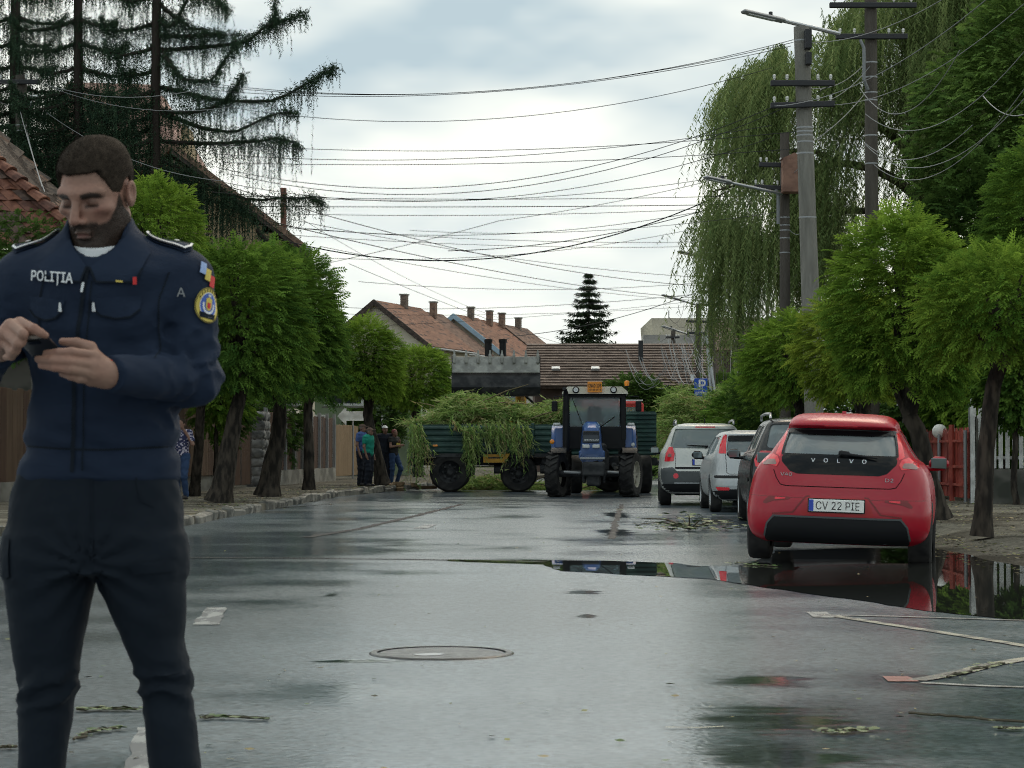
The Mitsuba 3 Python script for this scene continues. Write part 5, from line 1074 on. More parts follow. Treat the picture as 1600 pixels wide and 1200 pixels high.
def red_extras(V, L):
    V.put('hatch_panel', conform(L, rp([(-.562, 1.050), (.562, 1.050), (.552, .985), (.465, .895), (.39, .872), (-.39, .872), (-.465, .895), (-.552, .985)], .03), .004), M_GLOSSK, smooth=True)
    V.put('window_shade_band', conform(L, rp([(-.51, 1.312), (.51, 1.312), (.52, 1.272), (.30, 1.254), (-.30, 1.254), (-.52, 1.272)], .01), .003), M_GLOSSK, smooth=True)
    V.put('window_surround', conform(L, rw.buffer(.014).difference(rw.buffer(-.012)), .0025, .025), M_GLOSSK, smooth=True)
    both(V, L, 'tail_light', [(.575, .985), (.60, 1.035), (.66, 1.06), (.74, 1.02), (.775, .965), (.60, .935)], .006, M_LRED)
    both(V, L, 'lamp_lens', [(.60, .955), (.625, 1.005), (.70, 1.005), (.755, .962), (.745, .948)], .010, M_LCLEAR)
    both(V, L, 'pillar_light', [(.572, 1.03), (.556, 1.16), (.528, 1.30), (.548, 1.30), (.60, 1.15), (.625, 1.06)], .004, M_LRED, .006)
    both(V, L, 'reflector_recess', [(.42, .645), (.66, .650), (.73, .575), (.69, .572), (.62, .60), (.46, .622)], .004, mat('car_red_dark', PR((.17, .012, .014), .35)))
    both(V, L, 'reflector', [(.50, .638), (.60, .640), (.60, .615), (.49, .628)], .008, M_LRED, .004)
    V.put('diffuser', conform(L, rp([(-.70, .205), (-.69, .29), (-.665, .38), (-.605, .452), (.605, .452), (.665, .38), (.69, .29), (.70, .205)], .03), .008, .03), M_PLAS, smooth=True)
    V.put('diffuser_lip', conform(L, LineString([(-.70, .26), (-.672, .385), (-.61, .460), (.61, .460), (.672, .385), (.70, .26)]).buffer(.009), .014, .03), M_PLASG, smooth=True)
    V.put('plate_recess', conform(L, rp([(-.36, .475), (-.30, .645), (-.26, .655), (.26, .655), (.30, .645), (.36, .475)], .02), .003), mat('car_red_shade', PAINT('car_red_recess', (.40, .013, .018), .3) and PR((.36, .013, .017), .3)), smooth=True)
    for sx in (-1, 1): seam(V, L, [(sx * .26, .662), (sx * .30, .655), (sx * .42, .50), (sx * .62, .478)], .014, .006, 'mat_car_red_dark', 'crease')
    seam(V, L, [(-.63, .905), (-.60, .83), (-.555, .765), (-.50, .752), (.50, .752), (.555, .765), (.60, .83), (.63, .905)], .008, .003)
    seam(V, L, [(-.86, .648), (-.5, .640), (.5, .640), (.86, .648)], .006, .003, 'mat_car_red_dark', 'crease')
    plate(V, L, -.0, .575, 'CV 22 PIE')
    for i, ch in enumerate('VOLVO'): text_panel(V, 'lettering', ch, .036, -.245 + i * .1225, 1.008, L, .0055, M_CHROME, spread=1.25)
    text_panel(V, 'lettering', 'V40', .033, -.50, .865, L, .002, M_STEEL, spread=1.35); text_panel(V, 'lettering', 'D2', .033, .49, .835, L, .002, M_STEEL, spread=1.4)
    w = MB(); y = float(L.rear(np.array(.05), np.array(1.07))) - .035
    w.tube([(.0, y + .02, 1.035), (.02, y, 1.075), (.37, y - .0, 1.045)], [.022, .018, .009], 8); w.box((.05, y + .01, 1.075), (.11, .04, .06), roty(.1), bevel=.015); V.put('rear_wiper', w, M_PLAS, smooth=50)
    fin = MB().prism(Polygon([(0, 0), (.17, 0), (.05, .07), (.02, .07)]), .04, R=np.array([[0, 0, 1.0], [1, 0, 0], [0, 1, 0]]), c=(-.02, .85, 1.432)); V.put('aerial_fin', fin, M_RED)
    V.put('brake_light', conform(L, rp([(-.16, 1.338), (.16, 1.338), (.16, 1.352), (-.16, 1.352)], 0), .004), M_LRED)
    V.put('exhaust', MB().tube([(.46, .14, .245), (.46, .4, .245)], .032, 12), M_PLAS); V.put('tow_eye_cover', MB().box((.0, .02, .42), (.06, .03, .04), bevel=.01), M_PLASG)
    for yy in (1.98,): 
        for f in ('left', 'right'): seam(V, L, [(yy, .35), (yy, 1.0)], .008, .003, M_SEAM, 'door_seam', f)
        for f in ('left', 'right'): V.put('door_handle', conform(L, Polygon([(yy - .35, .88), (yy - .17, .885), (yy - .17, .905), (yy - .35, .9)]), .02, .05, f), M_RED)
b = W(1304, 800, 21.75)
build_car('red_hatchback', 'red five door hatchback with its rear to us, standing in the puddle', red_rows, (b[0] * 21.25 / 21.75, 21.25), math.radians(11.6), math.radians(1.9), M_RED, rw, sw, scr, (.325, .225, .78, 3.42, .785), extras=red_extras, mir=(.925, 2.62, 1.0), mirmat=M_RED, n=2.75)

# --- grey beige off-roader, farthest of the row
suv_rows = [(.24, .70, .14, 4.3, .4, .7), (.34, .86, .05, 4.45, .4, .8), (.50, .905, .0, 4.55, .42, .85), (.72, .915, .01, 4.55, .44, .85), (.78, .905, .05, 4.53, .44, .85), (1.0, .89, .09, 4.3, .45, .9), (1.08, .87, .105, 3.7, .45, .7), (1.12, .85, .115, 3.5, .44, .6), (1.3, .765, .20, 3.2, .40, .5), (1.45, .70, .29, 2.95, .36, .45), (1.56, .645, .36, 2.7, .34, .42), (1.60, .61, .36, 2.6, .34, .42), (1.645, .54, .52, 2.4, .4, .42), (1.67, .36, .8, 2.1, .36, .36)]
srw = rp([(-.60, 1.545), (.60, 1.545), (.705, 1.20), (.66, 1.16), (-.66, 1.16), (-.705, 1.20)], .04); ssw = [rp([(.75, 1.18), (1.9, 1.16), (1.9, 1.52), (.9, 1.52)], .04), rp([(1.98, 1.16), (3.05, 1.13), (2.5, 1.53), (1.98, 1.53)], .04)]; sscr = rp([(-.58, 1.57), (.58, 1.57), (.78, 1.15), (-.78, 1.15)], .04)
def antara_extras(V, L):
    for nm, P, m in (('bumper', rp([(-.90, .36), (-.90, .76), (-.66, .78), (-.58, .70), (.58, .70), (.66, .78), (.90, .76), (.90, .36)], .03), M_PLASG), ('bumper_lower', rp([(-.86, .28), (-.88, .44), (.88, .44), (.86, .28)], .03), M_PLAS)): V.put(nm, conform(L, P, .006 if nm == 'bumper' else .012, .04), m, smooth=True)
    V.put('bumper_trim', conform(L, LineString([(-.62, .46), (.62, .46)]).buffer(.014), .018, .05), M_ALU); V.put('tailgate_trim', conform(L, LineString([(-.60, .765), (.60, .765)]).buffer(.02), .012, .05), M_PLAS)
    both(V, L, 'tail_light', [(.645, .90), (.62, 1.05), (.66, 1.19), (.735, 1.185), (.80, 1.05), (.825, .89)], .012, M_LRED); both(V, L, 'lamp_lens', [(.69, .98), (.68, 1.05), (.745, 1.05), (.765, .985)], .018, M_LCLEAR)
    both(V, L, 'reflector', [(.60 + .055 * math.cos(a), .605 + .055 * math.sin(a)) for a in np.linspace(0, 6.28, 14)[:-1]], .014, M_LRED, 0)
    V.put('brake_light', conform(L, rp([(-.20, 1.575), (.20, 1.575), (.20, 1.60), (-.20, 1.60)], 0), .006), M_LRED); plate(V, L, .0, .88, '', .02)
    w = MB(); y = float(L.rear(np.array(0.), np.array(1.2))) - .03; w.tube([(0, y, 1.17), (.05, y, 1.20), (-.38, y + .02, 1.22)], [.02, .018, .01], 6); V.put('rear_wiper', w, M_PLAS)
    seam(V, L, [(-.60, .78), (-.615, 1.15)], .01, .003, M_PLAS); seam(V, L, [(.60, .78), (.615, 1.15)], .01, .003, M_PLAS)
    V.put('aerial', MB().tube([(0, .75, 1.66), (0, .72, 1.76)], .012, 6), M_PLAS)
build_car('beige_off_roader', 'silver beige off-roader with dark grey bumper, farthest of the parked cars', suv_rows, (W(1103, 790, 44.3)[0], 44.3), math.radians(3.2), 0, M_GREIGE, srw, ssw, sscr, (.35, .235, .85, 3.55, .80), rails=(.55, 2.9, .585, 1.72), extras=antara_extras, mir=(1.0, 2.95, 1.12), cab=(.8, 1.615), mirmat=M_PLAS)

# --- silver hatchback
foc_rows = [(.22, .70, .12, 4.1, .45, .7), (.32, .83, .03, 4.25, .45, .8), (.46, .865, .0, 4.33, .47, .9), (.62, .875, .01, 4.33, .48, .9), (.66, .87, .04, 4.32, .48, .9), (.86, .86, .07, 4.05, .48, 1.0), (.96, .845, .085, 3.6, .48, .9), (1.03, .815, .10, 3.3, .46, .7), (1.2, .735, .17, 2.98, .42, .5), (1.34, .665, .24, 2.7, .38, .45), (1.41, .62, .24, 2.5, .36, .42), (1.455, .55, .42, 2.3, .4, .42), (1.485, .36, .75, 2.0, .36, .36)]
frw = rp([(-.555, 1.38), (.555, 1.38), (.60, 1.08), (-.60, 1.08)], .04); fsw = [rp([(.62, 1.08), (1.7, 1.03), (1.7, 1.36), (.85, 1.38)], .05), rp([(1.78, 1.03), (2.9, 1.0), (2.3, 1.37), (1.78, 1.37)], .05)]; fscr = rp([(-.54, 1.40), (.54, 1.40), (.74, 1.04), (-.74, 1.04)], .04)
def foc_extras(V, L):
    both(V, L, 'tail_light', [(.605, 1.06), (.60, 1.22), (.575, 1.40), (.625, 1.40), (.70, 1.22), (.735, 1.06)], .010, M_LRED)
    V.put('window_shade_band', conform(L, rp([(-.55, 1.385), (.55, 1.385), (.57, 1.28), (-.57, 1.28)], .02), .004), M_GLOSSK, smooth=True)
    V.put('bumper_strip', conform(L, LineString([(-.80, .645), (.80, .645)]).buffer(.024), .012, .05), M_PLAS); V.put('bumper_lower', conform(L, rp([(-.82, .24), (-.86, .38), (-.55, .42), (.55, .42), (.86, .38), (.82, .24)], .02), .010, .04), M_PLAS, smooth=True)
    both(V, L, 'reflector', [(.56, .40), (.56, .455), (.80, .46), (.76, .40)], .016, M_LRED, .01)
    V.put('bumper_ledge', conform(L, LineString([(-.80, .51), (.80, .51)]).buffer(.03), .022, .05), M_SILVER, smooth=True)
    seam(V, L, [(-.615, 1.05), (-.60, .72), (-.56, .69), (.56, .69), (.60, .72), (.615, 1.05)], .010, .003, M_PLAS); plate(V, L, 0, .83, '', .02)
build_car('silver_hatchback', 'silver hatchback with tall tail lights, between the black car and the off-roader', foc_rows, (4.44, 39.4), math.radians(1.2), 0, M_SILVER, frw, fsw, fscr, (.315, .205, .72, 3.36, .765), extras=foc_extras, mir=(.97, 2.62, 1.03), mirmat=M_PLAS, cab=(.76, 1.43))

# --- black estate
blk_rows = [(a, b_ * 1.0, c_, d_ - .2, e_, f_) for a, b_, c_, d_, e_, f_ in [(.22, .70, .14, 4.5, .4, .7), (.32, .85, .05, 4.6, .4, .8), (.50, .895, .0, 4.68, .42, .85), (.74, .905, .02, 4.68, .44, .85), (.92, .89, .06, 4.45, .45, .9), (1.02, .87, .085, 4.0, .45, .8), (1.08, .84, .10, 3.6, .44, .6), (1.3, .745, .22, 3.2, .40, .5), (1.42, .685, .30, 2.95, .36, .45), (1.52, .63, .36, 2.75, .34, .42), (1.57, .56, .50, 2.5, .38, .42), (1.595, .38, .8, 2.1, .36, .36)]]
brw = rp([(-.59, 1.49), (.59, 1.49), (.68, 1.15), (-.68, 1.15)], .05); bsw = [rp([(.55, 1.14), (1.35, 1.12), (1.35, 1.47), (.75, 1.47)], .04), rp([(1.42, 1.12), (2.2, 1.10), (2.2, 1.48), (1.42, 1.48)], .04), rp([(2.27, 1.10), (3.15, 1.08), (2.6, 1.47), (2.27, 1.48)], .04)]; bscr = rp([(-.56, 1.50), (.56, 1.50), (.76, 1.10), (-.76, 1.10)], .04)
def blk_extras(V, L):
    both(V, L, 'tail_light', [(.62, .88), (.60, 1.02), (.80, 1.06), (.845, .98), (.83, .88)], .010, M_LRED); plate(V, L, 0, .78, '', .02)
    V.put('bumper_lower', conform(L, rp([(-.84, .26), (-.87, .45), (.87, .45), (.84, .26)], .02), .010, .04), M_PLAS, smooth=True)
    V.put('window_trim', conform(L, LineString([(.5, 1.115), (2.2, 1.085), (3.2, 1.06)]).buffer(.012), .008, .06, 'left'), M_CHROME); V.put('window_trim', conform(L, LineString([(.5, 1.115), (2.2, 1.085), (3.2, 1.06)]).buffer(.012), .008, .06, 'right'), M_CHROME)
    for f in ('left', 'right'):
        for q in (1.9, .98): V.put('door_handle', conform(L, Polygon([(q, .92), (q + .2, .925), (q + .2, .95), (q, .945)]), .02, .05, f), M_BLACKCAR)
build_car('black_estate', 'black estate car with roof rails, half hidden behind the red hatchback', blk_rows, (4.33, 31.6), math.radians(2.9), 0, M_BLACKCAR, brw, bsw, bscr, (.335, .23, .80, 3.50, .80), rails=(.55, 2.7, .59, 1.645), extras=blk_extras, mir=(1.02, 2.72, 1.06), cab=(.78, 1.545))

# ------------------------------------------------------------------ blue tractor, seen from the front
M_TBLUE = PAINT('tractor_blue', grime([.045, .11, .31], [.07, .08, .09], .9, 1.5), .35, 0, .6); M_CREAM = mat('cab_roof', PR(noisy((.62, .58, .46), (.80, .77, .66), 5), .45)); M_ORANGE = mat('orange_plate', PR((.75, .26, .015), .45)); M_AMBER = mat('beacon', PR((.85, .28, .02), .12, .6)); M_CHAS = mat('chassis_iron', PR(noisy((.015, .017, .02), (.05, .052, .055), 7), .6, .35)); M_GREY2 = mat('grille_mesh', PR((.045, .055, .07), .5))
tk = thing('blue_tractor', 'blue farm tractor with a cream cab roof facing us across the road', 'tractor'); c = W(930, 640, 52.4); TV = Veh(tk, rotz(-.03), (c[0], 52.4, 0))
P_ = TV.put
for sx, xc in ((-1, -.92), (1, .86)): TV.wheel(xc, .75, .545, .33, sx, .56, M_RIMD, 8, steer=-.28, tread=20)
for sx, xc in ((-1, -.80), (1, .84)): TV.wheel(xc, 2.9, .80, .46, sx, .55, M_RIMD, 8, tread=22)
hood = MB()
prof = [(-.05, .90, .29), (-.10, 1.15, .30), (-.08, 1.45, .29), (.02, 1.66, .27), (.18, 1.74, .25), (.9, 1.79, .27), (1.75, 1.83, .30)]
sec = []
for y, zt, hw in prof:
    zb = .92; sec.append([(-hw - .08, y, zb), (-hw - .08, y, zb + .02), (-hw, y, zt - .10), (-hw + .09, y, zt), (hw - .09 - .16, y, zt), (hw - .16, y, zt - .10), (hw - .08, y, zb + .02), (hw - .08, y, zb)])
sec = np.array(sec) + [0, 0, 0]; v, f = grid_mesh(sec); hood.add(v, f).add(sec[0], [[0, 1, 2, 7], [7, 2, 3, 6], [6, 3, 4, 5]][:2] + [[6, 3, 4, 5]]); P_('bonnet', hood, M_TBLUE, smooth=35)
gr = P_('grille', MB().box((-.10, -.115, 1.44), (.40, .03, .29), rotx(-.06), bevel=.02), M_GREY2)
for k in range(5): P_('slat', MB().box((-.10, -.135, 1.49 + k * .022), (.36, .012, .009)), M_PLAS, gr)
tm = meshkit.text_mesh('NEW HOLLAND', .036, .004, bold=True); v = np.array(tm.vertices); v[:, 0] -= v[:, 0].mean(); P_('lettering', trimesh.Trimesh(np.column_stack([v[:, 0] * .95 - .10, -.138 - v[:, 2], v[:, 1] + 1.35]), tm.faces, process=False), M_FENWHITE, gr)
for x in (-.225, .02): hl = P_('headlight', MB().box((x, -.13, 1.215), (.175, .04, .085), bevel=.012), M_CHROME); P_('lens', MB().box((x, -.152, 1.215), (.155, .008, .066), bevel=.003), M_LENS, hl)
P_('bonnet_skirt', MB().box((-.08, .35, 1.02), (.62, .85, .2), bevel=.03), M_TBLUE)
P_('front_weight', MB().box((-.04, .05, .68), (.55, .5, .34), bevel=.04).box((-.04, .12, .42), (.34, .4, .3), bevel=.04), M_CHAS); P_('bumper_bar', MB().box((-.07, -.17, .93), (.60, .05, .05), bevel=.01), M_STEEL)
ax = MB().tube([(-.92, .75, .56), (.86, .75, .56)], .085, 10).box((0, .75, .66), (.5, .4, .3), bevel=.05)
for x in (-.26, .20): ax.box((x, .3, .55), (.09, .2, .42), bevel=.02).tube([(x, .1, .42), (x, .1, .74)], .03, 8)
P_('front_axle', ax, M_CHAS, smooth=40)
for sx, x in ((-1, -.55), (1, .5)): P_('steering_ram', MB().tube([(x - .2, .58, .60), (x + .2, .58, .58)], .035, 8), M_STEEL)
P_('engine', MB().box((0, 1.2, .98), (.55, 1.7, .62), bevel=.05).box((.05, 2.2, .8), (.6, 1.2, .7), bevel=.05), M_CHAS)
for sx, xc in ((-1, -.87), (1, .83)):
    th = np.linspace(.95, 2.5, 12); A = np.array([[(xc + q, .75 - .62 * math.cos(t), .545 + .64 * math.sin(t) * 1.0) for q in (-.18, .18)] for t in th]); v, f = grid_mesh(A); P_('front_mudguard', MB().add(v, f), M_PLAS)
    th = np.linspace(.35, 2.9, 14); A = np.array([[(xc + q, 2.9 - .92 * math.cos(t), .84 + .90 * math.sin(t)) for q in (-.20, -.19, .19, .20)] for t in th]); A[:, 0, 2] -= .10; A[:, 3, 2] -= .10; v, f = grid_mesh(A); P_('rear_mudguard', MB().add(v, f).box((xc, 1.98, 1.42), (.24, .07, .50), rotx(-.12), bevel=.03), M_TBLUE, smooth=40)
    P_('side_lamp', MB().box((xc + sx * .06, 1.92, 1.76), (.19, .08, .075), bevel=.02), M_LENS)
P_('marker_lamp', MB().lathe([(0, 0), (.05, .01), (.045, .05), (0, .06)], 12, R=rotx(math.pi / 2), c=(.94, 1.9, 1.26)), M_LENS); P_('marker_lamp', MB().lathe([(0, 0), (.06, .01), (.05, .06), (0, .07)], 12, R=rotx(math.pi / 2), c=(-1.04, 1.5, 1.33)), M_AMBER)
fr = MB()
xa, xb = -.68, .70
for x in (xa, xb): fr.box((x, 1.72, 1.95), (.13, .12, 1.15), bevel=.02).box((x * 1.0, 3.25, 1.95), (.11, .11, 1.15), bevel=.02).box((x, 2.5, 1.42), (.08, 1.6, .10))
fr.box((0, 1.72, 1.42), (1.5, .10, .55), bevel=.02).box((0, 3.25, 1.5), (1.4, .08, .5)).box((0, 1.72, 2.46), (1.45, .12, .09)).box((0, 3.25, 2.46), (1.45, .1, .09)); P_('cab_frame', fr, M_PLAS)
P_('windscreen', MB().box((.0, 1.70, 2.06), (1.22, .012, .72)), M_CLEAR); P_('rear_window', MB().box((.0, 3.27, 2.06), (1.22, .012, .72)), M_CLEAR)
for x in (xa, xb): P_('door_window', MB().box((x, 2.5, 2.0), (.012, 1.4, .82)), M_CLEAR)
rf = MB(); Pr = [(-.80, 2.50), (.82, 2.50), (.80, 2.56), (.66, 2.68), (-.66, 2.68), (-.78, 2.56)]; rf.prism(Polygon(Pr).buffer(.0), 1.95, R=rotx(math.pi / 2), c=(0, 3.5, 0)); rk = P_('cab_roof', rf, M_CREAM, smooth=30)
for x in (-.46, .46): wl = P_('work_light', MB().lathe([(0, 0), (.075, 0), (.085, .03), (.06, .07), (0, .07)], 14, R=rotx(math.pi / 2), c=(x, 1.55, 2.60)), M_PLAS); P_('lens', MB().lathe([(0, .072), (.058, .072)], 14, R=rotx(math.pi / 2), c=(x, 1.55, 2.60)), M_LENS, wl)
pl = P_('registration_plate', MB().box((.0, 1.46, 2.665), (.35, .02, .26), rotx(-.05), bevel=.006), M_ORANGE)
for txt, z, hh in (('CNAD', 2.705, .062), ('105', 2.615, .062)):
    pass
tm = meshkit.text_mesh('CNAD 105', .085, .004, bold=True); v = np.array(tm.vertices); v[:, 0] -= (v[:, 0].max() + v[:, 0].min()) / 2; v[:, 0] *= .31 / (v[:, 0].max() * 2); P_('lettering', trimesh.Trimesh(np.column_stack([v[:, 0], 1.447 - v[:, 2], v[:, 1] + 2.655]), tm.faces, process=False), M_INK, pl)
bars = MB()
for k in range(9): bars.box((-.135 + k * .034, 1.446, 2.595), (.014, .004, .05))
P_('small_print', bars, M_INK, pl)
bk = P_('beacon', MB().lathe([(.055, .015), (.06, .12), (.04, .14), (0, .145)], 14, c=(.80, 2.2, 2.70)), M_AMBER, smooth=50); P_('base', MB().lathe([(0, 0), (.07, 0), (.07, .02), (0, .02)], 14, c=(.80, 2.2, 2.695)), M_PLAS, bk); P_('bracket', MB().tube([(.80, 2.2, 2.70), (.80, 2.2, 2.52)], .02, 6), M_PLAS, bk)
P_('exhaust', MB().tube([(-.70, 1.25, 1.1), (-.70, 1.25, 2.42), (-.71, 1.2, 2.55), (-.74, 1.1, 2.62)], [.07, .07, .055, .05], 12).tube([(-.70, 1.25, 1.2), (-.70, 1.25, 2.2)], .085, 12), M_PLAS, smooth=50)
st = MB().box((.0, 2.75, 1.95), (.34, .14, .55), rotx(-.1), bevel=.06).box((0, 2.5, 1.6), (.42, .5, .14), bevel=.05); P_('seat', st, M_SEAT)
th = np.linspace(0, 2 * np.pi, 20); P_('steering_wheel', MB().tube(np.stack([.20 * np.cos(th), 2.1 + .08 * np.sin(th), 1.80 + .14 * np.sin(th)], 1), .018, 6).tube([(0, 2.1, 1.8), (0, 1.85, 1.5)], .03, 6), M_PLAS)
P_('wiper', MB().tube([(.15, 1.68, 1.70), (.50, 1.68, 1.95)], .012, 5), M_PLAS); P_('wiper', MB().tube([(-.55, 1.68, 2.40), (-.30, 1.68, 1.74)], .008, 5), M_PLAS)
for sx, x in ((-1, -.98), (1, 1.07)):
    mk = P_('wing_mirror', MB().box((x, 1.6, 2.20), (.15, .06, .26), bevel=.025), M_PLAS); P_('arm', MB().tube([(sx * .70, 1.7, 2.45), (x, 1.62, 2.44), (x, 1.62, 2.3)], .014, 6), M_PLAS, mk)
for k in range(3): P_('cab_step', MB().box((.62, 2.0, .5 + k * .25), (.3, .25, .04)), M_CHAS)

# ------------------------------------------------------------------ green trailer standing across the road, another behind the tractor
M_TGREEN = mat('trailer_green', PR(noisy((.014, .045, .040), (.035, .085, .072), 3), .5, .4)); M_YEL = mat('machine_yellow', PR(noisy((.42, .20, .012), (.62, .33, .02), 4), .5))
def corr_side(mb, x0, x1, y, z0, z1, n, out):
    zs = np.linspace(z0, z1, n * 4 + 1); o = np.array([0, 1, 1, 0])[np.arange(len(zs)) % 4] * .035 * out
    A = np.stack([np.stack([np.full(len(zs), x0), y + o, zs], 1), np.stack([np.full(len(zs), x1), y + o, zs], 1)]); return mb.add(*grid_mesh(A))
tk = thing('green_trailer', 'dark green tipping trailer standing sideways and piled with branches', 'trailer'); c = W(653, 700, 59.6); V = Veh(tk, np.eye(3), (c[0], 59.6, 0)); Lx = 6.2
box_ = V.put('floor', MB().box((Lx / 2, 1.2, 1.0), (Lx, 2.4, .12)), M_CHAS)
for nm, x0, x1 in (('side_panel', .05, Lx / 2 - .05), ('side_panel', Lx / 2 + .05, Lx - .05)):
    V.put(nm, corr_side(MB(), x0, x1, 0, 1.04, 1.82, 5, -1).box(((x0 + x1) / 2, .03, 1.43), (x1 - x0, .03, .78)), M_TGREEN); V.put(nm, corr_side(MB(), x0, x1, 2.4, 1.04, 1.82, 5, 1).box(((x0 + x1) / 2, 2.37, 1.43), (x1 - x0, .03, .78)), M_TGREEN)
for x in (0, Lx): V.put('end_panel', MB().box((x, 1.2, 1.43), (.05, 2.4, .78), bevel=.01), M_TGREEN)
for x in (0, Lx / 2, Lx):
    for y in (-.03, 2.43): V.put('stake', MB().box((x, y, 1.42), (.09, .09, .88), bevel=.015), M_TGREEN)
ch = MB()
for y in (.7, 1.7): ch.box((Lx / 2, y, .82), (Lx + .6, .12, .22))
for x in (.5, 2.0, 3.4, 5.0): ch.box((x, 1.2, .84), (.12, 2.1, .14))
V.put('chassis', ch, M_CHAS)
for x, r_ in ((.86, .545), (2.72, .50), (5.2, .53)):
    for y, o in ((.16, -1), (2.24, 1)):
        mb = MB(); h = .15; mb.lathe([(r_ * .56, -h * .9), (r_ * .9, -h), (r_, -h * .6), (r_, h * .6), (r_ * .9, h), (r_ * .56, h * .9)], 32, R=rotx(-math.pi / 2), c=(x, y, r_)); wk = V.put('wheel', mb, M_TYRE, smooth=35)
        mr = MB().lathe([(0, .02), (.08, .03), (.1, .0), (r_ * .3, -.04), (r_ * .5, .03), (r_ * .57, .12)], 24, R=rotx(math.pi / 2 if o < 0 else -math.pi / 2), c=(x, y, r_)); 
        for k in range(8): a = k * math.pi / 4; mr.box((x + math.cos(a) * r_ * .34, y + o * .05, r_ + math.sin(a) * r_ * .34), (.05, .06, .05))
        V.put('rim', mr, M_CHAS, wk, smooth=35)
    V.put('axle', MB().tube([(x, .1, r_), (x, 2.3, r_)], .06, 8), M_CHAS); V.put('mudguard', MB().add(*grid_mesh(np.array([[(x - (r_ + .09) * math.cos(t), y, r_ + (r_ + .07) * math.sin(t)) for y in (-.02, .34)] for t in np.linspace(.35, 2.8, 10)]))), M_CHAS)
V.put('drawbar', MB().tube([(Lx + .2, 1.2, .8), (Lx + 1.4, 1.2, .7)], .08, 8), M_CHAS); V.put('reflector', MB().box((.47, -.075, 1.25), (.13, .02, .05), bevel=.008), M_AMBER)
yb = thing('yellow_chock_box', 'yellow box hanging under the side of the green trailer', 'box'); V2 = Veh(yb, np.eye(3), (W(755, 717, 59.5)[0], 59.45, W(755, 717, 59.5)[2])); V2.put('shell', MB().prism(Polygon([(0, -.10), (.58, -.10), (.70, .10), (.72, .14), (0, .12)]), .3, R=rotx(math.pi / 2), c=(0, .3, 0)), M_YEL); V2.put('dark_slot', MB().box((.33, -.005, .03), (.40, .02, .035)), M_CHAS)
for (x, y0) in ((2.05, .2), (3.3, .25)): V.put('air_tank', MB().tube([(x, .25, .62), (x + .6, .25, .62)], .13, 12), M_CHAS)
V.put('rear_ladder', MB().tube([(-.12, .5, .4), (-.12, .5, 1.3)], .02, 6).tube([(-.12, .9, .4), (-.12, .9, 1.3)], .02, 6).box((-.12, .7, .6), (.03, .4, .03)).box((-.12, .7, .9), (.03, .4, .03)).box((-.15, 1.2, .55), (.1, 2.0, .14)), M_CHAS)
tk = thing('green_tractor_trailer', 'dark green corrugated trailer coupled behind the blue tractor', 'trailer'); V = Veh(tk, rotz(.03), (W(982, 700, 57)[0], 57.2, 0))
mb = MB(); zs = np.linspace(1.0, 2.13, 41); o = np.array([0, 1, 1, 0])[np.arange(41) % 4] * .03; A = np.stack([np.stack([np.full(41, -1.5), -o, zs], 1), np.stack([np.full(41, .72), -o, zs], 1)]); mb.add(*grid_mesh(A)).box((-.39, .03, 1.56), (2.2, .03, 1.13)); V.put('front_panel', mb, M_TGREEN)
for x in (-1.5, .72): V.put('side_panel', corr_side(MB(), -.0, 4.0, 0, 1.0, 2.1, 6, 1).xf(rotz(math.pi / 2), (x, 0, 0)).box((x, 2, 1.55), (.04, 4, 1.1)), M_TGREEN)
V.put('chassis', MB().box((-.39, 2, .85), (1.2, 4.4, .2)).tube([(-.39, -.2, .75), (-.39, -1.9, .6)], .07, 8), M_CHAS)
for x, sx in ((-1.3, -1), (.52, 1)):
    for y in (.9, 2.9): V.wheel(x, y, .5, .3, sx, .55, M_RIMD, 6)

# ------------------------------------------------------------------ wheel loader with raised bucket
tk = thing('wheel_loader', 'yellow wheel loader lifting a wide toothed bucket behind the trailer', 'loader'); c = W(775, 600, 66); V = Veh(tk, np.eye(3), (c[0], 66, 0)); M_BUCK = mat('bucket_steel', PR(noisy((.26, .26, .25), (.42, .42, .40), 5), .5, .4, .2)); M_BUCKD = mat('bucket_dark', PR(noisy((.025, .027, .032), (.07, .07, .075), 5), .6, .3))
z0 = W(0, 618, 66)[2]; z1 = W(0, 583, 66)[2]; z2 = W(0, 557, 66)[2]; HB = 1.31
# the bowl is tipped up: its cutting edge is on top, the curved back hangs below
pf = [(.0, z2), (.10, z1), (.02, z1 - .12), (-.02, z0 + .25), (.12, z0 + .05), (.35, z0 - .02), (.8, z0 + .1), (1.05, z0 + .5), (1.0, z2 - .25)]
A = np.array([[(x, y, z) for x in (-HB, HB)] for y, z in pf[1:]]); v, f = grid_mesh(A); V.put('bowl', MB().add(v, f).add(v + [0, .04, 0], f), M_BUCKD, smooth=40)
V.put('cutting_lip', MB().box((0, .05, (z1 + z2) / 2), (2 * HB, .05, z2 - z1), rotx(-.2), bevel=.012), M_BUCK)
for sx in (-1, 1): V.put('side_plate', MB().prism(Polygon([(y, z) for y, z in pf]), .04, R=np.array([[0, 0, 1.0], [1, 0, 0], [0, 1, 0]]), c=(sx * HB - .02, 0, 0)), M_BUCKD)
for k in range(8): x = -HB + .06 + k * (2 * HB - .12) / 7; V.put('tooth', MB().box((x, .0, z2 - .07), (.09, .09, .26), bevel=.015).prism(Polygon([(-.04, 0), (.04, 0), (.02, .16), (-.02, .16)]), .05, R=rotx(math.pi / 2), c=(x, .03, z2 + .03)), M_BUCK)
for x in (-.24, .20): V.put('tilt_rod', MB().tube([(x, .8, z2 - .2), (x, .85, z2 + .50)], .11, 10).tube([(x, .85, z2 + .46), (x, .85, z2 + .56)], .13, 10), M_PLAS)
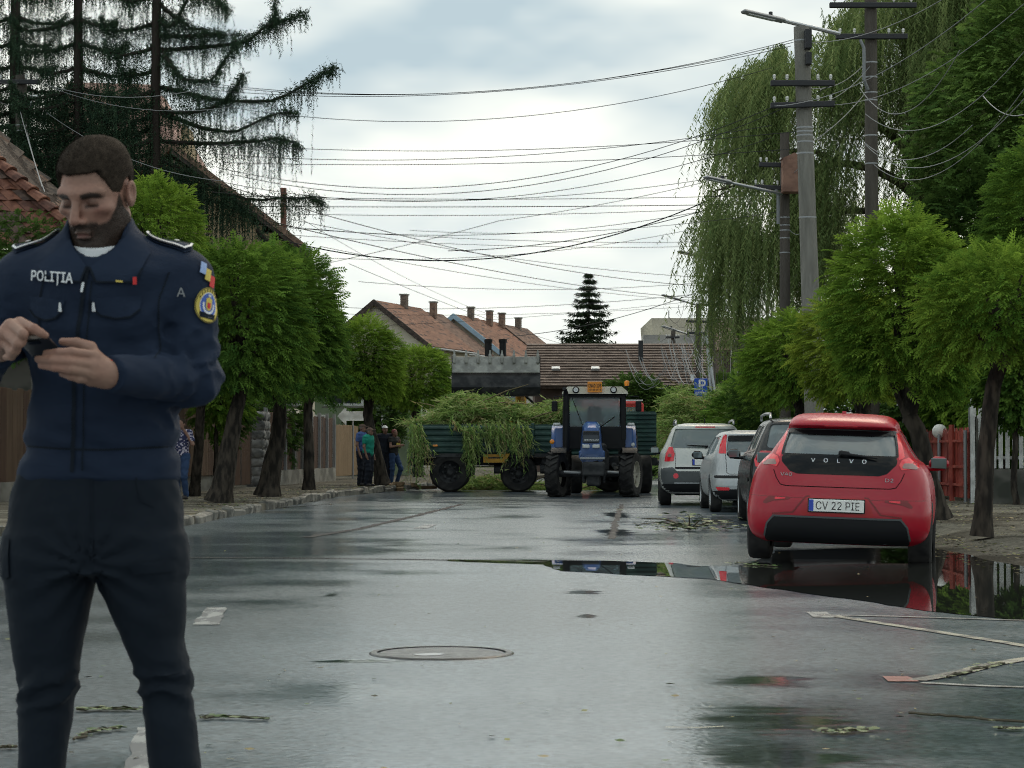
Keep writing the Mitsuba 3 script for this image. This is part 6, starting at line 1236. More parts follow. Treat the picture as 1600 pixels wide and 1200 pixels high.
for sx in (-.75, .75): V.put('lift_arm', MB().tube([(sx, .9, z0 + .3), (sx, 2.2, z0 - .1), (sx, 4.2, 1.9)], [.14, .17, .2], 8), M_YEL)
V.put('body', MB().box((0, 5.6, 1.35), (1.9, 3.6, .8), bevel=.08).box((0, 4.2, 1.9), (1.5, .6, .5), bevel=.05), M_YEL); cbk = V.put('cab', MB().box((.0, 5.0, 2.95), (1.5, 1.6, .12), bevel=.03).box((-.7, 4.25, 2.3), (.1, .1, 1.3)).box((.7, 4.25, 2.3), (.1, .1, 1.3)).box((-.7, 5.75, 2.3), (.1, .1, 1.3)).box((.7, 5.75, 2.3), (.1, .1, 1.3)).box((0, 5, 1.8), (1.5, 1.6, .2)), M_YEL); V.put('window', MB().box((0, 4.22, 2.4), (1.3, .015, 1.0)), M_GLASS, cbk)
for sx in (-1, 1):
    for y in (3.4, 6.6): V.wheel(sx * 1.0, y, .75, .5, sx, .5, M_YEL, 6)
V.put('counterweight', MB().box((0, 7.6, 1.2), (1.8, .5, .9), bevel=.1), M_CHAS); V.put('hydraulic_hose', MB().tube([(.9, .8, z0), (1.25, 1.2, z0 - .3), (1.2, 2.2, z0 - .5)], .04, 6), M_PLAS)
# ------------------------------------------------------------------ red lorry
tk = thing('red_lorry', 'red lorry cab half hidden behind the blue tractor', 'lorry'); V = Veh(tk, np.eye(3), (W(958, 640, 86)[0], 86, -.1)); M_LRY = PAINT('lorry_red', (.55, .025, .02), .35)
cbk = V.put('cab', from_man(to_man(MB().box((0, 1, 2.0), (2.4, 2.0, 2.3), bevel=.12)) - to_man(MB().box((0, 1, 2.55), (2.0, 3, .75), bevel=.05)) - to_man(MB().box((0, 1.0, 2.5), (3, 1.1, .75), bevel=.05)) - to_man(MB().box((0, 1, 2.1), (2.2, 1.8, 1.9)))), M_LRY, smooth=30)
V.put('windscreen', MB().box((0, .03, 2.55), (2.04, .012, .8)), M_GLASS); V.put('visor', MB().box((0, -.12, 3.17), (2.3, .3, .05), bevel=.01), M_FENWHITE); V.put('bumper', MB().box((0, -.05, .75), (2.4, .2, .4), bevel=.05), M_PLASG); V.put('grille', MB().box((0, -.02, 1.4), (1.5, .05, .5), bevel=.02), M_PLAS)
for sx in (-1, 1):
    V.put('headlight', MB().box((sx * .95, -.03, 1.15), (.3, .06, .18), bevel=.02), M_LENS); V.put('wing_mirror', MB().box((sx * 1.38, -.05, 2.5), (.18, .08, .4), bevel=.03).tube([(sx * 1.2, 0, 2.7), (sx * 1.38, -.03, 2.68)], .02, 6), M_PLAS)
    for y in (1.0, 4.5): V.wheel(sx * 1.0, y, .5, .3, sx, .55, M_RIM, 6)
V.put('load_bed', MB().box((0, 4.2, 1.2), (2.4, 4.4, .2)).box((0, 2.15, 1.75), (2.4, .08, 1.1)), M_CHAS); V.put('stripe', MB().box((0, -.006, 1.78), (2.2, .02, .09)), M_FENWHITE)

# ------------------------------------------------------------------ piles of cut willow branches
M_CUT = LEAF('cut_leaf', .5, .6); M_STICK = mat('stick', PR(noisy((.10, .08, .035), (.22, .17, .09), 6), .7))
def branch_heap(label, prof, d, dep, base_y, n, seed, hang=(), leaf=.17, sticks=30, dens=1.0):
    """prof: outline of the top in picture pixels, read off the photograph; the heap is dep metres deep."""
    r = np.random.default_rng(seed); t = thing('branch_heap', label, 'branches', 'heaps of cut willow branches'); pts = np.array([W(x, y, d) for x, y in prof]); X0, X1 = pts[0, 0], pts[-1, 0]; zb = W(0, base_y, d)[2]
    x = r.uniform(X0, X1, n); q = r.uniform(-1, 1, n); top = np.interp(x, pts[:, 0], pts[:, 2]); hh = (top - zb) * np.sqrt(np.clip(1 - (q * .93) ** 2, 0, 1)); z = zb + hh * np.where(r.random(n) < .75, r.uniform(.80, 1.06, n), r.uniform(.1, .9, n)); y = d + q * dep
    P = np.stack([x, y, z], 1); a = r.uniform(0, 6.28, n); m = 13; s = np.linspace(0, 1, m); Ln = r.uniform(.35, 1.1, n); dirv = np.stack([np.cos(a), np.sin(a) * .8 - .15, r.normal(.08, .22, n)], 1)
    C = P[:, None] + dirv[:, None] * (s[None, :, None] - .4) * Ln[:, None, None]; C[..., 2] -= (s ** 2)[None] * (Ln * r.uniform(.05, .32, n))[:, None]; C[..., 1] = np.maximum(C[..., 1], d - dep * 1.02); C[..., 2] = np.where(C[..., 2] < zb, zb + (zb - C[..., 2]) * .3, C[..., 2])
    hs = []
    for (hx0, hx1, hy0, hy1, cnt) in hang:
        px = r.uniform(hx0, hx1, cnt); py0 = hy0 + r.normal(0, 5, cnt); ln = (hy1 - hy0) * r.uniform(.35, 1.15, cnt) / FPX * d
        A0 = np.array([W(a_, b_, d - dep * .98 - .52) for a_, b_ in zip(px, py0)]); m2 = 13; A = A0[:, None] + np.stack([r.normal(.10, .16, cnt)[:, None] * s[None], -.10 * np.sin(s * 2.5)[None] * np.ones((cnt, 1)) + r.normal(0, .05, cnt)[:, None], -ln[:, None] * s[None]], -1); hs.append(A)
    if hs: C = np.vstack([C] + hs)
    N_ = len(C); p = C.reshape(-1, 3); tg = np.gradient(C, axis=1).reshape(-1, 3); dd = unit(unit(tg) + r.normal(0, .45, p.shape)); w = unit(np.cross(dd, r.normal(size=p.shape))) * (.017 * r.uniform(.7, 1.3, len(p)))[:, None]; l = leaf * r.uniform(.6, 1.3, len(p))
    v = np.stack([p - w, p + w, p + dd * l[:, None]], 1).reshape(-1, 3); f = np.arange(len(v)).reshape(-1, 3)
    pal = np.array([[.34, .45, .14], [.24, .37, .11], [.44, .50, .22], [.43, .36, .18], [.16, .27, .08]]); cc = pal[r.choice(5, N_, p=[.3, .28, .2, .08, .14])] * r.uniform(.7, 1.2, (N_, 1)); obj('leaves', MB().add(v, f), M_CUT, t, color=np.repeat(cc, 3 * m, 0), kind='stuff')
    for k in range(sticks):
        i = r.integers(0, n); a_ = P[i]; e = a_ + dirv[i] * r.uniform(.5, 1.4); obj('branch', MB().tube([a_ - dirv[i] * .3, (a_ + e) / 2 + [0, 0, .05], e], [.022, .018, .008], 5), M_STICK, t)
branch_heap('heap of cut willow branches spilling over the side of the green trailer', [(648, 690), (660, 660), (692, 642), (716, 614), (735, 620), (770, 620), (800, 630), (830, 642), (850, 634), (872, 628), (900, 645), (980, 668)], 60.9, 1.0, 664, 2600, 1, hang=[(640, 660, 666, 742, 70), (728, 790, 664, 708, 60), (722, 742, 668, 742, 40), (788, 826, 664, 722, 55), (700, 715, 660, 676, 10)])
branch_heap('green heap of branches on the ground under the trailer', [(715, 770), (735, 750), (760, 742), (790, 748), (830, 756), (880, 757), (950, 760), (1000, 765)], 63.5, .8, 771, 1100, 2, sticks=8)
branch_heap('heap of cut willow branches beside the blue parking sign', [(1030, 700), (1038, 640), (1050, 612), (1068, 608), (1085, 630), (1110, 618), (1135, 606), (1160, 612), (1185, 640), (1200, 700)], 73, 1.4, 752, 2600, 3, sticks=14)
# ================================================================== people
M_SKIN = mat('skin', {'type': 'twosided', 'bsdf': {'type': 'principled', 'base_color': VC, 'roughness': .5, 'specular': .35}})
M_HAIR = mat('hair', PR(mikit.proc(lambda p, n, uv: mikit.mix([.016, .0125, .010], [.055, .042, .032], fbm(p.x * 120, p.y * 30, p.z * 60, 3))), .8, .08))
def cloth_bump(p, n, uv): return .0065 * fbm(p.x * 15, p.y * 15, p.z * 22, 4) + .00025 * noise(p.x * 420, p.y * 420, p.z * 420)
def BUMPED(c, r, sp, **k): return {'type': 'twosided', 'bsdf': {'type': 'bumpmap', 'arbitrary': mikit.proc(cloth_bump, eps=2e-3), 'scale': 1.0, 'bsdf': PR(c, r, sp, two=False, **k)}}
def CLOTH(n, c, f=900., k=.25): 
    c = list(map(float, c)); return mat(n, BUMPED(mikit.proc(lambda p, n_, uv: mi.Color3f(c) * (1 - k / 2 + k * fbm(p.x * f, p.y * f, p.z * f, 2)) * (.86 + .28 * fbm(p.x * 9, p.y * 9, p.z * 9, 3))), .85, .2, sheen=.25))
M_NAVY = CLOTH('uniform_navy', (.0125, .0215, .043)); M_NAVYD = CLOTH('uniform_trousers', (.0070, .0115, .0185)); M_NAVYT = CLOTH('uniform_trim', (.0145, .0245, .048)); M_WHITEC = CLOTH('white_cloth', (.62, .64, .66)); M_SILV = mat('reflective_print', PR((.62, .64, .66), .5)); M_PHONE = mat('phone_case', PR((.025, .024, .026), .3, .5)); M_PHRIM = mat('phone_rim', PR((.42, .38, .34), .3, .5, .5)); M_GOLD = mat('gold', PR((.62, .45, .14), .35, .5, .6)); M_YELT = mat('thread_yellow', PR((.58, .46, .10), .8)); M_REDT = mat('thread_red', PR((.55, .03, .03), .7)); M_BLUET = mat('thread_blue', PR((.06, .12, .42), .8)); M_BOOT = mat('boot', PR((.012, .012, .013), .4))
SK = np.array([.285, .160, .120])
def W5(px, py, d=5.0): return W(px, py, d)
# --- jacket
TZ = np.array([(752, 152, 122, .118), (744, 152, 127, .124), (725, 153, 126, .124), (700, 156, 119, .118), (690, 157, 121, .122), (655, 160, 118, .122), (600, 165, 116, .124), (540, 166, 119, .130), (480, 166, 129, .132), (440, 165, 136, .128), (415, 164, 130, .112), (395, 162, 110, .094), (378, 160, 84, .080), (362, 158, 62, .072), (350, 157, 54, .068), (338, 157, 50, .064)], float)
tz = 1.1 + (705 - TZ[:, 0]) / 690.0; tcx = (TZ[:, 1] - 800) / 690.0; ta = TZ[:, 2] / 690.0; tb = TZ[:, 3]
_c, _a, _b = (PchipInterpolator(tz, q) for q in (tcx, ta, tb))
def loft_sd(p, z0, z1, fc, fa, fb_, cy, n=2.3):
    z = np.clip(p[:, 2], z0, z1); a, b = fa(z), fb_(z); u, v = np.abs(p[:, 0] - fc(z)) / a, np.abs(p[:, 1] - (cy(z) if callable(cy) else cy)) / b
    d = ((u ** n + v ** n) ** (1 / n) - 1) * np.minimum(a, b); dz = np.maximum(z0 - p[:, 2], p[:, 2] - z1); return np.maximum(d, dz)
SL, EL, WL = W5(283, 438), W5(306, 592, 4.97), W5(172, 586, 4.735)
SR_, ER, WR = W5(40, 440), W5(-42, 580, 5.0), W5(-6, 548, 4.77)
cyf = lambda z: 5.02 - .03 * np.clip((z - 1.1) / .4, 0, 1)
def folds(p, amp=1.0):
    x, y, z = p.T
    f = .0048 * np.sin(z * 88 + 3.2 * np.sin(x * 13) + 7 * fb(p * [1, 1, 1.2], 7, 3, 2)) * np.clip(1 - np.abs(z - 1.11) / .075, 0, 1)
    f += .020 * (np.abs(fb(p * [.55, 1, 1.5], 8.5, 5, 3)) - .12) * np.clip((1.50 - z) / .12, .25, 1) + .006 * (np.abs(fb(p * [1.2, 1, .7], 17, 6, 3)) - .12)
    for S0, E0, W0 in ((SL, EL, WL), (SR_, ER, WR)):
        for A0, B0, sg in ((S0, E0, 1), (E0, W0, -1)):
            ax = unit(B0 - A0); t = (p - A0) @ ax / np.linalg.norm(B0 - A0); rr_ = np.linalg.norm(p - A0 - ((p - A0) @ ax)[:, None] * ax, axis=1); near = np.exp(-((t - (1 if sg > 0 else 0)) / .55) ** 2) * (rr_ < .12) * (t > -.25) * (t < 1.2)
            wv = t * (11 if sg > 0 else 9) + 13 * fb(p * [1, 1, 1], 7.5, 8 + sg, 3) + (y - A0[1]) * 14 * sg; f += near * (.0042 * (1 - 2 * np.abs(np.sin(wv))) + .0015 * np.sin(2.3 * wv + 1))
    f += .005 * np.sin((z * 1.0 - x * .55) * 62 + 5 * fb(p, 6, 12, 2)) * np.exp(-((x - SL[0] + .05) / .10) ** 2 - ((z - 1.40) / .09) ** 2)
    f += .0045 * np.sin((z + x * .7) * 48 + 6 * fb(p, 5, 14, 2)) * np.exp(-((x + .98) / .14) ** 2 - ((z - 1.30) / .12) ** 2)
    return f * amp
def jacket_sd(p, fold=1.0):
    d = loft_sd(p, tz[0], tz[-1], _c, _a, _b, cyf)
    la = smin(cone_sd(p, SL, EL, .074, .061), cone_sd(p, EL, WL, .058, .042), .025); ra = smin(cone_sd(p, SR_, ER, .074, .062), cone_sd(p, ER, WR, .056, .043), .025)
    wl = (p - WL) @ unit(WL - EL); wr = (p - WR) @ unit(WR - ER); la, ra = np.maximum(la, np.where(np.linalg.norm(p - WL, axis=1) < .12, wl, -1)), np.maximum(ra, np.where(np.linalg.norm(p - WR, axis=1) < .12, wr, -1))
    d = smin(smin(d, la, .045), ra, .045)
    # opening for the neck
    d = smax(d, -cone_sd(p, [-.93, 4.95, 1.50], [-.935, 4.93, 1.75], .050, .075), .012); d = smax(d, -cone_sd(p, [-.955, 4.86, 1.535], [-.955, 4.80, 1.70], .018, .075), .012)
    return d - (folds(p, fold) if fold else 0)
cop = thing('person', 'police officer in navy uniform with trimmed beard looking down at a phone', 'person', None)
obj('jacket', surface_net(jacket_sd, (-1.36, 4.62, 1.02), (-.58, 5.24, 1.68), .0068), M_NAVY, cop, smooth=True)
# --- trousers
HZ = np.array([(735, 152, 120, .115), (770, 150, 131, .122), (810, 148, 138, .128), (860, 147, 142, .130), (895, 148, 141, .124)], float); hz = 1.1 + (705 - HZ[::-1, 0]) / 690; hc, ha, hb = [PchipInterpolator(hz, q) for q in ((HZ[::-1, 1] - 800) / 690, HZ[::-1, 2] / 690, HZ[::-1, 3])]
def leg(rows): 
    a = np.array(rows, float)[::-1]; z = 1.1 + (705 - a[:, 0]) / 690; return z, PchipInterpolator(z, (a[:, 1] - 800) / 690), PchipInterpolator(z, a[:, 2] / 690), PchipInterpolator(z, np.maximum(a[:, 2] / 690 * 1.12, .062))
LL = leg([(840, 80, 70), (895, 76, 71), (950, 75, 64), (1000, 73, 56), (1050, 75, 49), (1075, 75, 49), (1100, 73, 45), (1200, 66, 38), (1320, 60, 37), (1435, 55, 37)]); RL = leg([(840, 214, 70), (895, 219, 68), (950, 230, 60), (1000, 240, 49), (1042, 254, 45), (1062, 258, 44), (1100, 262, 40), (1200, 273, 41), (1320, 283, 40), (1435, 290, 38)])
def trouser_sd(p, fold=1.0):
    d = loft_sd(p, hz[0], hz[-1], hc, ha, hb, 5.02)
    for q in (LL, RL): d = smin(d, loft_sd(p, q[0][0], q[0][-1], q[1], q[2], q[3], 5.02, 2.1), .03)
    if fold:
        x, y, z = p.T; f = .017 * (np.abs(fb(p * [1, 1, .6], 8, 31, 3)) - .12) + .007 * (np.abs(fb(p * [1, 1, 1.2], 19, 32, 3)) - .12)
        for cx, cz in ((-.80, .575), (-1.05, .565), (-.80, .30), (-1.06, .30)): f += .0085 * (1 - 2 * np.abs(np.sin(z * 58 + 12 * (x - cx) * (1 if cx > -.9 else -1) + 8 * fb(p, 9, 33, 3)))) * np.exp(-((z - cz) / .05) ** 2 - ((x - cx) / .12) ** 2)
        q = p - np.array([-.945, 4.9, .845]); r_ = np.linalg.norm(q[:, [0, 2]], axis=1); f += .006 * np.sin(np.arctan2(q[:, 2], q[:, 0]) * 13 + 4 * fb(p, 6, 37, 2)) * np.exp(-(r_ / .15) ** 2)
        d = d - f
    return d
obj('trousers', surface_net(trouser_sd, (-1.22, 4.82, .02), (-.68, 5.20, 1.08), .0085), M_NAVYD, cop, smooth=True)
def drape(P, D, sdf, off, back=.5):
    P = np.asarray(P, float); D = unit(np.asarray(D, float)); q = P - D * back
    for _ in range(46): q = q + D * (np.clip(sdf(q), -.03, .05) * .8)[:, None]
    return q - D * off
JS = lambda p: jacket_sd(p); TS = lambda p: trouser_sd(p)
def patch(name, polypx, m, off=.004, sdf=JS, step=.008, th=.0, d=4.89, parent=None, **k):
    """polygon given on the front of the uniform, laid onto the cloth"""
    P = Polygon([((x - 800) / FPX * d, 1.1 + (705 - y) / FPX * d) for x, y in polypx]) if not hasattr(polypx, 'geom_type') else polypx
    v, f = tri_poly(P, step); q = drape(np.column_stack([v[:, 0], np.full(len(v), 4.9), v[:, 1]]), [0, 1, 0], sdf, off); f = f[(np.abs(q[f, 1] - 4.9).max(1) < .28) & (np.ptp(q[f, 1], axis=1) < .05)]
    nb = MB().add(q, f); 
    if th: nb.add(q + [0, th, 0], f[:, ::-1])
    return obj(name, nb, m, parent or cop, smooth=True, **k)
def pline(pts, w, d=4.89): return LineString([((x - 800) / FPX * d, 1.1 + (705 - y) / FPX * d) for x, y in pts]).buffer(w / 2)
patch('collar', [(104, 372), (116, 392), (137, 417), (129, 441), (100, 438), (66, 428), (58, 414), (82, 392)], M_NAVYT, .007); patch('collar', [(200, 352), (178, 388), (150, 412), (142, 418), (152, 441), (214, 441), (222, 420), (232, 392), (216, 366)], M_NAVYT, .007)
patch('collar_edge', pline([(66, 429), (100, 439), (129, 442), (137, 418)], .004), M_NAVYD, .010); patch('collar_edge', pline([(143, 419), (153, 442), (214, 442), (223, 420)], .004), M_NAVYD, .010)
patch('zip', pline([(139, 420), (133, 460), (124, 520), (116, 600), (112, 735)], .0085), M_NAVYD, .004); patch('zip_flap', pline([(146, 440), (139, 520), (132, 600), (128, 735)], .003), M_NAVYD, .004); patch('zip_pull', pline([(133, 444), (131, 456)], .006), M_SILV, .007)
patch('pocket_flap', [(44, 462), (104, 470), (99, 488), (88, 497), (70, 500), (52, 494), (44, 484)], M_NAVYT, .005); patch('pocket_flap', [(146, 468), (222, 462), (220, 484), (206, 495), (182, 498), (160, 493), (149, 484)], M_NAVYT, .005)
patch('flap_edge', pline([(44, 484), (52, 494), (70, 501), (88, 498), (99, 488)], .0035), M_NAVYD, .007); patch('flap_edge', pline([(149, 484), (160, 494), (182, 499), (206, 496), (220, 484)], .0035), M_NAVYD, .007)
for (x, y) in ((97, 482), (150, 482)): patch('zip_pull', [(x - 2.2, y - 8), (x + 1, y - 8), (x + 3, y + 6), (x - 3, y + 6)], M_SILV, .009)
patch('hem_seam', pline([(30, 697), (90, 701), (160, 703), (278, 697)], .004), M_NAVYD, .003); patch('sleeve_seam', pline([(262, 425), (248, 465), (246, 520), (250, 560)], .003), M_NAVYD, .003); patch('sleeve_seam', pline([(72, 420), (60, 470), (58, 520)], .0035), M_NAVYD, .003)
patch('collar_pin', [(210, 434), (216, 434), (216, 446), (210, 446)], M_REDT, .012); patch('collar_pin', [(184, 439), (195, 440), (195, 443), (184, 442)], M_YELT, .012)
tm = meshkit.text_mesh('POLIȚIA', .022, .0015, bold=True); v = np.array(tm.vertices); lo, hi = v[:, 0].min(), v[:, 0].max(); X = (46 + (v[:, 0] - lo) / (hi - lo) * 70 - 800) / FPX * 4.88; Z = 1.1 + (705 - 437) / FPX * 4.88 + v[:, 1] - (X - X.min()) * .09
q = drape(np.column_stack([X, np.full(len(X), 4.9), Z]), [0, 1, 0], JS, 0); q[:, 1] -= .0095 + v[:, 2]; obj('chest_lettering', MB().add(q, tm.faces), M_SILV, cop, label='silver lettering on the chest')
# shoulder boards: laid down onto the shoulders from above
def shoulder(xa, xb, name):
    x0, x1 = (xa - 800) / 690, (xb - 800) / 690; sg = 1 if x1 > x0 else -1
    def lay(P, off): v, f = tri_poly(P, .007); q = drape(np.column_stack([v[:, 0], v[:, 1], np.full(len(v), 1.5)]), [0, 0, -1], lambda p: jacket_sd(p, .3), off, .16); return MB().add(q, f)
    P = Polygon([(x0, 4.955), (x1 - sg * .012, 4.945), (x1, 4.965), (x1, 4.995), (x1 - sg * .012, 5.015), (x0, 5.005)])
    k = obj(name, lay(P, .010).add(*[lay(P, .004).v[0], lay(P, .004).f[0]]), M_NAVYT, cop, smooth=True)
    obj('piping', lay(P.difference(P.buffer(-.0045)), .0135), M_SILV, k); obj('pip', lay(Point(x1 - sg * .035, 4.975).buffer(.006), .0145), M_SILV, k)
shoulder(232, 302, 'shoulder_board'); shoulder(92, 22, 'shoulder_board')
# sleeve badge, flag, letter
BD = unit(np.array([-.50, .86, .10])); bx = unit(np.cross([0, 0, 1.0], BD)) * -1; by = np.cross(BD, bx); by = by if by[2] > 0 else -by; BC = W5(318, 476, 4.97)
def badge(name, P, m, off, parent=None, roll=-.22):
    v, f = tri_poly(affinity.rotate(P, math.degrees(roll), origin=(0, 0)), .005); q = drape(BC + v[:, :1] * bx + v[:, 1:] * by, BD, lambda p: jacket_sd(p, .5), off, .2); return obj(name, MB().add(q, f), m, parent or cop, smooth=True)
R_ = lambda a, b: affinity.scale(Point(0, 0).buffer(1.0, 24), a, b)
bk = badge('sleeve_badge', R_(.0355, .0395), M_YELT, .006)
badge('ring', R_(.0345, .0385).difference(R_(.033, .037)), M_NAVYD, .0072, bk); badge('ring', R_(.0245, .0285).difference(R_(.0228, .0268)), M_SILV, .0075, bk); badge('field', R_(.0228, .0268), M_BLUET, .007, bk)
badge('lower_scroll', Polygon([(-.022, -.018), (.022, -.018), (.019, -.030), (-.019, -.030)]), M_NAVYD, .0076, bk); badge('wreath', R_(.017, .020).difference(R_(.0125, .015)).intersection(sbox(-.03, -.03, .03, .004)), M_SILV, .0082, bk)
badge('eagle', Polygon([(-.009, .014), (0, .018), (.009, .014), (.0085, -.004), (.004, -.012), (-.004, -.012), (-.0085, -.004)]), M_YELT, .0082, bk); badge('shield', Polygon([(-.005, .005), (.005, .005), (.0045, -.005), (0, -.009), (-.0045, -.005)]), M_REDT, .0092, bk); badge('crown', Polygon([(-.005, .019), (.005, .019), (.004, .024), (-.004, .024)]), M_SILV, .0086, bk)
for a in np.linspace(.45, math.pi - .45, 9): badge('stitch_mark', affinity.translate(sbox(-.0011, -.003, .0011, .003), math.cos(a) * .0288, math.sin(a) * .0327), M_NAVYD, .0074, bk)
for i, m in enumerate((M_BLUET, M_YELT, M_REDT)): badge('flag_patch', affinity.translate(sbox(-.0085, -.013, .0085, .013), -.036 + i * .0172, .075 - i * .010), m if i else mat('thread_pale_blue', PR((.28, .38, .62), .8)), .006, roll=-.35)
tm = meshkit.text_mesh('A', .020, .001); v = np.array(tm.vertices); q = drape(np.column_stack([(275 - 800) / FPX * 4.9 + v[:, 0], np.full(len(v), 4.9), 1.1 + (705 - 463) / FPX * 4.9 + v[:, 1]]), [0, 1, 0], JS, .0); q[:, 1] -= .006 + v[:, 2]; obj('sleeve_letter', MB().add(q, tm.faces), M_CABLEG, cop)
for i, m in enumerate((M_YELT, M_REDT)): patch('cuff_flag', [(166 + i * 5, 560 + i * 1.5), (172 + i * 5, 561 + i * 1.5), (171 + i * 5, 571 + i * 1.5), (165 + i * 5, 570 + i * 1.5)], m, .006, d=4.74)
# trouser pockets and seams
patch('pocket_flap', [(206, 880), (276, 873), (275, 893), (212, 897)], M_NAVYD, .006, TS, d=4.92); patch('pocket_seam', pline([(213, 742), (222, 782), (240, 792)], .004, 4.92), M_NAVYD, .003, TS); patch('fly_seam', pline([(146, 742), (148, 800), (150, 872)], .004, 4.92), M_NAVYD, .003, TS); patch('knee_seam', pline([(228, 1049), (256, 1054), (280, 1050)], .004, 4.94), M_NAVYD, .004, TS); patch('cargo_pocket', [(6, 842), (18, 840), (20, 900), (8, 905)], M_NAVYD, .006, TS, d=4.95)
for x in (-1.075, -.745):
    bt = MB().tm(surface_net(lambda p, x=x: smin(ell_sd(p, [x, 4.94, .05], [.052, .145, .075]), cone_sd(p, [x, 5.0, .06], [x, 5.02, .24], .058, .060), .03), (x - .1, 4.74, -.02), (x + .1, 5.15, .32), .008)); v = bt.v[0]; v[:, 2] = np.maximum(v[:, 2], .002); obj('boot', bt, M_BOOT, cop, smooth=True)
# --- head, neck and hands: one continuous body with the torso and limbs under the cloth
HC, HS = W5(151, 305, 4.95), 1.0
RH = rotz(math.radians(-19)) @ rotx(math.radians(22))
def head_sd(p):
    q = (p - HC) @ RH / HS; x, y, z = np.abs(q[:, 0]) / .955, q[:, 1], q[:, 2]; s = np.column_stack([x, y, z]); sz_ = np.column_stack([x, y, z + 9 * x * x])
    d = ell_sd(s, [0, .014, .032], [.0765, .097, .086]); d = smin(d, ell_sd(s, [0, -.020, -.030], [.062, .072, .088]), .03)
    d = smin(d, cone_sd(s, [.050, .006, -.052], [.020, -.060, -.098], .020, .020), .022); d = smin(d, ell_sd(s, [0, -.068, -.102], [.026, .020, .018]), .02)
    d = smin(d, cone_sd(s, [.006, -.0865, .026], [.048, -.067, .027], .0135, .0115), .012); d = smin(d, ell_sd(s, [.047, -.058, -.014], [.020, .021, .014]), .016)
    d = smax(d, -ell_sd(s, [.031, -.101, .004], [.020, .025, .0135]), .010); d = smin(d, ell_sd(s, [.0315, -.0715, .004], [.0150, .0120, .0110]), .004)
    d = smax(d, -ell_sd(s, [.0315, -.0895, -.0015], [.016, .006, .0012]), .002)
    d = smin(d, cone_sd(s, [0, -.0875, .022], [0, -.1155, -.027], .0080, .0108), .009); d = smax(d, -ell_sd(s, [.054, -.096, -.050], [.020, .024, .024]), .022); d = smin(d, ell_sd(s, [.0115, -.1005, -.033], [.0088, .011, .0078]), .006)
    d = smin(d, ell_sd(s, [0, -.088, -.046], [.016, .010, .014]), .010); d = smin(d, ell_sd(sz_, [0, -.0905, -.0585], [.022, .010, .0052]), .005); d = smin(d, ell_sd(sz_, [0, -.0895, -.0700], [.019, .0100, .0062]), .005); d = smax(d, -ell_sd(sz_, [0, -.1005, -.0640], [.024, .007, .0013]), .0025)
    e = ell_sd(s, [.082, .016, -.004], [.0085, .020, .032], roty(.22) @ rotx(.12)); e = smax(e, -ell_sd(s, [.092, .012, -.002], [.0085, .012, .019]), .006); d = smin(d, e, .006)
    nk = cone_sd(p, HC + [.006, .022, -.055], [-.93, 4.995, 1.47], .060, .068); return smin(d * HS, nk, .022)
def capsules(p, chain, k=.006):
    d = None
    for a, b, ra, rb2 in chain: c_ = cone_sd(p, a, b, ra, rb2); d = c_ if d is None else smin(d, c_, k)
    return d
def finger(pts, rs): P = [W5(*q) for q in pts]; return [(P[i], P[i + 1], rs[i], rs[i + 1]) for i in range(len(P) - 1)]
pa = lambda *q: W5(*q)
LHAND = [(WL + unit(EL - WL) * .06, pa(166, 584, 4.735), .031, .028), (pa(166, 584, 4.735), pa(148, 560, 4.715), .026, .016), (pa(166, 584, 4.735), pa(146, 573, 4.705), .025, .016), (pa(164, 586, 4.735), pa(144, 585, 4.705), .024, .015), (pa(162, 588, 4.74), pa(142, 594, 4.72), .022, .014), (pa(160, 572, 4.74), pa(140, 545, 4.74), .020, .013)]
LF = [finger([(148, 556, 4.712), (112, 550, 4.675), (92, 551, 4.672), (72, 552, 4.685)], [.0115, .0100, .0092, .0075]), finger([(146, 571, 4.703), (108, 565, 4.668), (82, 563, 4.668), (59, 561, 4.685)], [.0118, .0102, .0094, .0076]), finger([(145, 584, 4.704), (110, 577, 4.670), (86, 574, 4.672), (64, 571, 4.69)], [.0114, .0098, .009, .0074]), finger([(143, 594, 4.718), (124, 592, 4.692), (110, 588, 4.69), (97, 584, 4.70)], [.0102, .0088, .008, .0068]), finger([(142, 543, 4.742), (120, 536, 4.755), (98, 534, 4.765)], [.0135, .0115, .0088])]
RHAND = [(WR + unit(ER - WR) * .06, pa(1, 541, 4.755), .031, .027), (pa(1, 541, 4.755), pa(30, 507, 4.70), .024, .0155), (pa(0, 541, 4.75), pa(15, 511, 4.685), .024, .016), (pa(0, 543, 4.75), pa(8, 522, 4.68), .023, .0155), (pa(1, 548, 4.75), pa(6, 536, 4.69), .021, .014), (pa(4, 540, 4.76), pa(28, 530, 4.74), .018, .013)]
RF = [finger([(32, 504, 4.695), (53, 514, 4.645), (63, 520, 4.645), (71, 524, 4.655)], [.0118, .0105, .0092, .0075]), finger([(17, 507, 4.682), (36, 522, 4.632), (34, 534, 4.645), (24, 540, 4.665)], [.0122, .0108, .0096, .008]), finger([(9, 520, 4.678), (28, 537, 4.635), (25, 547, 4.65), (14, 550, 4.67)], [.0116, .0102, .0092, .0076]), finger([(6, 535, 4.687), (22, 550, 4.655), (18, 557, 4.67), (9, 558, 4.685)], [.0105, .0092, .0082, .007]), finger([(26, 531, 4.742), (44, 525, 4.722), (58, 523, 4.705)], [.0130, .0112, .0088])]
def hand_sd(H, F): 
    def fn(p):
        d = capsules(p, H, .012)
        for c_ in F: d = smin(d, capsules(p, c_, .004), .0055)
        return d
    return fn
def under_sd(p): return np.minimum(jacket_sd(p, 0) + .02, trouser_sd(p, 0) + .016)
hd = surface_net(head_sd, (-1.06, 4.80, 1.45), (-.83, 5.10, 1.83), .0026)
